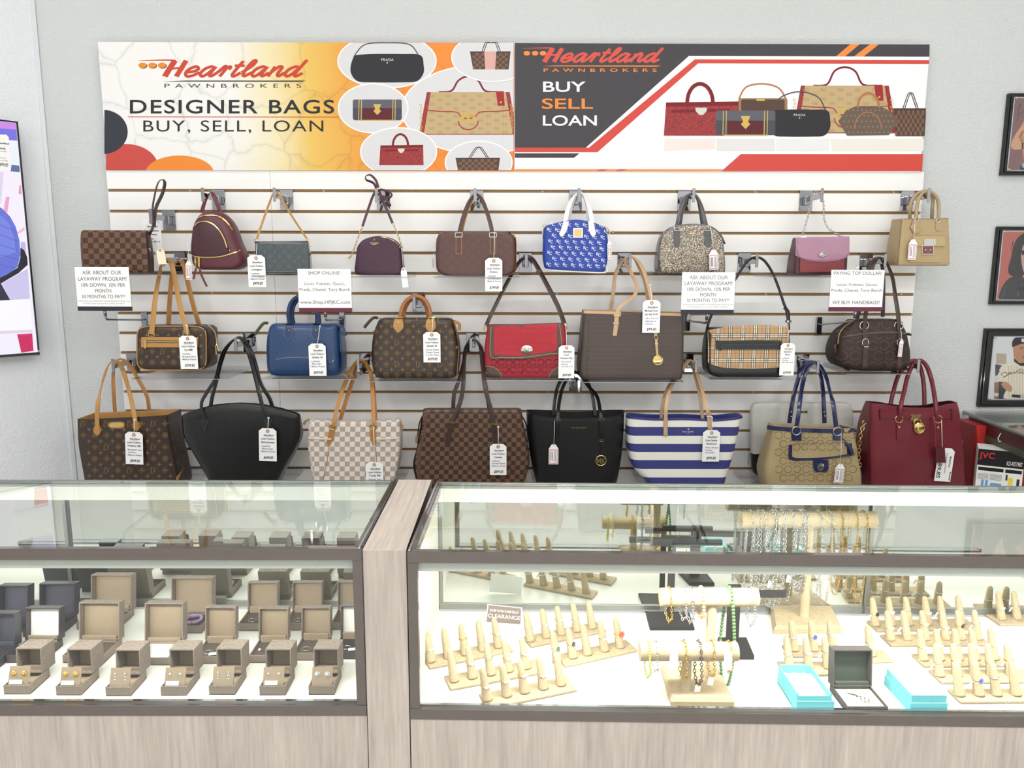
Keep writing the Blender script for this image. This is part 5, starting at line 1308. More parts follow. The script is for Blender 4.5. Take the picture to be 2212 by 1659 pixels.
# 7 glitter dome ---------------------------------------------------------------------------
def glitter():
    m, nt, b = newmat('silver_gold_glitter'); co = coordnode(nt); vo = nd(nt, 'ShaderNodeTexVoronoi'); vo.inputs['Scale'].default_value = 620; nt.links.new(co, vo.inputs['Vector'])
    sep = nd(nt, 'ShaderNodeSeparateColor'); nt.links.new(vo.outputs['Color'], sep.inputs[0])
    col = ramp(nt, sep.outputs[0], [(0, lin((60, 54, 50))), (.4, lin((120, 108, 92))), (.62, lin((150, 138, 120))), (.8, lin((226, 214, 190))), (.93, lin((255, 252, 246))), (1, lin((190, 170, 210)))])
    nt.links.new(col, b.inputs['Base Color']); b.inputs['Metallic'].default_value = .45; b.inputs['Roughness'].default_value = .4
    add_bump(nt, b, sep.outputs[1], .9, .002); return m
B = Bag('dome_satchel', 'glittering silver dome satchel with pewter handles', Y1, [(590, 1425, 1568, .1), (570, 1423, 1569, .1), (535, 1424, 1569, .095), (484, 1426, 1566, .06)], glitter(), .014, top=[(1422, 532), (1426, 520), (1434, 504), (1453, 490), (1475, 485), (1500, 483.5), (1525, 486), (1542, 492), (1558, 508), (1567, 525), (1570, 536)])
L_PEW = pm('pewter_leather', (96, 94, 98), .3, .4, .3, 500)
B.split_side('side_gusset', L_PEW, lambda p: p.normal.x > .75); B.split_side('side_gusset', L_PEW, lambda p: p.normal.x < -.75)
B.strip('zip_edge', [(1426, 524), (1434, 506), (1453, 491), (1476, 486), (1500, 484.6), (1525, 487), (1542, 493), (1558, 509), (1567, 527)], 3, L_PEW, .0015)
B.strip('side_piping', [(1425, 530), (1424.5, 560), (1426, 588)], 3, L_PEW, .0015)
for xs, x2 in ((1462, 1462), (1528, 1529)):
    B.patch('handle_tab', [(494, xs-7, xs+7), (526, x2-6.5, x2+6.5), (535, x2-2.5, x2+2.5)], L_PEW, .003, 5, 6); B.strip('buckle_frame', _rect(xs-6, xs+6, 489, 498), 1.6, HW_S, .004, 1)
B.strap('handle', [(1462, 492, -.002, 0), (1466, 470, .008, 10), (1472, 446, .02, 30), (1482, 426, .04, 60), (1494, 418, .05, 80), (1505, 424, .04, 60), (1515, 446, .02, 30), (1521, 470, .008, 10), (1526, 492, -.002, 0)], .014, .006, L_PEW)
B.strap('handle', [(1468, 488, .08, 0), (1474, 455, .07, 20), (1486, 427, .06, 60), (1497, 420, .055, 80), (1509, 437, .06, 40), (1518, 488, .08, 0)], .013, .005, L_PEW)
B.print_('brand_plate', poly2d([(1489, 503), (1500, 503), (1500, 505.6), (1489, 505.6)]), HW_G)
# 8 mauve flap bag -----------------------------------------------------------------------------
B = Bag('flap_bag', 'mauve flap shoulder bag with burgundy pocket and chain', Y1, [(594, 1716, 1830, .09), (560, 1718, 1832, .08), (513, 1721, 1833, .045)], lthr('oxblood_leather', (72, 36, 46), .4), .008, rt=.003)
B.patch('front_pocket', [(558, 1728, 1823), (584, 1727, 1822), (587.5, 1730, 1819)], lthr('brick_red_leather', (128, 54, 58), .4), .004, 8, 5)
B.cols('flap', [(1719, 513), (1776, 512), (1834, 511)], [(1719, 552), (1727, 557), (1750, 563), (1777, 565), (1805, 563), (1826, 557), (1834, 551)], lthr('mauve_leather', (170, 128, 152), .38), .006, 16, 8)
B.strip('stitching', [(1722.5, 516), (1722.5, 550), (1740, 559), (1777, 562.5), (1812, 559), (1830.5, 549), (1830.5, 514)], .7, flat('dark_mauve_thread', (110, 74, 96)), .0004, 5, None, .006)
p = B.P(1776, 549.5); B.stud('turn_lock', 1776, 549.7, .0095, HW_S, None, .004, 1.15).location.y -= .006; B.ring('turn_lock', 1776, 549.7, -.012, .0085, .0016, HW_S, None, 1.2, .85)
B.chain('shoulder_chain', [(1733, 512, .02), (1740, 485, .025), (1751, 447, .04), (1758, 420, .05), (1767, 415, .05), (1774, 424, .05), (1779, 440, .045), (1780, 470, .04), (1787, 490, .03), (1800, 501, .025), (1817, 510, .02)], .0036, .0013, HW_S)
for x_, y_ in ((1735, 512), (1817, 510.5)): B.strip('chain_loop', [(x_-5, y_), (x_+5, y_)], 3, HW_S, .004)
# 9 tan structured tote --------------------------------------------------------------------------
TAN9 = lthr('sand_leather', (174, 152, 114), .42, .3, 400); TAN9D = lthr('sand_leather_edge', (128, 106, 78), .5)
B = Bag('structured_tote', 'sand leather structured tote with burgundy clasp on the last hook', Y1, [(574, 1939, 2053, .1), (525, 1944, 2052, .095), (472, 1949, 2050, .08)], TAN9, .006, opened=True, lining=TAN9D)
for dy_, ox in ((0.0, 0), (.075, -14)):
    m_ = TAN9 if not dy_ else TAN9
    B.tube('handle', [(1979+ox, 474, dy_), (1980+ox, 450, dy_+.005), (1984+ox, 432, dy_*.8+.015), (1993+ox*.7, 418, dy_*.6+.03), (2004+ox*.5, 414, dy_*.5+.035), (2016+ox*.5, 418, dy_*.6+.03), (2025+ox*.7, 430, dy_*.8+.015), (2028+ox, 448, dy_+.005), (2027+ox, 474, dy_)], .0065, m_)
B.patch('handle_tab', [(479, 2022, 2027), (490, 2020, 2031), (499, 2023, 2029)], TAN9, .003, 4, 6); B.ring('handle_ring', 2025, 477, None, .007, .0018, HW_S)
B.patch('handle_tab', [(479, 1975, 1981), (490, 1973, 1985), (499, 1977, 1983)], TAN9, .003, 4, 6); B.ring('handle_ring', 1979, 475, None, .007, .0018, HW_S)
B.patch('front_pocket', [(522, 1964, 2031), (562, 1962, 2030), (566.5, 1966, 2026)], TAN9, .004, 8, 5)
B.patch('pocket_flap', [(510, 1972, 2038), (516, 1970, 2039), (528, 1970, 2039), (532, 1973, 2036)], lthr('sand_leather_light', (182, 160, 120), .42), .008, 8, 5)
B.patch('clasp_plate', [(516, 1994, 2017), (520, 1993, 2018), (530, 1993, 2018)], HW_S, .0105, 4, 4); B.patch('clasp_stone', [(532, 1990.5, 2013), (548, 1989.5, 2012)], lthr('clasp_enamel', (110, 44, 56), .15, 0, coat=1), .0075, 4, 4)
B.strip('clasp_frame', _rect(1989.5, 2013.5, 531, 549), 1.6, HW_S, .0085, 1); B.stud('clasp_stud', 1997, 540, .0032, HW_S).location.y -= .008; B.stud('clasp_stud', 2007, 540, .0032, HW_S).location.y -= .008
B.strap('key_tag', [(1977, 474, -.004, 0), (1972, 484, -.005, 0), (1982, 502, -.005, 0)], [.006]*7+[.024]*6, .004, TAN9)
for y_ in (474,): B.strip('edge_binding', [(1949, 473), (2000, 473), (2050, 472)], 1.2, TAN9D, .0008)
B.strip('edge_binding', [(1948, 474), (1944, 525), (1940, 572)], 1.4, TAN9D, .0008)

# 10 monogram box bag --------------------------------------------------------------------------------
B = Bag('shoulder_bag', 'brown monogram box shoulder bag with honey straps and zip pocket', Y2, [(800, 300, 440, .11), (790, 295, 446, .115), (752, 294, 446, .115), (715, 295, 446, .115), (704.5, 301, 440, .11)], M_MONO, .014, rb=.014, rt=.014)
B.print_('monogram_print', monogram(305, 438, 712, 794, 23.5, 12.8), K_MONO)
pl = B.P(0, 0)
mbp = MB(); ent = []
for k in range(49):
    an = 2*PI*k/48; sx_, sz_ = math.copysign(abs(math.cos(an))**.32, math.cos(an)), math.copysign(abs(math.sin(an))**.32, math.sin(an))
    ent.append((370.5+75*sx_, 752.3+47.6*sz_))
B.tube('front_piping', [(x_, y_, .004) for x_, y_ in ent], .0022, L_TAN, 1)
B.patch('zip_pocket_frame', [(728, 306, 429), (750, 305, 428)], L_TAN, .003, 12, 4); B.strip('zip_pocket', [(313, 737.5), (370, 738), (421, 739)], 5, HW_D, .004); B.strip('zip_teeth', [(313, 737.5), (370, 738), (421, 739)], 2, HW_G, .005); B.patch('zip_pull', [(735, 313, 318), (752, 313, 317.5)], HW_G, .007, 2, 4)
B.strap('shoulder_strap', [(327, 722, -.004, 0), (329, 708, -.003, 0), (335, 648, .01, 0), (343, 600, .03, 20), (349, 570, .06, 50), (356, 562, .07, 80), (366, 562, .07, 60), (374, 583, .06, 10), (389, 661, .02, 0), (402, 708, -.003, 0), (404, 722, -.004, 0)], .0175, .003, L_TAN)
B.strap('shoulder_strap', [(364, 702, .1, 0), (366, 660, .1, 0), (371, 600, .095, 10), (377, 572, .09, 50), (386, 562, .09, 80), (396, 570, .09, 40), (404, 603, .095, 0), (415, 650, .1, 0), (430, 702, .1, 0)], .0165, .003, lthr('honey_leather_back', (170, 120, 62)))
for x_ in (328, 403): B.strip('buckle_frame', _rect(x_-6.5, x_+6.5, 714, 726), 1.6, HW_G, .004, 1)
B.tube('side_zip', [(447, 700, .05), (464, 718, .06), (468, 745, .06)], .0022, HW_G); B.tube('zip_pull', [(467, 742, .055), (472, 757, .05)], .0022, HW_G); B.tube('zip_pull', [(466, 745, .055), (467, 766, .05)], .0025, HW_G)
# side canvas print
sm_ = MB(); xr_ = max(v.co.x for v in B.body.data.vertices)
for g, u, z_ in ((G_LV, .03, .06), (G_FL, .055, .045), (G_ST, .03, .03), (G_FL, .055, .085), (G_CI, .08, .03), (G_LV, .085, .07), (G_FL, .03, .1), (G_ST, .058, .115), (G_FL, .085, .1)):
    s_ = xf(g, 0, 0, .02 if g is not G_FL else .014); y0_ = B.yf-B.o.y
    sm_.add([(xr_+.0004, y0_+u+px, z_+py) for px, py in s_[0]], s_[1])
sm_.build('monogram_print', K_MONO, B.t)['kind'] = 'stuff'
# 11 blue grained duffle ---------------------------------------------------------------------------------
EPB = epi('cobalt_grained_leather', (28, 61, 106))
B = Bag('duffle_handbag', 'cobalt blue grained leather barrel handbag behind the shop online sign', Y2, [(815, 576, 733, .13), (800, 572, 735, .145), (760, 570, 734, .15), (725, 572, 732, .13), (700, 579, 731, .07)], EPB, .035, rb=.02, rt=.012, bulge=.014)
L_BLU = lthr('cobalt_trim_leather', (26, 52, 96), .35)
for xs in (625, 683):
    B.patch('handle_tab', [(708, xs-6, xs+6), (716, xs-11, xs+11), (720, xs-11, xs+11), (736, xs-1, xs+1)], L_BLU, .003, 6, 6); B.strip('tab_stitching', [(xs-6, 709), (xs-10.5, 717), (xs-9.5, 722), (xs, 734), (xs+9.5, 722), (xs+10.5, 717), (xs+6, 709)], .9, flat('pale_blue_thread', (96, 124, 160)), .0004, 2, None, .0032); B.stud('rivet', xs+1, 713, .0028, HW_G).location.y -= .003; B.strip('buckle_frame', _rect(xs-8, xs+8, 700, 710), 1.5, HW_D, .003, 1)
B.tube('handle', [(626, 706, .0), (624, 690, .004), (623, 676, .01), (628, 656, .03), (640, 643, .05), (656, 637, .06), (670, 643, .05), (681, 660, .03), (685, 680, .01), (684, 706, 0)], .0078, L_BLU)
B.tube('handle', [(634, 698, .07), (631, 678, .07), (636, 657, .065), (648, 644, .06), (660, 640, .06), (673, 648, .065), (682, 664, .07), (688, 680, .07), (690, 698, .07)], .0075, L_BLU)
B.strip('side_piping', [(731, 702), (734, 730), (735, 770), (733, 808)], 2, L_BLU, .002)
B.strap('zip_tab', [(579, 698, .03, 30), (569, 699, .02, 30), (558, 712, .015, 30), (551, 722, .015, 30)], .011, .003, lthr('olive_trim', (74, 84, 60)))
B.strap('zip_tab', [(738, 702, .03, 30), (744, 716, .025, 30), (747, 725, .025, 30)], .01, .003, L_BLU)
B.print_('embossed_mark', ([(709+x_*11, 784-y_*12) for x_, y_ in G_LV[0]], G_LV[1]), flat('blue_emboss', (18, 34, 70)))
# 12 monogram duffle -----------------------------------------------------------------------------------------
B = Bag('duffle_handbag', 'brown monogram barrel handbag with a single rolled honey handle', Y2, [(820, 808, 984, .13), (800, 803, 989, .15), (762, 800, 991, .15), (722, 804, 985, .13), (688, 817, 977, .07)], M_MONO, .03, rb=.018, rt=.012, wob=.004)
B.print_('monogram_print', monogram(811, 986, 693, 816, 23.4, 13.4, 0, lambda x_, y_: 803+abs(y_-760)*.12 < x_ < 988-abs(y_-760)*.14, True), K_MONO)
for xs in (860, 930):
    B.patch('handle_tab', [(689, xs-7, xs+8), (698, xs-10, xs+11), (709, xs-9.5, xs+10.5), (718, xs-.5, xs+1.5)], L_TAN, .003, 6, 6); B.stud('rivet', xs+1, 696, .0028, HW_G).location.y -= .003
    B.strip('buckle_frame', _rect(xs-4, xs+9, 685, 692), 1.5, HW_G, .004, 1)
B.tube('handle', [(864, 692, .0), (866, 676, .005), (872, 658, .02), (884, 645, .04), (899, 640, .05), (914, 645, .04), (924, 658, .02), (929, 676, .005), (932, 692, 0)], .0078, lthr('patina_tan_leather', (170, 110, 62), .3))
B.tube('handle', [(872, 688, .07), (874, 670, .065), (884, 651, .06), (900, 643, .055), (914, 650, .06), (922, 668, .065), (926, 688, .07)], .007, lthr('patina_tan_leather', (170, 110, 62), .3))
B.strap('zip_tab', [(817, 687, .03, 30), (806, 687, .02, 30), (793, 700, .015, 30), (787, 708, .015, 30)], .011, .003, L_BRN); B.tube('zip_end', [(816, 687, .03), (822, 686, .03)], .003, HW_G)
B.strip('side_piping', [(977, 692), (985, 720), (990, 760), (986, 812)], 1.6, L_TAN, .003); B.strap('side_tab', [(980, 694, .04, 40), (992, 700, .05, 40), (992, 714, .05, 40)], .012, .003, L_TAN)
# 13 red flap bag ------------------------------------------------------------------------------------------------
RED = pm('red_signature_fabric', (152, 26, 44), .55, 0, .3, 900, .1, 200)
B = Bag('flap_bag', 'red fabric flap shoulder bag with brown trim and oval turn lock', Y2, [(817, 1050, 1222, .085), (790, 1047, 1225, .09), (745, 1047, 1226, .085), (702, 1054, 1222, .05)], RED, .015, wob=.0015, rt=.006)
def cpat(x0, x1, y0, y1, c, keep=None):
    o = []; j = 0; y = y0
    while y <= y1:
        x = x0+(j % 2)*c*.5; i = 0
        while x <= x1:
            if keep is None or keep(x, y):
                a = 0.7 if (i+j) % 2 else PI+.7
                o.append(ring2d(x, y, c*.40, c*.12, 16, a-.35, a+2*PI-1.05, .95))
            x += c; i += 1
        y += c*.92; j += 1
    return o
B.print_('woven_pattern', cpat(1066, 1212, 783, 812, 17), flat('red_weave_dark', (112, 14, 32)))
FLB = [(1057, 772), (1085, 775), (1120, 775.5), (1150, 773), (1185, 768), (1212, 761), (1222, 757)]
fl = B.cols('flap_trim', [(1055, 704), (1130, 700), (1213, 697)], FLB, L_BRN, .006, 18, 8)
fr = B.cols('flap', [(1067, 706), (1130, 702), (1203, 699)], [(1063, 764), (1085, 767), (1120, 768), (1150, 765), (1185, 760), (1203, 756), (1206, 755)], pm('red_signature_fabric_light', (176, 32, 50), .55, 0, .3, 900, .08, 200), .0075, 16, 8)
B.print_('woven_pattern', cpat(1076, 1194, 713, 756, 19), flat('red_weave_light', (186, 46, 60)), None, .0098)
KH = flat('khaki_stitch', (150, 132, 106))
B.strip('stitching', [(1061, 706), (1060, 768), (1085, 771.5), (1120, 772), (1150, 769), (1185, 764), (1212, 757), (1208.5, 700)], 1.6, KH, .0006, 5, None, .0062)
B.stud('turn_lock', 1138, 754.5, .0155, HW_S, None, .005, 1.35).location.y -= .0075; o_ = B.stud('turn_knob', 1138, 754.5, .007, HW_S, None, .004, 1.0); o_.location.y -= .0125
for s_, xs in ((1, [(1048, 791), (1066, 793), (1080, 804), (1084, 815)]), (-1, [(1186, 815), (1190, 804), (1204, 794), (1224, 791)])):
    bt = [(1048, 815.5), (1084, 815.5)] if s_ == 1 else [(1186, 816), (1224, 816)]
    B.cols('corner_patch', xs, [bt[0], ((bt[0][0]+bt[1][0])/2, 815.8), bt[1]], L_BRN, .003, 8, 5); B.strip('stitching', xs, 1.2, KH, .0006, 5, None, .003)
B.strip('front_seam', [(1128, 777), (1127, 812)], 1.2, flat('red_weave_dark', (112, 14, 32)), .0008)
SB = [(1049, 705, .03, 30), (1062, 676, .035, 20), (1090, 620, .05, 20), (1117, 572, .06, 30), (1132, 557, .065, 60), (1142, 556, .065, 60), (1154, 568, .06, 30), (1180, 615, .05, 20), (1204, 662, .035, 20), (1219, 703, .03, 20)]
B.strap('shoulder_strap', SB, .013, .003, L_CHOC); B.strap('shoulder_strap', [(x_+3 if x_ > 1138 else x_+2, y_-1, d_+.012, 30) for x_, y_, d_, q_ in SB], .011, .003, L_BRN)
B.strap('strap_keeper', [(1161, 584, .05), (1165, 590, .05)], .017, .006, L_CHOC)
for x_, y_ in ((1049, 710), (1221, 706)): B.ring('strap_ring', x_, y_, .028, .0105, .0018, HW_G, None, .55, 1.2)
# 14 brown signature tote -----------------------------------------------------------------------------------------------
BR14 = pm('brown_signature_canvas', (70, 58, 55), .42, 0, .3, 900, .12, 150)
B = Bag('tote_bag', 'wide brown signature tote with nude handles and gold disc charm', Y2, [(821, 1258, 1474, .13), (800, 1252, 1477, .135), (750, 1255, 1478, .12), (700, 1259, 1478, .1), (673, 1262, 1478, .09)], BR14, .012, opened=True, lining=L_NUDE, wob=.003, top=[(1260, 671), (1330, 673), (1400, 675), (1479, 677)])
sh = []
for j in range(14):
    for i in range(24):
        x_ = 1272+8.6*i+(4.3 if j % 2 else 0); y_ = 688+9.8*j
        if x_ < 1472 and y_ < 816: sh.append(pxs(text2d('MK', 4.2, sx=.62), x_, y_))
B.print_('signature_print', sh, flat('signature_taupe', (104, 89, 82)))
B.strip('top_binding', [(1261, 674), (1330, 676), (1400, 678), (1478, 680)], 6, L_NUDE, .002)
B.strip('side_fold', [(1272, 684), (1270, 740), (1268, 815)], 1, flat('fold_line', (52, 42, 40)), .0004)
B.patch('strap_tab', [(676, 1327.5, 1337), (700, 1326, 1335.5), (725, 1323.5, 1332)], L_NUDE, .003, 4, 6); B.strip('buckle_frame', [(1325, 681), (1340, 681.5)], 4, HW_G, .006); B.strip('keeper', [(1324, 698), (1337, 698.5)], 4, L_NUDE, .006)
B.patch('strap_tab', [(676, 1407, 1416), (726, 1413, 1420)], L_NUDE, .003, 4, 6)
B.strap('shoulder_strap', [(1332, 680, -.004, 0), (1339, 663, -.004, 20), (1358, 650, .0, 50), (1373, 634, .01, 40), (1375, 614, .02, 30), (1364, 591, .04, 30), (1352, 570, .06, 40), (1350, 560, .07, 60), (1357, 554, .07, 80), (1372, 558, .065, 50), (1388, 580, .04, 10), (1400, 614, .02, 0), (1408, 650, .0, 0), (1411, 682, -.004, 0)], .0135, .003, L_NUDE)
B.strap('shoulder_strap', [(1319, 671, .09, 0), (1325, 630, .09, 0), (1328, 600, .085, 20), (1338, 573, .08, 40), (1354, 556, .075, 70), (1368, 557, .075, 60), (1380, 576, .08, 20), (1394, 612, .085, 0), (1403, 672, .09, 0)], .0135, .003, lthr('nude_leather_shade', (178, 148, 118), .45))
B.ring('charm_ring', 1417, 729, None, .0065, .0014, HW_G); B.strip('charm_strap', [(1417, 732), (1418, 750), (1420, 768)], 5, L_NUDE, .004); B.strip('charm_ring', [(1414, 742), (1421, 742)], 4, HW_G, .006)
B.stud('charm_disc', 1420.5, 778, .0185, HW_G, None, .004).location.y -= .002; o_ = B.ring('charm_rim', 1420.5, 778, None, .0175, .0018, HW_G); o_.location.y -= .004
# 15 check flap bag ----------------------------------------------------------------------------------------------------------
def plaid(name):
    m, nt, b, uv = uvmat(name, .6, .3, 900); sep = nd(nt, 'ShaderNodeSeparateXYZ'); nt.links.new(uv, sep.inputs[0])
    col = lin((178, 151, 110)); cur = None
    x = math1(nt, 'ADD', sep.outputs[0], 10.012); z = math1(nt, 'ADD', sep.outputs[1], 10.003); P_ = .0445
    c = mixc(nt, 0.0, col, col)
    for ax in (x, z):
        wt = math1(nt, 'ADD', math1(nt, 'ADD', band(nt, ax, P_, .10, .18), band(nt, ax, P_, .25, .33)), band(nt, ax, P_, 2.0, 2.1))
        c = mixc(nt, math1(nt, 'MULTIPLY', wt, .62), c, lin((246, 240, 228)))
    for ax in (x, z):
        bk = math1(nt, 'ADD', math1(nt, 'ADD', band(nt, ax, P_, .03, .10), band(nt, ax, P_, .18, .25)), math1(nt, 'ADD', band(nt, ax, P_, .33, .40), band(nt, ax, P_, 2.0, 2.1)))
        c = mixc(nt, math1(nt, 'MULTIPLY', bk, .72), c, lin((44, 38, 36)))
    for ax in (x, z): c = mixc(nt, math1(nt, 'MULTIPLY', band(nt, ax, P_, .74, .775), .75), c, lin((196, 60, 46)))
    nt.links.new(c, b.inputs['Base Color']); return m
PLAID = plaid('beige_black_red_plaid')
B = Bag('flap_bag', 'beige plaid shoulder bag with black leather base and zip panel', Y2, [(816, 1546, 1693, .085), (806, 1531, 1704, .095), (780, 1528, 1708, .095), (740, 1528, 1709, .08), (708, 1530, 1706, .04)], L_BLACK, .016, rb=.012, rt=.006)
B.cols('plaid_front', [(1530, 716), (1600, 709), (1690, 706), (1702, 706)], [(1529, 784), (1543, 789), (1562, 794), (1600, 796), (1640, 796), (1686, 793), (1703, 788)], PLAID, .002, 18, 10)
B.cols('plaid_flap', [(1531, 713), (1570, 706), (1620, 703), (1670, 703), (1699, 706)], [(1531, 714), (1540, 728), (1548, 735), (1600, 735), (1660, 733), (1690, 729), (1700, 712)], PLAID, .006, 18, 8)
zp = B.patch('zip_panel', [(735.5, 1546, 1688), (754, 1546, 1687)], L_BLACK, .006, 14, 4); B.strip('zip_teeth', [(1556, 744), (1620, 743.5), (1682, 742.5)], 3, pm('gunmetal_zip', (64, 70, 82), .25, .9), .0085); B.strip('zip_pull', [(1556, 745), (1556, 757)], 2.4, L_BLACK, .008)
B.tube('shoulder_strap', [(1527, 716, .03), (1529, 703, .02), (1534, 688, .02), (1545, 664, .02), (1566, 630, .03), (1588, 604, .04), (1606, 575, .06), (1620, 560, .07), (1632, 556, .075), (1644, 558, .07), (1656, 569, .06), (1670, 592, .045), (1682, 622, .035), (1692, 652, .025), (1698, 668, .02), (1702, 690, .02), (1704, 712, .03)], .0048, L_BLACK)
B.strap('strap_tab', [(1694, 664, .014, 30), (1702, 674, .012, 10), (1703, 695, .012, 0)], .012, .005, L_BLACK); B.strap('buckle_frame', [(1697, 694, .012), (1709, 694, .012)], .008, .006, HW_D)
B.ring('strap_ring', 1529, 712, .028, .007, .002, HW_S)
# 16 brown suede satchel --------------------------------------------------------------------------------------------------------
CH16 = pm('chocolate_signature_fabric', (46, 34, 33), .6, 0, .35, 700, .15, 150)
B = Bag('satchel', 'chocolate signature fabric satchel with buckled straps behind the buying sign', -.2, [(803, 1842, 1962, .1), (792, 1816, 1974, .13), (768, 1808, 1977, .14), (738, 1812, 1973, .13), (712, 1822, 1965, .1), (690, 1848, 1946, .06)], CH16, .045, rb=.02, rt=.012, wob=.003, bulge=.01)
B.print_('woven_pattern', cpat(1820, 1966, 722, 792, 25, lambda x_, y_: not (1858 < x_ < 1874 or 1934 < x_ < 1950)), flat('woven_taupe', (80, 60, 54)))
B.print_('woven_pattern', cpat(1838, 1950, 700, 710, 25), flat('woven_taupe', (80, 60, 54)))
B.strip('patent_trim', [(1818, 729), (1840, 724), (1866, 720), (1905, 717.5), (1940, 718), (1972, 724)], 4, lthr('brown_patent', (66, 48, 44), .15, coat=.8), .003)
for x_ in (1905, 1892, 1918): B.strip('front_seam', [(x_, 720), (x_, 792)], .8, flat('seam_brown', (40, 28, 26)), .0005) if x_ == 1905 else None
for x_ in (1866, 1942):
    B.patch('buckle_strap', [(711, x_-5, x_+5), (745, x_-5, x_+5), (775, x_-5, x_+5)], L_CHOC, .004, 4, 8); B.ring('strap_ring', x_-1, 703, None, .0155, .0024, HW_S); B.ring('buckle', x_, 739, None, .0125, .002, HW_S, None, .9, 1.05)
    B.strip('buckle_pin', [(x_-4, 748), (x_+5, 748)], 2, HW_S, .007); B.strip('lower_strap', [(x_, 775), (x_, 796)], 9, L_BRN, .002)
B.strap('handle', [(1867, 712, -.008, 0), (1868, 695, -.006, 0), (1871, 670, .0, 0), (1876, 628, .02, 10), (1884, 580, .05, 30), (1893, 560, .065, 60), (1901, 556, .07, 80), (1912, 563, .065, 60), (1923, 585, .05, 30), (1930, 610, .03, 10), (1934, 640, .01, 0), (1940, 680, -.004, 0), (1942, 712, -.008, 0)], .0135, .005, L_CHOC)
B.strap('handle', [(1850, 692, .1, 0), (1856, 670, .1, 0), (1866, 620, .095, 10), (1876, 580, .09, 30), (1890, 559, .085, 70), (1898, 558, .085, 80), (1904, 570, .085, 40), (1908, 600, .09, 0), (1907, 684, .1, 0)], .0135, .005, L_CHOC)
B.tube('side_zip', [(1842, 695, .01), (1824, 706, .0), (1813, 722, -.002), (1810, 742, -.004)], .0026, pm('antique_brass', (150, 128, 88), .35, .8)); B.patch('zip_pull', [(744, 1808, 1813), (763, 1807, 1814)], L_BRN, .006, 2, 4)
# 17 monogram open tote ---------------------------------------------------------------------------------------------------------
B = Bag('tote_bag', 'brown monogram open tote with honey straps and leather name plate', Y3, [(1056, 184, 386, .12), (1030, 180, 382, .13), (960, 168, 367, .125), (905, 166, 361, .12)], M_MONO, .006, opened=True, lining=L_TAN, wob=.003, top=[(166, 905), (230, 903), (300, 900), (361, 896.5)])
B.print_('monogram_print', monogram(180, 376, 915, 1050, 25.2, 13.8, 0, lambda x_, y_: x_ < 355+max(0, y_-900)*.14 and x_ > 177+max(0, y_-930)*.14), K_MONO)
sm_ = MB(); xs_ = [v.co.x for v in B.body.data.vertices]
for k, (g, u, z_) in enumerate(((G_FL, .03, .05), (G_LV, .06, .065), (G_FL, .09, .05), (G_ST, .03, .09), (G_FL, .055, .11), (G_CI, .085, .1), (G_LV, .03, .14), (G_FL, .06, .15), (G_ST, .085, .14), (G_FL, .03, .18), (G_LV, .06, .2))):
    s_ = xf(g, 0, 0, .022 if g is not G_FL else .015); y0_ = B.yf-B.o.y
    V = []
    for px, py in s_[0]:
        h = B.bvh.ray_cast(Vector((1, y0_+u+px, z_+py)), Vector((-1, 0, 0))); V.append(((h[0].x if h[0] else .15)+.0005, y0_+u+px, z_+py))
    sm_.add(V, s_[1])
sm_.build('monogram_print', K_MONO, B.t)['kind'] = 'stuff'
B.cols('corner_patch', [(381, 1033), (390, 1018), (400, 1011)], [(381, 1034), (390, 1046), (400, 1046)], L_TAN, .004, 5, 4, front=.03) if False else None
cp = MB(); cp.add([B.P(381, 1046, -.004), B.P(381.5, 1030, -.003), B.P(396, 1010, .07), B.P(401, 1012, .1), B.P(403, 1046, .1)], [(0, 1, 2, 3, 4)]); o_ = cp.build('corner_patch', L_TAN, B.t); md = o_.modifiers.new('thickness', 'SOLIDIFY'); md.thickness = .003
B.strap('shoulder_strap', [(211, 938, -.004, 0), (210, 896, -.004, 0), (213, 862, .0, 10), (223, 820, .02, 30), (233, 791, .05, 60), (244, 779, .07, 80), (252, 780, .07, 80), (262, 792, .05, 50), (270, 814, .03, 20), (280, 850, .01, 0), (290, 896, -.004, 0), (295, 929, -.004, 0)], .0155, .0035, L_TAN)
for x_, y_ in ((211, 936), (295, 927)): B.patch('strap_tip', [(y_-16, x_-6, x_+6), (y_-5, x_-8.5, x_+8.5), (y_+5, x_-.6, x_+.6)], L_TAN, .003, 5, 6)
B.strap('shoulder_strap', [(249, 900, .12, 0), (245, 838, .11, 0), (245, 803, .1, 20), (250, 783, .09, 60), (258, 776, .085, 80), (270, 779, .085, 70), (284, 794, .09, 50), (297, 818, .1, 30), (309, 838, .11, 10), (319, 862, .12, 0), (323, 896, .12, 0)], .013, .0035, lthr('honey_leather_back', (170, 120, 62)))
B.cols('name_plate', [(235, 915), (240, 911.5), (252, 911), (264, 911), (269.5, 914)], [(235, 921), (240, 924.5), (252, 925), (264, 925), (269.5, 922)], L_TAN, .003, 8, 4); B.cols('brass_plate', [(238, 916), (243, 914), (261, 913.5), (267, 916)], [(238, 920), (243, 922.5), (261, 922), (267, 919.5)], HW_G, .0042, 8, 3)
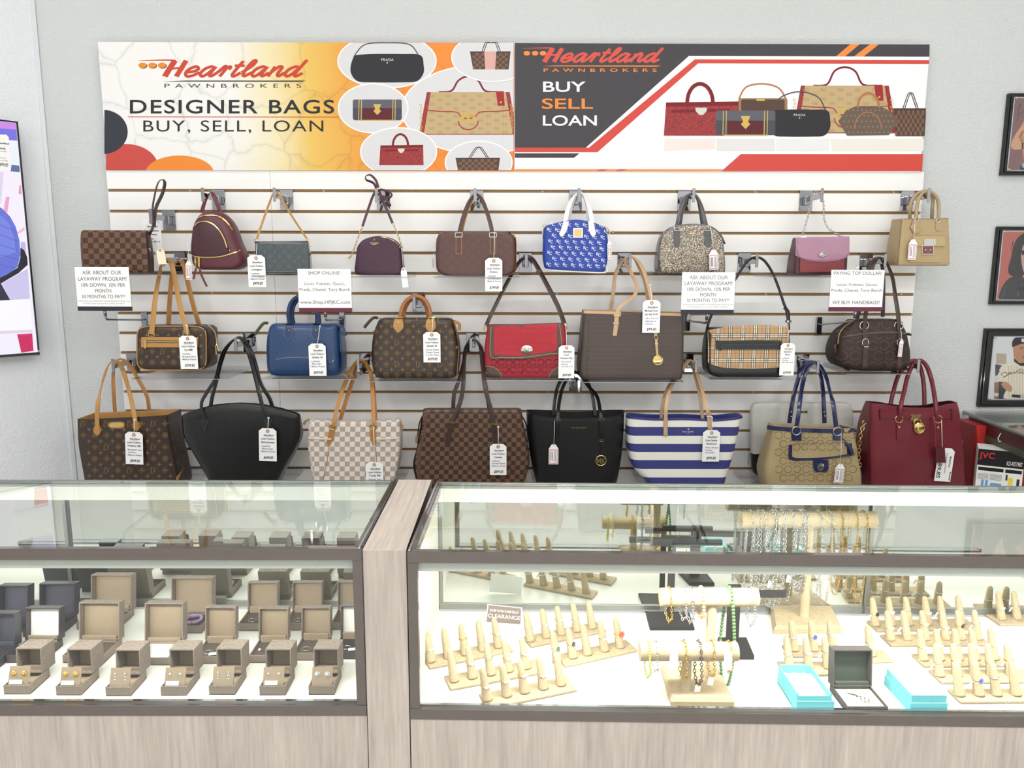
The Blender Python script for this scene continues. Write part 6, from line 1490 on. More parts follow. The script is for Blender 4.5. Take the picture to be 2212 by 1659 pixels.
# 18 black fan tote --------------------------------------------------------------------------------------------------------------
B = Bag('tote_bag', 'black grained leather fan-shaped tote with long straps', Y3, [(1056, 452, 592, .09), (1033, 444, 601, .1), (990, 422, 622, .1), (940, 397, 642, .085), (915, 390, 645, .07), (872, 387, 645, .03)], epi('black_grained_leather', (15, 17, 19)), .018, top=[(385, 899), (415, 888), (450, 878), (485, 873.5), (518, 872), (555, 874), (590, 880), (620, 888), (647, 897)], rt=.006, bulge=.012)
B.strap('shoulder_strap', [(444, 910, -.006, 0), (436, 885, -.004, 20), (436, 868, .0, 30), (446, 849, .005, 30), (464, 820, .015, 30), (474, 784, .03, 30), (484, 757, .05, 40), (500, 738, .07, 60), (515, 730, .075, 80), (526, 738, .07, 50), (536, 760, .05, 20), (545, 790, .03, 10), (557, 838, .01, 0), (567, 877, -.003, 0), (579, 905, -.006, 0)], .0135, .004, L_BLACK)
B.strap('shoulder_strap', [(455, 882, .06, 0), (458, 860, .06, 10), (470, 815, .065, 30), (480, 778, .07, 30), (490, 752, .08, 40), (505, 734, .085, 60), (518, 728, .09, 80), (532, 740, .085, 50), (545, 765, .08, 30), (553, 790, .07, 20), (563, 828, .065, 10), (582, 860, .06, 0), (589, 882, .06, 0)], .0135, .004, L_BLACK)
for x_ in (444, 580): B.patch('strap_tab', [(905, x_-10, x_+10), (912, x_-8, x_+8), (934, x_-1, x_+1)], lthr('black_leather_matte', (28, 29, 32), .5), .0025, 5, 6)
B.strip('top_seam', [(388, 903), (450, 882), (518, 875.5), (590, 884), (644, 900)], 1, lthr('black_leather_matte', (28, 29, 32), .5), .001)
B.print_('embossed_mark', ([(578+x_*10, 1018-y_*11) for x_, y_ in G_LV[0]], G_LV[1]), flat('black_emboss', (52, 54, 60)))
# 19 cream check tote --------------------------------------------------------------------------------------------------------------
B = Bag('tote_bag', 'cream and grey checked zip tote with honey straps', Y3, [(1056, 678, 848, .1), (1033, 673, 853, .11), (990, 666, 861, .105), (946, 663, 864, .085), (908, 667, 863, .04)], M_AZUR, .012, top=[(665, 908), (700, 909), (764, 912.5), (820, 910), (865, 907)], rt=.004, wob=.0015)
B.cols('side_pocket', [(658, 945), (680, 947), (715, 949)], [(658, 1034), (680, 1050), (714, 1052)], M_AZUR, .004, 8, 8) if False else None
for a_, b_ in (((666, 946), (716, 948)), ((812, 948), (861, 946))):
    B.strip('pocket_edge', [a_, ((a_[0]+b_[0])/2, 947.5), b_], 3, lthr('cream_trim', (226, 214, 194)), .004)
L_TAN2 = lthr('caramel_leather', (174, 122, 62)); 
for tip, up_ in (((711, 962), (718, 926)), ((808, 962), (805, 926))):
    B.patch('strap_tab', [(up_[1], up_[0]-6, up_[0]+6), (945, (up_[0]+tip[0])/2-6.5, (up_[0]+tip[0])/2+6.5), (957, tip[0]-4, tip[0]+4), (964, tip[0]-1, tip[0]+1)], L_TAN2, .003, 4, 6)
    B.ring('strap_ring', up_[0]+1, up_[1]-4, None, .013, .0024, HW_G, None, 1, .75)
B.strap('shoulder_strap', [(719, 924, -.004, 0), (722, 908, -.003, 0), (737, 850, .01, 0), (752, 814, .03, 10), (765, 788, .06, 40), (775, 778, .075, 80), (785, 779, .075, 80), (795, 792, .05, 40), (802, 812, .03, 10), (805, 850, .01, 0), (807, 908, -.003, 0), (806, 924, -.004, 0)], .0145, .0035, L_TAN2)
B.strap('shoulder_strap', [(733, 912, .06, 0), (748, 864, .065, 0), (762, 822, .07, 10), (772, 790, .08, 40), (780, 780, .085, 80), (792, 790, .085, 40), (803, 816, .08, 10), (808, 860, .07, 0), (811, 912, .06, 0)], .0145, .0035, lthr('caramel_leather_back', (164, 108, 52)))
B.strip('front_seam', [(710, 966), (706, 1000), (698, 1034)], 1.4, L_TAN2, .001); B.strip('front_seam', [(811, 966), (814, 1000), (816, 1034)], 1.4, L_TAN2, .001)
B.tube('zip_end', [(668, 905, .02), (660, 910, .02), (656, 917, .02)], .004, HW_G); B.strap('zip_tab', [(864, 908, .02, 30), (868, 918, .02, 30), (872, 924, .02, 30)], .007, .003, L_TAN2)
# 20 brown check shoulder tote --------------------------------------------------------------------------------------------------------
B = Bag('tote_bag', 'dark brown checked shoulder tote with buckled chocolate straps', Y3, [(1060, 908, 1128, .11), (1036, 899, 1135, .13), (1005, 893, 1144, .13), (965, 900, 1140, .11), (920, 909, 1131, .07), (885, 913, 1126, .04)], M_EBENE2, .02, wob=.003, rt=.004, rb=.02)
B.strip('top_seam', [(913, 891), (1020, 892), (1127, 892)], 1, flat('seam_brown', (40, 28, 26)), .0006)
B.strap('shoulder_strap', [(974, 918, -.006, 0), (984, 895, -.004, 0), (996, 862, .0, 20), (1001, 825, .01, 30), (1002, 790, .02, 30), (1005, 757, .04, 40), (1013, 740, .06, 60), (1024, 734, .065, 80), (1034, 742, .06, 60), (1041, 760, .04, 30), (1044, 790, .02, 20), (1046, 825, .01, 10), (1053, 858, .0, 0), (1062, 890, -.004, 0), (1066, 920, -.006, 0)], .0155, .004, L_CHOC)
B.strap('shoulder_strap', [(979, 890, .06, 0), (981, 852, .06, 10), (992, 820, .065, 20), (1000, 790, .07, 30), (1008, 752, .08, 40), (1018, 737, .085, 70), (1028, 736, .085, 80), (1038, 750, .08, 50), (1042, 790, .07, 20), (1050, 840, .065, 10), (1058, 890, .06, 0)], .014, .004, L_CHOC)
for (x_, y_), (x2_, y2_) in (((974, 918), (966, 962)), ((1067, 922), (1073, 966))):
    B.strip('strap_tip', [(x_, y_), ((x_+x2_)/2, (y_+y2_)/2), (x2_, y2_)], 11, L_CHOC, .004); B.strip('buckle_frame', [(x_-6, y_-8), (x_+9, y_-6)], 4.6, HW_G, .008); B.strip('keeper', [(x_-7, y_+4), (x_+6, y_+5.5)], 7, L_CHOC, .0075)
B.print_('emboss_mark', [ring2d(925, 916, 4, 1.2, 10), ring2d(1020, 920, 4, 1.2, 10), ring2d(1115, 922, 4, 1.2, 10), ring2d(1017, 1014, 4, 1.2, 10), ring2d(1108, 1014, 4, 1.2, 10)], flat('check_emboss', (64, 44, 36)))
B.tube('side_cord', [(913, 898, .05), (906, 915, .06), (902, 945, .07), (903, 960, .06)], .0025, L_CHOC); B.patch('padlock', [(946, 896, 901), (961, 895, 900.5)], HW_G, .006, 2, 3, front=.03); B.tube('side_cord', [(1126, 897, .05), (1136, 915, .06), (1140, 945, .06), (1139, 955, .05)], .0025, L_CHOC)
B.strip('side_piping', [(911, 905), (901, 965), (893, 1003), (899, 1036)], 2, L_CHOC, .002)
# 21 black tote ------------------------------------------------------------------------------------------------------------------------
B = Bag('tote_bag', 'black saffiano tote with open top and gold letter charm', Y3, [(1060, 1162, 1332, .1), (1039, 1156, 1339, .105), (990, 1146, 1348, .12), (930, 1139, 1353, .13), (900, 1138, 1354, .13)], lthr('black_saffiano', (18, 18, 21), .38, .5, 900), .06, opened=True, lining=pm('black_lining', (22, 21, 24), .8), top=[(1138, 894), (1160, 899), (1246, 904), (1335, 899), (1354, 894)])
B.strap('handle', [(1203, 947, -.006, 0), (1205, 902, -.006, 0), (1207, 875, .0, 0), (1211, 853, .01, 10), (1218, 832, .03, 30), (1230, 812, .06, 60), (1244, 806, .07, 80), (1256, 814, .07, 60), (1270, 834, .04, 40), (1282, 846, .02, 30), (1291, 860, .01, 20), (1296, 885, .0, 0), (1298, 902, -.006, 0), (1299, 947, -.006, 0)], .0125, .004, L_BLACK)
B.strap('handle', [(1196, 897, .11, 0), (1198, 868, .1, 0), (1204, 838, .095, 10), (1216, 816, .09, 40), (1232, 803, .085, 70), (1248, 804, .085, 80), (1262, 814, .09, 40), (1273, 834, .095, 10), (1281, 862, .1, 0), (1286, 897, .11, 0)], .0125, .004, L_BLACK)
for x_ in (1204, 1298): B.strip('buckle_frame', [(x_-6, 905.5), (x_+7, 906)], 3.4, HW_G, .008); B.strip('keeper', [(x_-5, 923), (x_+5, 923)], 4, L_BLACK, .007)
B.strip('strap_tip', [(1204, 908), (1203, 948)], 8, L_BLACK, .004); B.strip('strap_tip', [(1298, 908), (1299, 948)], 8, L_BLACK, .004); B.strip('rim_seam', [(1142, 902), (1160, 905), (1246, 909), (1332, 905), (1351, 901)], 1, pm('black_thread', (50, 50, 54), .5), .0008)
B.print_('brand_lettering', pxs(text2d('MICHAEL KORS', 3.4, bold=True, width=32), 1250, 925.5), HW_G, None, .001)
B.ring('charm_ring', 1299, 951, None, .0055, .0012, HW_G); B.strip('charm_strap', [(1299, 954), (1299, 978)], 4, L_BLACK, .004); B.ring('charm_hoop', 1298, 994.5, None, .0185, .0026, HW_G, n=24)
B.print_('charm_letters', pxs(text2d('MK', 12, bold=True, sx=.8), 1298, 1000.5), HW_G, None, .006)
# 22 striped tote -----------------------------------------------------------------------------------------------------------------------
NAVY = (62, 66, 128); CREAM = (238, 238, 230)
M_NAVY = lthr('navy_stripe_vinyl', NAVY, .38, .1); M_CRM = lthr('cream_stripe_vinyl', CREAM, .38, .1)
def stripes(edges):
    m, nt, b, uv = uvmat('navy_cream_stripes', .36, .12, 500); sep = nd(nt, 'ShaderNodeSeparateXYZ'); nt.links.new(uv, sep.inputs[0]); f = None
    for lo, hi in edges:
        g = math1(nt, 'MULTIPLY', math1(nt, 'GREATER_THAN', sep.outputs[1], lo), math1(nt, 'LESS_THAN', sep.outputs[1], hi)); f = g if f is None else math1(nt, 'ADD', f, g)
    nt.links.new(mixc(nt, f, lin(CREAM), lin(NAVY)), b.inputs['Base Color']); return m
zz = lambda y_: at(1480, y_, Y3).z-at(1480, 1058, Y3).z
ED = [(-.01, zz(1031.5)), (zz(1013), zz(994)), (zz(976.5), zz(959)), (zz(941.5), zz(922.5)), (zz(906), .3)]
B = Bag('tote_bag', 'navy and cream striped flared tote with nude handles', Y3, [(1058, 1402, 1566, .1), (1041, 1397, 1571, .11), (1026, 1381, 1575, .115), (1004, 1366, 1582, .12), (960, 1358, 1594, .11), (900, 1356, 1607, .08)], stripes(ED), .03, opened=True, lining=M_NAVY, top=[(1355, 899.5), (1385, 902), (1420, 904.5), (1480, 903), (1540, 906), (1580, 903), (1608, 899)])
B.strip('top_binding', [(1357, 902), (1385, 904), (1420, 906), (1480, 905), (1540, 908), (1580, 905), (1606, 902)], 5, M_NAVY, .0015)
B.strap('handle', [(1437, 940, -.004, 0), (1438, 905, -.004, 0), (1439, 880, .0, 0), (1443, 855, .01, 10), (1452, 832, .03, 20), (1466, 808, .05, 30), (1482, 786, .07, 50), (1492, 778, .08, 80), (1499, 786, .08, 40), (1505, 806, .05, 10), (1514, 834, .03, 0), (1524, 870, .01, 0), (1531, 900, -.002, 0), (1533, 926, -.004, 0)], .0125, .0035, L_NUDE)
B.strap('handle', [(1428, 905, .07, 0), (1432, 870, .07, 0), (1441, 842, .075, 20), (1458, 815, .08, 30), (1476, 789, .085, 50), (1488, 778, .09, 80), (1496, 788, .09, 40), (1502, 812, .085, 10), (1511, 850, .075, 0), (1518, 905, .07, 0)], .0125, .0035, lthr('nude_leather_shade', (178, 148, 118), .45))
for (x_, y0_, y1_) in ((1437.5, 903, 942), (1533, 905, 928)): B.strip('handle_tab', [(x_, y0_), (x_, y1_)], 9, L_NUDE, .0035)
B.ring('strap_loop', 1531, 894, -.006, .008, .0022, L_NUDE, None, 1.1, .7); B.strap('elastic_tie', [(1526, 899, -.008), (1531, 900, -.009), (1537, 899, -.008)], .003, .002, L_WHITE)
B.print_('brand_lettering', [disc2d(1487, 927, 1.6), pxs(text2d('kate spade', 4), 1486, 934), pxs(text2d('new york', 1.6), 1486, 937)], flat('pale_lettering', (216, 210, 220)))
# 23 khaki signature tote ------------------------------------------------------------------------------------------------------------------
KHA = pm('khaki_signature_sateen', (172, 154, 116), .4, 0, .3, 700, .08, 120)
B = Bag('tote_bag', 'khaki signature tote with navy patent trim and flap pocket', Y3, [(1060, 1660, 1862, .1), (1044, 1655, 1866, .11), (1020, 1652, 1864, .11), (985, 1660, 1857, .1), (950, 1667, 1852, .08), (922, 1669, 1850, .07)], KHA, .02, opened=True, lining=pm('beige_lining', (176, 160, 130), .8), wob=.006, top=[(1664, 918), (1700, 922), (1755, 925), (1806, 926), (1850, 925)])
B.print_('woven_pattern', cpat(1682, 1842, 940, 1048, 20), flat('khaki_weave', (142, 125, 90)))
B.strip('top_binding', [(1659, 924), (1700, 927), (1755, 930), (1806, 931), (1849, 929)], 9, L_NAVY, .002)
B.cols('pocket_trim', [(1703, 960), (1760, 957), (1830, 956), (1839, 958)], [(1703, 990), (1712, 994), (1760, 993), (1800, 989), (1836, 984), (1842, 981)], L_NAVY, .005, 14, 6)
B.cols('flap_pocket', [(1710, 960), (1760, 957.5), (1828, 956.5)], [(1710, 986), (1720, 988.5), (1760, 988), (1800, 984.5), (1830, 980)], KHA, .0065, 14, 6)
B.print_('woven_pattern', cpat(1720, 1824, 965, 980, 18), flat('khaki_weave', (142, 125, 90)), None, .0072)
B.patch('lock_tab', [(993, 1756, 1788), (1012, 1757, 1787), (1018, 1762, 1782)], L_NAVY, .006, 5, 5); B.stud('turn_lock', 1771.6, 1007.5, .0135, HW_S).location.y -= .006; o_ = B.stud('turn_knob', 1771.6, 1007.5, .006, HW_D, None, .004); o_.location.y -= .009
def h23(pts, m=L_NAVY): B.strap('handle', pts, .0155, .004, m)
h23([(1721, 922, -.004, 0), (1726, 884, .0, 10), (1730, 850, .01, 10), (1736, 820, .03, 20), (1745, 795, .05, 40), (1756, 783, .07, 70), (1764, 782, .07, 80), (1774, 792, .06, 50), (1785, 816, .03, 20), (1793, 846, .01, 10), (1800, 874, .0, 0), (1806, 922, -.004, 0)])
h23([(1705, 914, .09, 0), (1711, 872, .085, 0), (1718, 840, .085, 10), (1726, 813, .085, 20), (1738, 789, .085, 50), (1752, 780, .085, 80), (1763, 784, .085, 70), (1770, 800, .085, 30), (1776, 830, .085, 10), (1779, 865, .09, 0), (1781, 914, .09, 0)])
for x_, y_ in ((1719.5, 930), (1809, 932)):
    B.ring('handle_ring', x_, y_, None, .0155, .0022, HW_S); B.patch('ring_tab', [(932, x_-11, x_+11), (951, x_-10, x_+11)], L_NAVY, .003, 4, 4)
for x_, y_ in ((1709, 890), (1709, 900), (1725, 898), (1725, 908), (1780, 890), (1782, 899), (1803, 900), (1805, 910)): B.stud('rivet', x_, y_, .003, HW_S, None, .002, 1, -.004 if x_ in (1725, 1803, 1805) else .083)
B.strap('hang_tag', [(1822, 948, -.01, 0), (1830, 960, -.012, 0), (1838, 972, -.012, 0), (1842, 982, -.012, 0)], [.003]*5+[.013]*14, .004, L_NAVY)
# 24 burgundy padlock tote ---------------------------------------------------------------------------------------------------------------------
R24 = lthr('burgundy_soft_leather', (112, 36, 48), .31, .4, 300)
B = Bag('tote_bag', 'large burgundy leather tote with gold padlock and chain', Y3, [(1062, 1884, 2086, .12), (1046, 1883, 2088, .13), (1000, 1882, 2086, .135), (940, 1881, 2082, .12), (900, 1881, 2077, .085), (872, 1881, 2070, .05)], R24, .01, opened=True, lining=lthr('burgundy_lining', (84, 28, 38), .6), wob=.005, top=[(1880, 871), (1910, 873), (1946, 879), (1983, 881), (2016, 880), (2045, 873), (2071, 870)])
B.patch('belt', [(887, 1900, 2056), (904, 1900, 2057)], R24, .003, 14, 4)
for a_ in (1900, 2054): B.strip('belt_loop', [(a_, 883), (a_+1, 906)], 3, lthr('burgundy_dark', (84, 26, 36), .4), .005)
B.tube('handle', [(1943, 900, -.004), (1947, 872, .0), (1953, 846, .01), (1960, 815, .02), (1971, 790, .045), (1987, 779, .06), (2001, 790, .045), (2012, 820, .02), (2018, 852, .01), (2022, 880, .0), (2023, 902, -.004)], .008, R24)
B.tube('handle', [(1922, 880, .1), (1930, 845, .1), (1940, 813, .095), (1956, 790, .09), (1972, 779, .085), (1984, 785, .085), (1992, 808, .09), (1996, 840, .1), (1997, 880, .105)], .0078, R24)
for x_ in (1942, 2025): B.ring('handle_ring', x_, 905, None, .0135, .002, HW_G); B.patch('handle_tab', [(908, x_-6, x_+6), (950, x_-5.5, x_+6)], R24, .004, 4, 6); B.stud('rivet', x_, 923, .004, HW_G).location.y -= .004
B.patch('clasp_plate', [(895, 1965, 1989), (900, 1968, 1986), (905, 1966, 1986), (908, 1966, 1986)], HW_G, .006, 5, 5)
B.ring('padlock_shackle', 1981, 912, None, .013, .003, HW_G); o_ = B.stud('padlock', 1983.5, 924, .0205, HW_G, None, .008); o_.location.y -= .004; o_ = B.ring('padlock_rim', 1983.5, 924, None, .017, .0016, HW_G); o_.location.y -= .009
B.strap('key_fob_strap', [(2016, 900, -.016, 0), (2020, 925, -.022, 0), (2021, 965, -.026, 0)], .007, .003, R24); B.patch('key_fob', [(963, 2012, 2031), (980, 2012, 2032), (995, 2011.5, 2033)], lthr('burgundy_dark', (84, 26, 36), .4), .006, 4, 4, lift=.022)
B.chain('side_chain', [(1867, 915, .03), (1860, 935, .02), (1856, 965, .02), (1855, 990, .02), (1858, 1008, .02)], .0062, .0022, HW_G); B.ring('chain_ring', 1867, 913, .03, .007, .0018, HW_G)
B.strip('edge_stitching', [(1884, 876), (1884, 940), (1885, 1040)], .9, flat('burgundy_thread', (122, 48, 58)), .0004)
# 25 white laptop sleeve ---------------------------------------------------------------------------------------------------------------------------
B = Bag('laptop_sleeve', 'pale grey laptop sleeve with black base standing behind the khaki tote', -.085, [(1030, 1634, 1840, .03), (1015, 1627, 1846, .034), (980, 1625, 1846, .034), (930, 1624, 1845, .034), (885, 1624, 1844, .034), (870, 1632, 1836, .028)], lthr('pale_grey_leather', (206, 206, 200), .45), .012, rb=.014, rt=.01)
zb_ = B.P(1730, 984).z; B.split_side('black_base', L_BLACK, lambda p: p.center.z < zb_)
B.print_('label_plate', poly2d([(1735, 887), (1744, 887), (1744, 892), (1735, 892)]), HW_G, None, .001); B.print_('label_plate', poly2d([(1727, 888), (1734, 888), (1734, 892), (1727, 892)]), flat('label_black', (30, 30, 30)), None, .001)
B.tube('zip_pull', [(1620, 975, .0), (1618, 985, -.002), (1616, 1004, -.002)], .0018, HW_S)
# ================================================================ chrome hooks, acrylic shelves, signs, tags
M_CHR = pm('polished_chrome', (158, 159, 166), .08, 1.0, var=.02)
def hook(lab, bx_, by_, ex, ey):
    """faceout hook: bracket on the slats centred at picture (bx, by); upturned end plate at (ex, ey)"""
    p = at(bx_, by_, -.004)
    # end plate depth from the parallax between bracket and end
    e = at(ex, ey, -.15); e = Vector((p.x, -.15, p.z+.012))
    t = thing('hook', 'chrome faceout hook '+lab, 'hook', (p.x, 0, p.z), group='chrome slatwall hooks')
    MB().box((-.0245, -.0035, -.036), (.0245, -.0005, .036), .0008).build('bracket', M_CHR, t)
    MB().box((-.0245, -.006, .0345), (.0245, .006, .0375), .0005).build('bracket_lip', M_CHR, t)
    MB().box((-.012, -.03, -.016), (.012, -.0035, .016), .003).build('socket', M_CHR, t)
    MB().box((-.0045, -.15, -.004), (.0045, -.03, .016), .0012).build('arm', M_CHR, t)
    MB().box((-.0055, -.154, -.016), (.0055, -.1495, .032), .0015).build('end_plate', M_CHR, t)
    return t
HK = [('holding the wrist strap of the checked clutch', 365, 476), ('holding the small burgundy backpack', 472, 433), ('holding the dark green pochette', 619, 433), ('holding the plum dome bag', 828, 434), ('holding the cocoa satchel', 1030, 434),
      ('holding the royal blue lettered satchel', 1243, 434), ('holding the glittering satchel', 1478, 434), ('holding the mauve flap bag', 1741, 434), ('holding the sand structured tote', 1960, 434),
      ('holding the monogram box bag', 391, 566), ('holding the red flap bag', 1135, 568), ('holding the wide brown tote', 1348, 568), ('holding the plaid bag', 1608, 568), ('holding the chocolate satchel', 1871, 568),
      ('holding the rolled honey handle', 905, 655), ('behind the shop online sign, holding the cobalt handbag', 676, 655), ('holding the monogram open tote', 287, 783), ('holding the black fan-shaped tote', 539, 740), ('holding the cream checked tote', 790, 784),
      ('holding the dark brown checked tote', 1021, 740), ('holding the black open tote', 1243, 826), ('holding the striped tote', 1484, 784), ('holding the khaki tote', 1734, 786), ('holding the burgundy padlock tote', 1940, 784)]
for l_, x_, y_ in HK: hook(l_, x_, y_, x_, y_)
M_ACR = glassmat('clear_acrylic', (.95, .95, .96), .05)
M_ACRE = pm('acrylic_edge', (150, 150, 162), .15, var=.03)
def shelf(lab, px0, px1, py, yfront, name='acrylic_shelf'):
    z = at((px0+px1)/2, py, yfront).z; a = at(px0, py, yfront).x; b = at(px1, py, yfront).x
    t = thing('acrylic_shelf', 'clear acrylic shelf under '+lab, 'shelf', ((a+b)/2, 0, z), group='clear acrylic shelves'); hw_ = (b-a)/2
    MB().box((-hw_, yfront, -.0035), (hw_, -.001, -.0005)).build('plate', M_ACR, t); MB().box((-hw_, -.004, -.0005), (hw_, -.001, .012)).build('back_lip', M_ACR, t)
    MB().box((-hw_, yfront-.0008, -.0037), (hw_, yfront, -.0018)).build('front_edge', M_ACRE, t)
for lab, a_, b_, y_, yf_ in (('the checked clutch', 176, 362, 591, -.2), ('the dark green pochette', 545, 678, 592.5, -.19), ('the plum dome bag', 757, 885, 595.5, -.19), ('the cocoa satchel', 936, 1122, 596.5, -.19), ('the glittering satchel', 1403, 1580, 592.5, -.19), ('the mauve flap bag', 1664, 1840, 595.5, -.19),
        ('the monogram box bag', 284, 490, 816, -.25), ('the cobalt handbag', 564, 768, 816.5, -.235), ('the monogram barrel handbag', 796, 1000, 821.5, -.23), ('the red flap bag', 1046, 1240, 819, -.23), ('the wide brown tote', 1262, 1478, 823, -.23), ('the plaid bag', 1536, 1716, 818, -.24), ('the chocolate satchel', 1828, 1972, 805, -.21),
        ('the monogram open tote', 176, 400, 1059, -.27), ('the black fan-shaped tote', 436, 612, 1059, -.27), ('the cream checked tote', 668, 862, 1059, -.27), ('the dark brown checked tote', 898, 1140, 1063, -.27), ('the black open tote', 1152, 1342, 1063, -.27), ('the striped tote', 1390, 1580, 1061, -.27), ('the khaki tote and laptop sleeve', 1630, 1868, 1063, -.27), ('the burgundy padlock tote', 1872, 2080, 1065, -.27)):
    shelf(lab, a_, b_, y_+1.5, yf_)
# sleeve block: low acrylic riser that carries the sleeve
z_ = at(1735, 1030, -.085).z; zs = at(1749, 1064.5, -.27).z; a_ = at(1640, 1030, -.085).x; b_ = at(1834, 1030, -.085).x
t = thing('acrylic_riser', 'clear acrylic riser under the pale grey laptop sleeve', 'shelf', ((a_+b_)/2, -.068, zs)); hw_ = (b_-a_)/2
MB().box((-hw_, -.02, z_-zs-.004), (hw_, .02, z_-zs-.0005)).build('plate', M_ACR, t); MB().box((-hw_, -.02, 0), (-hw_+.003, .02, z_-zs-.004)).build('side', M_ACR, t); MB().box((hw_-.003, -.02, 0), (hw_, .02, z_-zs-.004)).build('side', M_ACR, t)
# sign holders
TX = inkm((116, 114, 122)); TXS = inkm((150, 148, 152))
def sign(label, x0, x1, y0, y1, br, end, lines, lipm, ys=-.28):
    a = at(x0, y1, ys); b = at(x1, y1, ys); c = at(x0, y0, ys); zt = at((x0+x1)/2, y0, ys).z; zb = at((x0+x1)/2, y1, ys).z
    p = at(br[0], br[1], -.004); e = at(end[0], end[1], ys+.012)
    t = thing('sign_holder', label, 'sign', ((a.x+b.x)/2, ys, zb)); O = t.location; hw_ = (b.x-a.x)/2; h = zt-zb
    MB().box((-hw_, 0, 0), (hw_, .0015, h)).build('paper_sign', M_PAPER, t); MB().box((-hw_-.003, .0018, -.004), (hw_+.004, .004, h+.002)).build('clear_sleeve', M_ACR, t)
    MB().box((-hw_, -.0015, -.012), (hw_, .007, .003), .001).build('clip_rail', lipm, t)
    ex = e.x-O.x; ez = e.z-O.z
    MB().tube([p-O+Vector((0, -.004, 0)), p-O+Vector((0, -.03, .0)), Vector((ex, .016, ez)), Vector((ex, .012, ez+.006)), Vector((ex, .010, ez+.014))], .0035, 8).build('arm', M_CHR, t, True)
    MB().tube([(ex, .010, ez+.012), (ex, .006, -.004)], .0055, 10).build('collar', M_CHR, t, True)
    MB().box((p.x-O.x-.011, -O.y-.012, p.z-O.z-.04), (p.x-O.x+.011, -O.y-.0005, p.z-O.z+.028), .002).build('bracket', M_CHR, t)
    sh = {}
    for s_, fy, cap, wd, big in lines:
        m_ = TX if big else TXS
        sh.setdefault(m_.name, []).append(text2d(s_, cap*h, 0, fy*h, width=wd*2*hw_))
    for k_, v_ in sh.items(): flatmesh(join2d(v_), lambda x, y: (x, -.0006, y), 'lettering', MATS[k_], t)
ASK = [('ASK ABOUT OUR', .82, .095, .72, 1), ('LAYAWAY PROGRAM!', .665, .095, .91, 1), ('10% DOWN, 10% PER', .515, .09, .83, 1), ('MONTH', .37, .09, .31, 1), ('10 MONTHS TO PAY!*', .23, .085, .82, 1), ('*10% Restock fee on defaulted or forfeited layaways! Payments must', .145, .032, .98, 0), ('be made at least every month or layaway will default.', .085, .032, .77, 0)]
RAILD = pm('dark_clip_rail', (60, 62, 72), .2, .6); RAILR = pm('maroon_clip_rail', (104, 44, 66), .25, .3)
sign('white paper layaway sign on a chrome arm below the checked clutch', 168, 284, 577, 664, (313, 690), (229, 690), ASK, RAILD)
sign('white paper shop online sign on a chrome arm over the cobalt handbag', 646, 760, 581, 667, (739, 690), (704, 692), [('SHOP ONLINE!', .86, .085, .62, 1), ('Louis Vuitton, Gucci,', .60, .075, .78, 1), ('Prada, Chanel, Tory Burch', .45, .075, .96, 1), ('www.Shop.HPJKC.com', .13, .085, .95, 1)], RAILR)
sign('white paper layaway sign on a chrome arm beside the glittering satchel', 1471, 1585, 588, 671, (1484, 692), (1526, 698), ASK, RAILD)
sign('white paper top dollar sign on a chrome arm below the mauve flap bag', 1791, 1905, 583, 665, (1768, 700), (1845, 694), [('PAYING TOP DOLLAR!', .87, .09, .92, 1), ('Louis Vuitton, Gucci,', .58, .075, .78, 1), ('Prada, Chanel, Tory Burch', .43, .075, .97, 1), ('WE BUY HANDBAGS!', .1, .09, .9, 1)], RAILR)
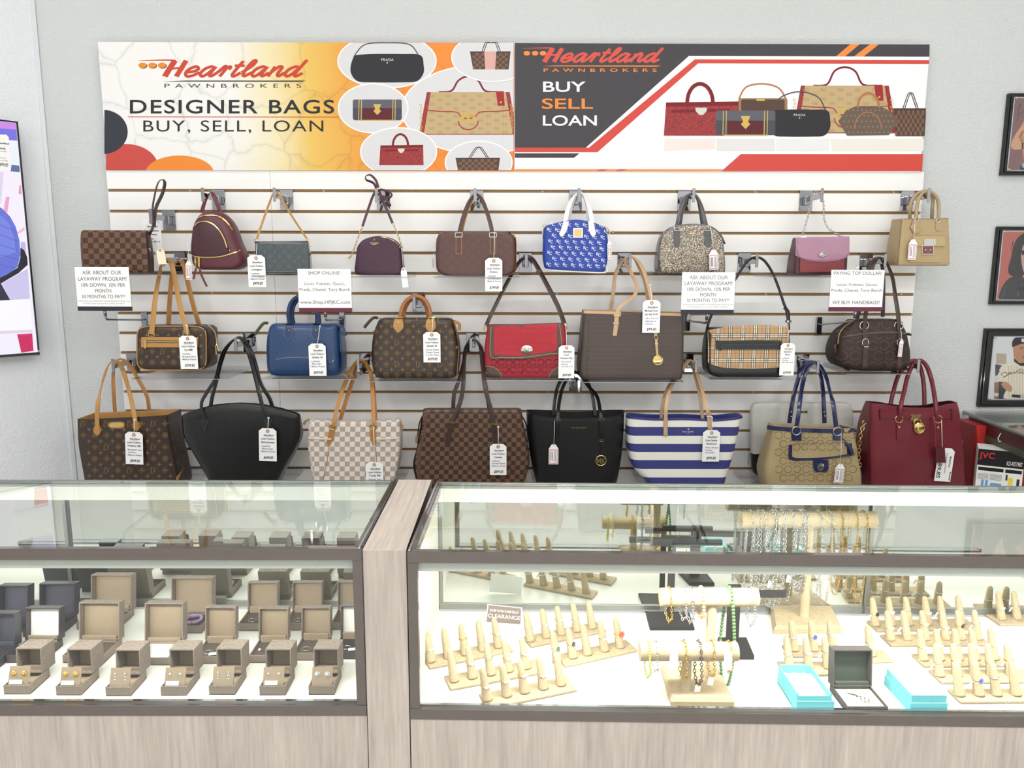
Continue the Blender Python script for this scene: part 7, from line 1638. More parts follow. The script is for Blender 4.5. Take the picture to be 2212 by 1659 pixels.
# price tags
M_TAG = pm('white_tag_card', (247, 247, 248), .55, var=.01); M_EYE = pm('tag_eyelet_brown', (176, 138, 96), .7); M_STR = pm('white_cotton_string', (240, 240, 238), .8)
INKB, INKO = inkm((44, 46, 58)), inkm((92, 104, 140))
def price_tag(label, x0, x1, y0, y1, y, title, bul, price, tie, tilt=0.0, strin=True, cond=.74):
    a = at((x0+x1)/2, y1, y); w = (at(x1, (y0+y1)/2, y)-at(x0, (y0+y1)/2, y)).length; h = at((x0+x1)/2, y0, y).z-a.z
    c = at((x0+x1)/2, y0, y)
    t = thing('price_tag', label, 'price tag', c, group='white shop price tags'); t.rotation_euler = (0, tilt, 0); hw_ = w/2
    MB().prism([(-hw_, -h), (hw_, -h), (hw_, -.16*w), (hw_-.2*w, 0), (-hw_+.2*w, 0), (-hw_, -.16*w)], -.0004, .0004).build('card', M_TAG, t)
    MB().torus((0, -.0006, -.17*w), .075*w, .03*w, n=14, m=4).build('eyelet', M_EYE, t, True)
    if tie:
        q = at(tie[0], tie[1], y+(tie[2] if len(tie) > 2 else 0))-c; q = Matrix.Rotation(-tilt, 3, 'Y') @ q
        e0 = Vector((0, -.0012, -.17*w)); mid = (e0+q)/2
        MB().tube([e0, mid+Vector((w*.015, -.001, 0)), q], .0011, 6).build('string', M_STR, t, True)
        MB().torus(q, .003, .0011, Vector((.3, -1, .4)), 8, 4).build('string_knot', M_STR, t, True)
    fp = lambda x, z: (x, -.0009, z)
    lg, W_ = logo2d(.05*w); k_ = .58*w/W_; lg = ([(x*k_-.22*w, z) for x, z in lg[0]], lg[1])
    flatmesh(([(x, z-.44*w) for x, z in lg[0]], lg[1]), fp, 'logo_print', INKB, t)
    S = [text2d('PAWNBROKERS', .022*w, 0, -.50*w, width=.5*w)]
    yy = -.66*w
    for s_ in title: S.append(text2d(s_, .11*w, 0, yy, bold=True, width=min(.78*w, .068*w*len(s_)))); yy -= .2*w
    yy -= .02*w
    B2 = []
    for s_ in bul: B2.append(text2d('- '+s_, .09*w, -.44*w, yy, 'L', bold=True, width=min(.86*w, .066*w*(len(s_)+2)))); yy -= .155*w
    S.append(text2d(price, .15*w, .02*w, -h+.14*w, bold=True, shear=.25, width=.56*w)) if price else None
    flatmesh(join2d(S), fp, 'lettering', INKB, t)
    if B2: flatmesh(join2d(B2), fp, 'lettering', INKO, t)
LV_ = 'Louis Vuitton'
PT = [('white price tag of $499.85 on the dark green pochette', 534, 572, 551, 620, Y1-.004, [LV_, 'Lexington'], ['Leather', 'Vernis Mono', 'Made in France'], '$499.85', (555, 519, .006)),
      ('white price tag of $599.85 on the cocoa satchel', 1048, 1085, 557, 629, Y1-.016, [LV_, 'Shelton'], ['Leather', 'Glace Monogram', 'Made in France'], '$599.85', (1068, 503)),
      ('white price tag of $599.85 on the monogram box bag', 386, 424, 725, 797, Y2-.012, [LV_, 'Cite MM'], ['Canvas', 'Monogram Ebene', 'Made in France'], '$599.85', (403, 703)),
      ('white price tag of $699.85 on the cobalt handbag', 666, 703, 742, 812, Y2-.03, [LV_, 'Speedy 30'], ['Leather', 'Blue Epi', 'Made in France'], '$699.85', (691, 705)),
      ('white price tag of $699.85 on the monogram barrel handbag', 914, 951, 717, 783, Y2-.012, [LV_, 'Speedy 30'], ['Damier Ebene', 'Coated Canvas', '21 x 30 x 10.5cm'], '$699.85', (935, 686)),
      ('white price tag of $69.85 on the red flap bag', 1207, 1241, 746, 817, Y2-.016, ['Coach', 'Hampton Flap'], ['Turn-lock', 'Canvas', '12 x 8 x 3"'], '$69.85', (1222, 702, .02)),
      ('white price tag of $99.85 on the wide brown tote', 1389, 1427, 648, 719, Y2-.012, ['Michael Kors', 'Jet Set E/W'], ['14 x 10 x 6"', 'Signature', 'Canvas'], '$99.85', (1404, 616, .012)),
      ('white price tag of $299.85 on the plaid bag', 1687, 1718, 741, 811, Y2-.014, ['Burberry', 'Plaid'], ['Leather', 'Canvas', '28 x 38 x 6cm'], '$299.85', (1702, 694, .014)),
      ('white price tag of $849.85 on the monogram open tote', 270, 308, 933, 1003, Y3-.014, [LV_, 'Wilshire GM'], ['Monogram Tote', 'Canvas', 'Made in France'], '$849.85', (291, 907)),
      ('white price tag of $649.85 on the black fan-shaped tote', 559, 597, 925, 996, Y3-.026, [LV_, 'Saint Jacques'], ['Leather', 'Black Epi', 'Made in France'], '$649.85', (580, 903)),
      ('white price tag on the cream checked tote, cut by the showcase edge', 790, 827, 998, 1070, Y3-.014, [LV_, 'Totally PM'], ['Damier Azur', 'Canvas', 'Made in France'], '', (807, 924)),
      ('white price tag of $899.85 on the dark brown checked tote', 1058, 1094, 959, 1026, Y3-.026, [LV_, 'Chelsea'], ['Canvas', 'Damier Ebene', 'Made in France'], '$899.85', (1076, 922)),
      ('white price tag of $99.85 on the striped tote', 1519, 1556, 929, 997, Y3-.014, ['Kate Spade', 'Hawthorne'], ['Navy Stripe', 'Canvas', '14x10x6"'], '$99.85', (1538, 902, .006))]
for i, q_ in enumerate(PT): price_tag(*q_, tilt=(.05 if i == 8 else (.035 if i == 9 else 0.0)))
price_tag('shaded white price tag hanging behind the checked clutch', 306, 346, 473, 556, -.1, [LV_, 'Pochette'], ['Canvas', 'Damier Ebene'], '$299.85', None)
# sideways tag on the burgundy tote
c = at(2046, 968, Y3-.014); t = thing('price_tag', 'white price tag of $89.85 with sideways print on the burgundy tote', 'price tag', c, group='white shop price tags'); t.rotation_euler = (0, .06, 0)
w_ = at(2060, 1000, Y3).x-at(2025, 1000, Y3).x; h_ = c.z-at(2046, 1040, Y3-.014).z
MB().prism([(-w_/2, -h_), (w_/2, -h_), (w_/2, -.2*w_), (w_/2-.22*w_, 0), (-w_/2, 0)], -.0004, .0004).build('card', M_TAG, t)
MB().torus((-.28*w_, -.0006, -.16*w_), .075*w_, .03*w_, n=14, m=4).build('eyelet', M_EYE, t, True)
e0 = Vector((-.28*w_, -.0012, -.16*w_)); q = at(2030, 908, Y3-.008)-c
MB().tube([e0, (e0+q)/2, q], .0011, 6).build('string', M_STR, t, True)
def side(sh): return ([(y_, -x_) for x_, y_ in sh[0]], sh[1])
S = [xf(side(text2d('$89.85', .24*w_, 0, 0, bold=True, shear=.2, width=.56*h_)), -.42*w_+.0, -.62*h_), xf(side(text2d('Red Leather Bag w/ Gold Chain', .085*w_, 0, 0, width=.6*h_)), .02*w_, -.45*h_), xf(side(text2d('Michael Kors', .12*w_, 0, 0, bold=True, width=.32*h_)), .24*w_, -.4*h_)]
lg, W_ = logo2d(.05*w_); S.append(xf(side(lg), .38*w_, -.7*h_))
flatmesh(join2d(S), lambda x, z: (x, -.0009, z), 'lettering', INKB, t)
# small barcode tags
M_RED = flat('tag_red_border', (206, 84, 76)); INKG = inkm((70, 70, 82))
def small_tag(label, cx, y0, y1, wpx, y, tie, tilt=0.0, code=True, col=None):
    c = at(cx, y0, y); w = at(cx+wpx/2, y0, y).x-at(cx-wpx/2, y0, y).x; h = c.z-at(cx, y1, y).z
    t = thing('barcode_tag' if code else 'paper_tag', label, 'price tag', c, group='small tied tags'); t.rotation_euler = (0, tilt, 0)
    shp = lambda k_: [(-w/2*k_, -h*(.5+.5*k_)), (w/2*k_, -h*(.5+.5*k_)), (w/2*k_, -.22*h), (w*.2*k_, -h*(.5-.5*k_)), (-w*.2*k_, -h*(.5-.5*k_)), (-w/2*k_, -.22*h)]
    MB().prism(shp(1.0), -.0003, .0003).build('card', col or M_TAG, t)
    if code:
        flatmesh(join2d([poly2d([(-w*.4, -h*.26), (w*.4, -h*.26), (w*.4, -h*.29), (-w*.4, -h*.29)]), poly2d([(-w*.4, -h*.93), (w*.4, -h*.93), (w*.4, -h*.96), (-w*.4, -h*.96)]), poly2d([(-w*.44, -h*.26), (-w*.40, -h*.26), (-w*.40, -h*.96), (-w*.44, -h*.96)]), poly2d([(w*.44, -h*.26), (w*.40, -h*.26), (w*.40, -h*.96), (w*.44, -h*.96)])]), lambda x, z: (x, -.0006, z), 'red_border', M_RED, t)
        bars = [poly2d([(w*.05, -h*(.34+.04*k_)), (w*.32, -h*(.34+.04*k_)), (w*.32, -h*(.355+.04*k_)), (w*.05, -h*(.355+.04*k_))]) for k_ in range(14)]+[poly2d([(-w*.3+.14*w*k_, -h*.36), (-w*.24+.14*w*k_, -h*.36), (-w*.24+.14*w*k_, -h*.82), (-w*.3+.14*w*k_, -h*.82)]) for k_ in range(2)]
        flatmesh(join2d(bars), lambda x, z: (x, -.0006, z), 'barcode', INKG, t)
    else: MB().torus((0, -.0006, -h*.1), w*.12, w*.06, n=10, m=4).build('eyelet', M_EYE, t, True)
    q = at(tie[0], tie[1], y+(tie[2] if len(tie) > 2 else 0))-c; q = Matrix.Rotation(-tilt, 3, 'Y') @ q
    MB().tube([(0, -.001, -h*.1), q*.5+Vector((.001, 0, 0)), q], .0008, 5).build('string', M_STR, t, True)
small_tag('small red-edged barcode tag on the burgundy backpack', 407, 563, 604, 13, Y1-.012, (405, 520), .03)
small_tag('small red-edged barcode tag at the side of the royal blue satchel', 1316, 520, 559, 9, Y1-.006, (1317, 498), -.05)
small_tag('small red-edged barcode tag on the glittering satchel', 1541, 540, 583, 20, Y1-.012, (1536, 498), -.08)
small_tag('small red-edged barcode tag on the sand structured tote', 1973, 517, 561, 18, Y1-.014, (1977, 474))
small_tag('small red-edged barcode tag on the black open tote', 1196, 960, 1003, 21, Y3-.014, (1198, 909))
small_tag('small red-edged barcode tag on the khaki tote', 1816, 1002, 1044, 20, Y3-.02, (1817, 938), .06)
small_tag('small red-edged barcode tag on the chocolate satchel', 1948, 733, 771, 9, -.225, (1945, 708), .04)
small_tag('plain white tied tag on the plum dome bag', 871, 578, 621, 13, Y1-.008, (867, 536), -.1, False)
small_tag('cream tied tag above the honey straps', 345, 537, 571, 18, -.23, (340, 520), -.12, False, pm('cream_tag_card', (240, 228, 200), .6))
small_tag('thin white tag beside the mauve flap bag', 1850, 574, 582, 6, -.16, (1836, 552), -.7, False)

# ================================================================ television on the angled wall
pc = c0+AN*.05
def tvp(px, py, o=0.0): return atp(px, py, pc+AN*o, AN)
tr_, br_ = tvp(39, 263), tvp(78, 766); zt, zb = tr_.z, br_.z; rgt = ((tr_+br_)/2)-ADIR*.005
t = thing('television', 'flat television with a bright advert on the angled wall', 'television', (rgt.x, rgt.y, zb)); O = t.location; t.rotation_euler = (0, 0, 0)
U = -ADIR
WTV = 1.25; HT = zt-zb
def tv(u, z, o=0.0): p = ADIR*u+AN*o; return (p.x, p.y, z)     # u: metres from the right edge
def tvbox(n, u0, u1, z0, z1, o0, o1, m):
    mb = MB(); mb.add([tv(u, z, o) for o in (o0, o1) for u, z in ((u0, z0), (u1, z0), (u1, z1), (u0, z1))], [(0,1,2,3),(7,6,5,4),(0,4,5,1),(1,5,6,2),(2,6,7,3),(3,7,4,0)]); return fixn(mb.build(n, m, t))
M_TVB = pm('black_gloss_plastic', (14, 14, 17), .2)
tvbox('back_shell', .01, WTV-.01, .02, HT-.02, -.045, -.01, M_TVB)
tvbox('bezel', 0, WTV, 0, .009, -.012, .004, M_TVB); tvbox('bezel', 0, WTV, HT-.005, HT, -.012, .004, M_TVB); tvbox('bezel', 0, .0055, .016, HT-.005, -.012, .004, M_TVB); tvbox('bezel', WTV-.011, WTV, .016, HT-.01, -.012, .004, M_TVB)
tvbox('screen', .005, WTV-.011, .009, HT-.005, -.011, .0005, glow('screen_white', (246, 240, 255), 1.0))
tvbox('chrome_edge', -.001, WTV, -.004, 0, -.03, .004, M_ALU)
def scrn(pts, c, o, s=1.0, nm='screen_image'):
    loc = [tvp(px, py, .0012+o*.0005)-O for px, py in pts]; MB().add(loc, [tuple(range(len(loc)))]).build(nm, glow('screen_%02x%02x%02x' % c, c, s), t)
def xr(y): return 34.2+(y-262)*.0795
scrn([(-14, 258), (xr(266), 266), (xr(296), 296), (-14, 293)], (206, 140, 232), 1); scrn([(-14, 276), (xr(280), 280), (xr(304), 304), (-14, 300)], (120, 116, 226), 2)
scrn([(28, 318), (xr(318), 318), (xr(356), 356), (25, 355)], (232, 246, 250), 1); scrn([(25, 356), (xr(358), 358), (xr(372), 372), (23, 370)], (96, 112, 156), 2)
scrn([(-14, 372), (8, 372), (2, 440), (-14, 445)], (226, 214, 240), 1); scrn([(42, 400), (xr(400), 400), (xr(420), 420), (40, 418)], (236, 150, 190), 2); scrn([(13, 425), (21, 426), (14, 470), (6, 462)], (240, 168, 200), 2); scrn([(37, 502), (xr(492), 490), (xr(498), 498), (38, 506)], (240, 190, 214), 2)
scrn([(xr(520)-10, 522), (xr(522), 524), (xr(560), 560), (xr(560)-12, 560)], (196, 184, 230), 1)
scrn([(-14, 440), (4, 450), (22, 468), (34, 490), (42, 520), (44, 550), (38, 576), (20, 592), (-14, 606)], (104, 116, 216), 3); scrn([(-14, 460), (6, 468), (20, 484), (30, 510), (34, 545), (-14, 560)], (120, 134, 228), 4)
for k_ in range(5): scrn([(-12, 480+k_*22), (36+k_, 500+k_*20), (36+k_, 501.2+k_*20), (-12, 481.2+k_*22)], (84, 94, 190), 5)
scrn([(44, 535), (52, 540), (59, 556), (60, 572), (40, 590), (16, 604), (-14, 622), (-14, 606), (14, 594), (38, 578), (44, 556)], (30, 28, 44), 4)
scrn([(-14, 628), (2, 612), (22, 648), (-14, 650)], (46, 44, 66), 4); scrn([(4, 612), (60, 580), (xr(645), 645), (22, 648)], (206, 200, 238), 2); scrn([(-14, 650), (xr(648), 648), (xr(712), 712), (-14, 716)], (252, 250, 255), 2)
scrn([(-14, 716), (xr(712), 712), (xr(718), 718), (-14, 722)], (228, 214, 232), 3); scrn([(37, 722), (xr(720)-1, 720), (xr(758)-1, 758), (46, 762)], (220, 50, 106), 3)
for k_ in range(8): scrn([(38+k_*1.1, 726+k_*4.4), (56+k_, 728+k_*4.2), (xr(724+k_*4.2)-2, 724+k_*4.2), (xr(724+k_*4.2)-2, 725.4+k_*4.2), (56+k_, 729.4+k_*4.2), (38+k_*1.1, 727.4+k_*4.4)], (172, 28, 84), 4)
# tag hanging on the television
q0 = tvp(3, 332, .012); tt = thing('price_tag', 'large white price tag hanging on the television screen', 'price tag', q0, math.atan2(U.y, U.x), group='white shop price tags')
inv = Matrix.Rotation(-math.atan2(U.y, U.x), 3, 'Z')
crn = [inv @ (tvp(px, py, .012)-q0) for px, py in ((-16, 366), (21, 367), (19, 297), (14, 291), (-10, 290), (-16, 296))]
MB().prism([(p.x, p.z) for p in crn], -.0005, .0005).build('card', M_TAG, tt)
ew = crn[1].x-crn[0].x; eh = crn[2].z-crn[1].z; ox_ = crn[0].x; oz_ = crn[1].z
flatmesh(join2d([text2d('$899.85', .09*eh, ox_+.62*ew, oz_+.1*eh, bold=True, shear=.2, width=.6*ew), text2d('Samsung', .07*eh, ox_+.58*ew, oz_+.62*eh, bold=True, width=.55*ew), text2d('55 inch television', .03*eh, ox_+.6*ew, oz_+.54*eh), text2d('Remote included', .028*eh, ox_+.55*ew, oz_+.34*eh), text2d('Power cord, 1080p', .028*eh, ox_+.6*ew, oz_+.26*eh)]), lambda x, z: (x, -.0009, z), 'lettering', INKB, tt)
MB().torus((ox_+.47*ew, -.001, oz_+.93*eh), .0045, .0018, n=12, m=4).build('eyelet', pm('tag_eyelet_red', (206, 110, 84), .7), tt, True)
lg, W_ = logo2d(.03*eh); flatmesh(([(x+ox_+.42*ew, z+oz_+.78*eh) for x, z in lg[0]], lg[1]), lambda x, z: (x, -.0009, z), 'logo_print', INKB, tt)

# ================================================================ plaques on the wall
M_FR = pm('black_marbled_frame', (16, 15, 19), .1, 0, 0, 1, .3, 8, .1); M_EDGE = pm('bevel_highlight', (60, 60, 74), .1)
def plaque(label, TL, BL, wd, prints, bg, edge):
    yy = -.004
    a = at(*TL, yy); b = at(*BL, yy); xl = (a.x+b.x)/2; z1_, z0_ = a.z, b.z
    t = thing('plaque', label, 'framed photo', (xl, .02, z0_)); O = t.location
    h = z1_-z0_
    MB().box((0, -.016, 0), (wd, 0, h), .002).build('board', M_FR, t); MB().box((.008, -.021, .008), (wd-.008, -.0155, h-.008), .003).build('raised_board', M_FR, t)
    i0 = edge
    MB().box((i0, -.0225, i0), (wd-i0, -.021, h-i0)).build('silver_mat', pm('silver_mat_edge', (206, 214, 226), .3), t); MB().box((i0+.003, -.0228, i0+.003), (wd-i0-.003, -.022, h-i0-.003)).build('photo_print', bg, t)
    k = 0; iw, ih = wd-2*i0-.006, h-2*i0-.006
    X0, X1, Z0, Z1 = i0+.0032, wd-i0-.0032, i0+.0032, h-i0-.0032
    for q in prints:
        k += 1; yy_ = -.0229-.00005*k
        if q[0] == 'sh': pts, fs, c = q[1][0], q[1][1], q[2]
        else: pts = blob(q[0]) if q[2] else q[0]; fs = [tuple(range(len(pts)))]; c = q[1]
        V = []
        for px, py in pts:
            p = at(px, py, .02+yy_)-O; V.append((min(X1, max(X0, p.x)), yy_, min(Z1, max(Z0, p.z))))
        MB().add(V, fs).build('photo_shape', inkm(c), t)
    MB().box((i0-.004, -.027, i0-.004), (wd-i0+.004, -.0245, h-i0+.004)).build('acrylic_cover', M_ACR, t)
    for u in (i0+.004, wd-i0-.004):
        for v in (i0+.004, h-i0-.004):
            o_ = MB().lathe((0, 0, 0), [(.004, 0), (.004, .002), (.002, .0035)], 10, Vector((0, -1, 0))).build('brass_pin', HW_G, t, True); o_.location = (u, -.027, v)
def blob(pts): return [p[:2] for p in cat_pts(pts+[pts[0]], 4)][:-1]
plaque('black framed photo of a bare-armed figure on mauve, topmost plaque', (2181, 200), (2168, 378), .27, [
    ([(2218, 210), (2240, 205), (2262, 225), (2264, 300), (2255, 352), (2216, 352), (2208, 300)], (200, 146, 112), 1), ([(2216, 254), (2206, 272), (2194, 290), (2186, 305), (2184, 316), (2190, 323), (2206, 322), (2230, 318), (2232, 308), (2212, 307), (2204, 304), (2212, 292), (2222, 276)], (216, 166, 128), 1), ([(2200, 296), (2208, 282), (2212, 284), (2204, 300)], (168, 112, 84), 1),
    ([(2207, 308), (2211, 307), (2211, 322), (2207, 322)], (44, 38, 40), 0), ([(2204, 358), (2290, 358), (2290, 372), (2202, 372)], (44, 42, 50), 0), ([(2209, 352), (2280, 350), (2282, 360), (2208, 362)], (190, 186, 190), 0)] +
    [(q_, (84, 58, 66), 0) for q_ in ([(2198, 236), (2206, 225), (2207, 226), (2199, 238)], [(2197, 262), (2202, 224), (2203, 224), (2198.5, 262)], [(2196, 248), (2212, 240), (2212, 241.2), (2196, 249.5)])], pm('photo_mauve', (128, 92, 94), .5, var=.12, vs=6), .016)
plaque('black framed photo of a long-haired figure in dark jacket, middle plaque', (2158, 489), (2143, 658), .27, [
    ([(2212, 503), (2198, 514), (2189, 532), (2184, 556), (2178, 578), (2180, 592), (2196, 600), (2212, 604), (2236, 606), (2262, 590), (2262, 552), (2248, 510), (2230, 500)], (30, 28, 34), 1), ([(2210, 530), (2206, 548), (2207, 570), (2213, 590), (2228, 596), (2240, 580), (2242, 545), (2234, 522)], (206, 166, 156), 1), ([(2206, 541), (2242, 540), (2240, 550), (2226, 552), (2222, 546), (2218, 552), (2207, 550)], (16, 16, 22), 0), ([(2214, 576), (2232, 576), (2228, 580), (2218, 580)], (150, 84, 84), 0),
    ([(2155, 654), (2160, 632), (2168, 614), (2182, 600), (2204, 596), (2222, 612), (2242, 597), (2270, 606), (2290, 620), (2290, 654)], (44, 46, 56), 1), ([(2208, 594), (2230, 596), (2222, 622)], (206, 156, 142), 0), ([(2162, 650), (2172, 618), (2174, 619), (2165, 651)], (70, 74, 90), 0), ([(2196, 640), (2206, 612), (2208, 613), (2199, 641)], (78, 82, 98), 0), ([(2196, 622), (2208, 618), (2214, 626), (2204, 632)], (24, 24, 32), 0)] +
    [(q_, (18, 18, 24), 0) for q_ in ([(2188, 520), (2184, 540), (2185.4, 540), (2189.4, 521)],)], pm('photo_coral', (190, 98, 86), .5, var=.12, vs=6), .016)
SIG = stroke2d([(2166, 812), (2163, 808), (2170, 804), (2176, 807), (2172, 813), (2166, 815), (2178, 810), (2180, 804), (2182, 809), (2184, 804), (2187, 808), (2190, 803), (2193, 807), (2197, 801), (2199, 806), (2205, 805), (2200, 800), (2204, 797), (2209, 800), (2207, 806), (2212, 806), (2213, 798), (2218, 804), (2224, 797), (2230, 803)], .9, 4)
plaque('black framed photo of a ballplayer in pinstripes with signature, lowest plaque', (2127, 710), (2121, 880), .26, [
    ([(2152, 763), (2174, 764), (2174, 786), (2152, 787)], (198, 186, 166), 0)] + [([(2152, y_), (2174, y_), (2174, y_+.8), (2152, y_+.8)], (150, 136, 116), 0) for y_ in (766, 770, 774, 778, 782)] +
    [([(2150, 787), (2164, 789), (2158, 800), (2166, 812), (2164, 824), (2150, 826)], (58, 54, 66), 0), ([(2148, 812), (2168, 808), (2176, 826), (2150, 832)], (226, 222, 218), 0), ([(2148, 826), (2172, 824), (2176, 866), (2147, 866)], (150, 108, 82), 0), ([(2158, 824), (2176, 830), (2176, 866), (2156, 866)], (30, 34, 44), 0), ([(2148, 848), (2158, 850), (2156, 856), (2148, 856)], (224, 216, 208), 0),
    ([(2191, 776), (2172, 786), (2163, 798), (2155, 812), (2168, 826), (2176, 836), (2175, 866), (2290, 866), (2290, 800), (2262, 784), (2236, 776), (2212, 780)], (238, 231, 208), 1)] +
    [([(2178+6*k_, 790), (2178.8+6*k_, 790), (2179.8+6*k_, 862), (2179+6*k_, 862)], (184, 178, 160), 0) for k_ in range(14)] +
    [([(2162, 830), (2172, 824), (2186, 836), (2184, 846), (2172, 842)], (196, 148, 116), 1), ([(2189, 748), (2190, 762), (2193, 776), (2204, 783), (2222, 782), (2234, 768), (2236, 748), (2212, 742)], (196, 140, 104), 1), ([(2204, 752), (2210, 750), (2211, 752), (2204, 754)], (70, 44, 36), 0), ([(2214, 752), (2212, 764), (2218, 764)], (168, 108, 78), 0), ([(2208, 770), (2222, 769), (2220, 772), (2210, 773)], (140, 72, 60), 0),
    ([(2187, 750), (2187, 738), (2194, 729), (2208, 725), (2226, 728), (2236, 742), (2250, 748), (2236, 750), (2212, 742)], (26, 28, 44), 1), ([(2206, 732), (2214, 731), (2213, 739), (2207, 739)], (222, 222, 226), 0), ([(2190, 774), (2202, 784), (2224, 784), (2238, 774), (2238, 780), (2222, 790), (2204, 790), (2191, 781)], (30, 32, 46), 0), ([(2186, 852), (2290, 856), (2290, 862), (2186, 858)], (30, 28, 34), 0), ([(2204, 852), (2214, 852.5), (2214, 859.5), (2204, 859)], (190, 186, 176), 0), ('sh', SIG, (34, 38, 58))], pm('photo_white_sky', (226, 230, 232), .5, var=.05, vs=6), .03)

# ================================================================ side showcase with boxed car audio
ZS = .985
e0 = atz(2075, 884, ZS); e1 = atz(2212, 936, ZS); d = (e1-e0); d.z = 0; d.normalize(); n = Vector((-d.y, d.x, 0))
if n.x < 0: n = -n
Ls = 1.0
t = thing('side_showcase', 'low glass showcase under the plaques with boxed car audio inside', 'showcase', (e0.x, e0.y, 0)); 
rz = math.atan2(d.y, d.x)
def sb(nm, u0, u1, v0, v1, z0, z1, m):
    """u towards the viewer, v away from the handbags"""
    mb = MB(); P = [d*u+n*v for u, v in ((u0, v0), (u1, v0), (u1, v1), (u0, v1))]
    mb.add([(p.x, p.y, z) for z in (z0, z1) for p in P], [(3,2,1,0),(4,5,6,7),(0,1,5,4),(1,2,6,5),(2,3,7,6),(3,0,4,7)]); return fixn(mb.build(nm, m, t))
M_MAH = pm('dark_red_rail', (78, 30, 36), .3, var=.1)
M_SGE = pm('glass_edge_grey_green', (150, 168, 162), .2, var=.05)
sb('top_glass', 0, Ls, 0, .55, ZS-.006, ZS, M_GTOP); sb('glass_edge', 0, Ls, -.0015, 0, ZS-.007, ZS, M_SGE); sb('steel_edge', .0, Ls, -.003, .006, ZS-.013, ZS-.0075, M_ALU)
sb('rail', .06, Ls, .004, .02, ZS-.06, ZS-.013, M_MAH); sb('lower_edge', .0, Ls, .002, .016, ZS-.085, ZS-.06, pm('olive_seal_strip', (76, 80, 62), .5))
sb('shelf_floor', 0, Ls, -.13, .55, .68, .69, M_DECK); sb('far_panel', 0, Ls, .545, .55, .0, ZS-.006, M_CREAM); sb('back_panel', 0, .006, .006, .545, 0, ZS-.006, M_CREAM); sb('front_panel', Ls-.01, Ls, .0, .55, 0, ZS-.006, M_WOOD); sb('side_panel', 0, Ls, -.13, -.12, 0, .68, M_WOOD)
hk = [d*.30+Vector((0, 0, ZS-.03)), d*.3-n*.008+Vector((0, 0, ZS-.05)), d*.31-n*.008+Vector((0, 0, ZS-.06)), d*.315-n*.004+Vector((0, 0, ZS-.056))]
MB().tube(hk, .002, 6).build('wire_hook', pm('cream_hook', (226, 222, 206), .4), t, True)
# boxes
M_RBX = pm('red_carton', (146, 30, 34), .4, var=.12, vs=6); M_RBD = pm('dark_red_carton', (120, 24, 28), .4, var=.12)
def carton(label, px, py0, py1, Y, w, dp, mat, rz_):
    p = at(px, py1, Y); z = .6905; h = at(px, py0, Y).z-z
    t = thing('carton', label, 'box', (p.x, Y, z), rz_)
    MB().box((0, 0, 0), (w, dp, h), .0015).build('carton_body', mat, t); return t, w, h
def fp_(t, sh, m, nm, o=.0005): return flatmesh(sh, lambda x, z: (x, -o, z), nm, m, t)
def lp_(t, sh, m, nm, o=.0005): return flatmesh(sh, lambda x, z: (-o, x, z), nm, m, t)
INKR = inkm((196, 54, 50)); INKK = inkm((24, 22, 26)); INKW = inkm((226, 224, 224)); INKM = inkm((140, 28, 32))
ta, w1_, h1_ = carton('red faceted carton standing nearest the burgundy tote', 2096, 919, 1050, -.15, .046, .13, M_RBX, 0.0)
fp_(ta, poly2d([(.0, h1_), (.023, h1_*.52), (.046, h1_)]), INKR, 'facet_print'); fp_(ta, poly2d([(.0, 0), (.0, h1_*.9), (.021, h1_*.45), (.017, 0)]), INKM, 'facet_print', .0004); fp_(ta, poly2d([(.015, .02), (.046, .02), (.046, h1_*.52), (.021, h1_*.52), (.015, h1_*.4)]), INKK, 'unit_picture', .0007)
lp_(ta, xf(([(y, x) for x, y in text2d('BOSS', .018, 0, 0, bold=True)[0]], text2d('BOSS', .018)[1]), .07, h1_*.62), INKW, 'lettering', .0006)
tb_, w2_, h2_ = carton('red faceted carton behind the stereo box', 2138, 934, 1050, -.165, .2, .13, M_RBX, 0.0)
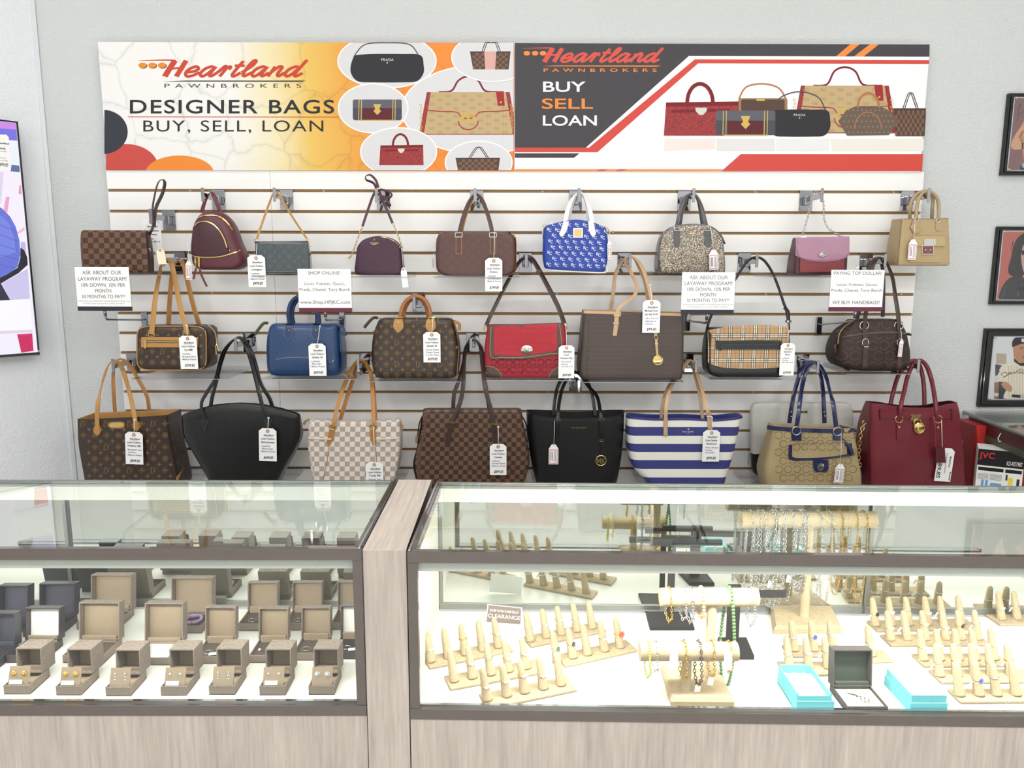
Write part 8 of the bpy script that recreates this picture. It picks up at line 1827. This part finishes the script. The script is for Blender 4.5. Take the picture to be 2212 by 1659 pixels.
fp_(tb_, poly2d([(.0, h2_), (.2, h2_), (.12, h2_*.62), (.05, h2_*.7)]), INKR, 'facet_print'); fp_(tb_, poly2d([(.06, h2_*.7), (.1, h2_*.9), (.15, h2_*.66)]), INKM, 'facet_print', .0008); lp_(tb_, xf(([(y, x) for x, y in text2d('BOSS', .018, 0, 0, bold=True)[0]], text2d('BOSS', .018)[1]), .06, h2_*.6), INKW, 'lettering', .0006)
tj, w3_, h3_ = carton('white and black boxed car stereo in front of the red cartons', 2106, 969, 1052, -.27, .14, .1, pm('white_carton', (232, 233, 232), .4, var=.02), math.radians(-28))
J = lambda u, v: (u*w3_, v*h3_)
def R4(u0, u1, v0, v1): return poly2d([J(u0, v0), J(u1, v0), J(u1, v1), J(u0, v1)])
fp_(tj, R4(0, 1, .72, 1), INKK, 'black_band'); fp_(tj, text2d('JVC', .1*h3_, .04*w3_, .85*h3_, 'L', bold=True), inkm((214, 44, 50)), 'lettering', .0009); fp_(tj, text2d('KD-RD79BT', .07*h3_, .8*w3_, .76*h3_, bold=True, width=.34*w3_), INKW, 'lettering', .0009)
G1 = [R4(.03, .58, .63, .69), R4(.62, .97, .63, .69), R4(.03, .55, .28, .33)]; fp_(tj, join2d(G1), INKK, 'caption_bars')['kind'] = 'stuff'
fp_(tj, join2d([R4(.03, .27, .57-.022*k_, .58-.022*k_) for k_ in range(5)]+[R4(.3, .56, .57-.022*k_, .58-.022*k_) for k_ in range(5)]+[R4(.03, .5, .24-.025*k_, .25-.025*k_) for k_ in range(6)]+[R4(.63, .95, .3-.025*k_, .31-.025*k_) for k_ in range(8)]), inkm((150, 152, 156)), 'small_print')
fp_(tj, join2d([R4(.12, .18, .36, .47), R4(.21, .27, .36, .47), R4(.32, .56, .36, .43)]), inkm((110, 160, 206)), 'diagram'); fp_(tj, R4(.7, .8, .42, .55), inkm((230, 208, 70)), 'diagram', .0008); fp_(tj, join2d([R4(.88, .94, .42, .54), R4(.64, .68, .5, .6)]), inkm((40, 44, 48)), 'diagram', .0008)
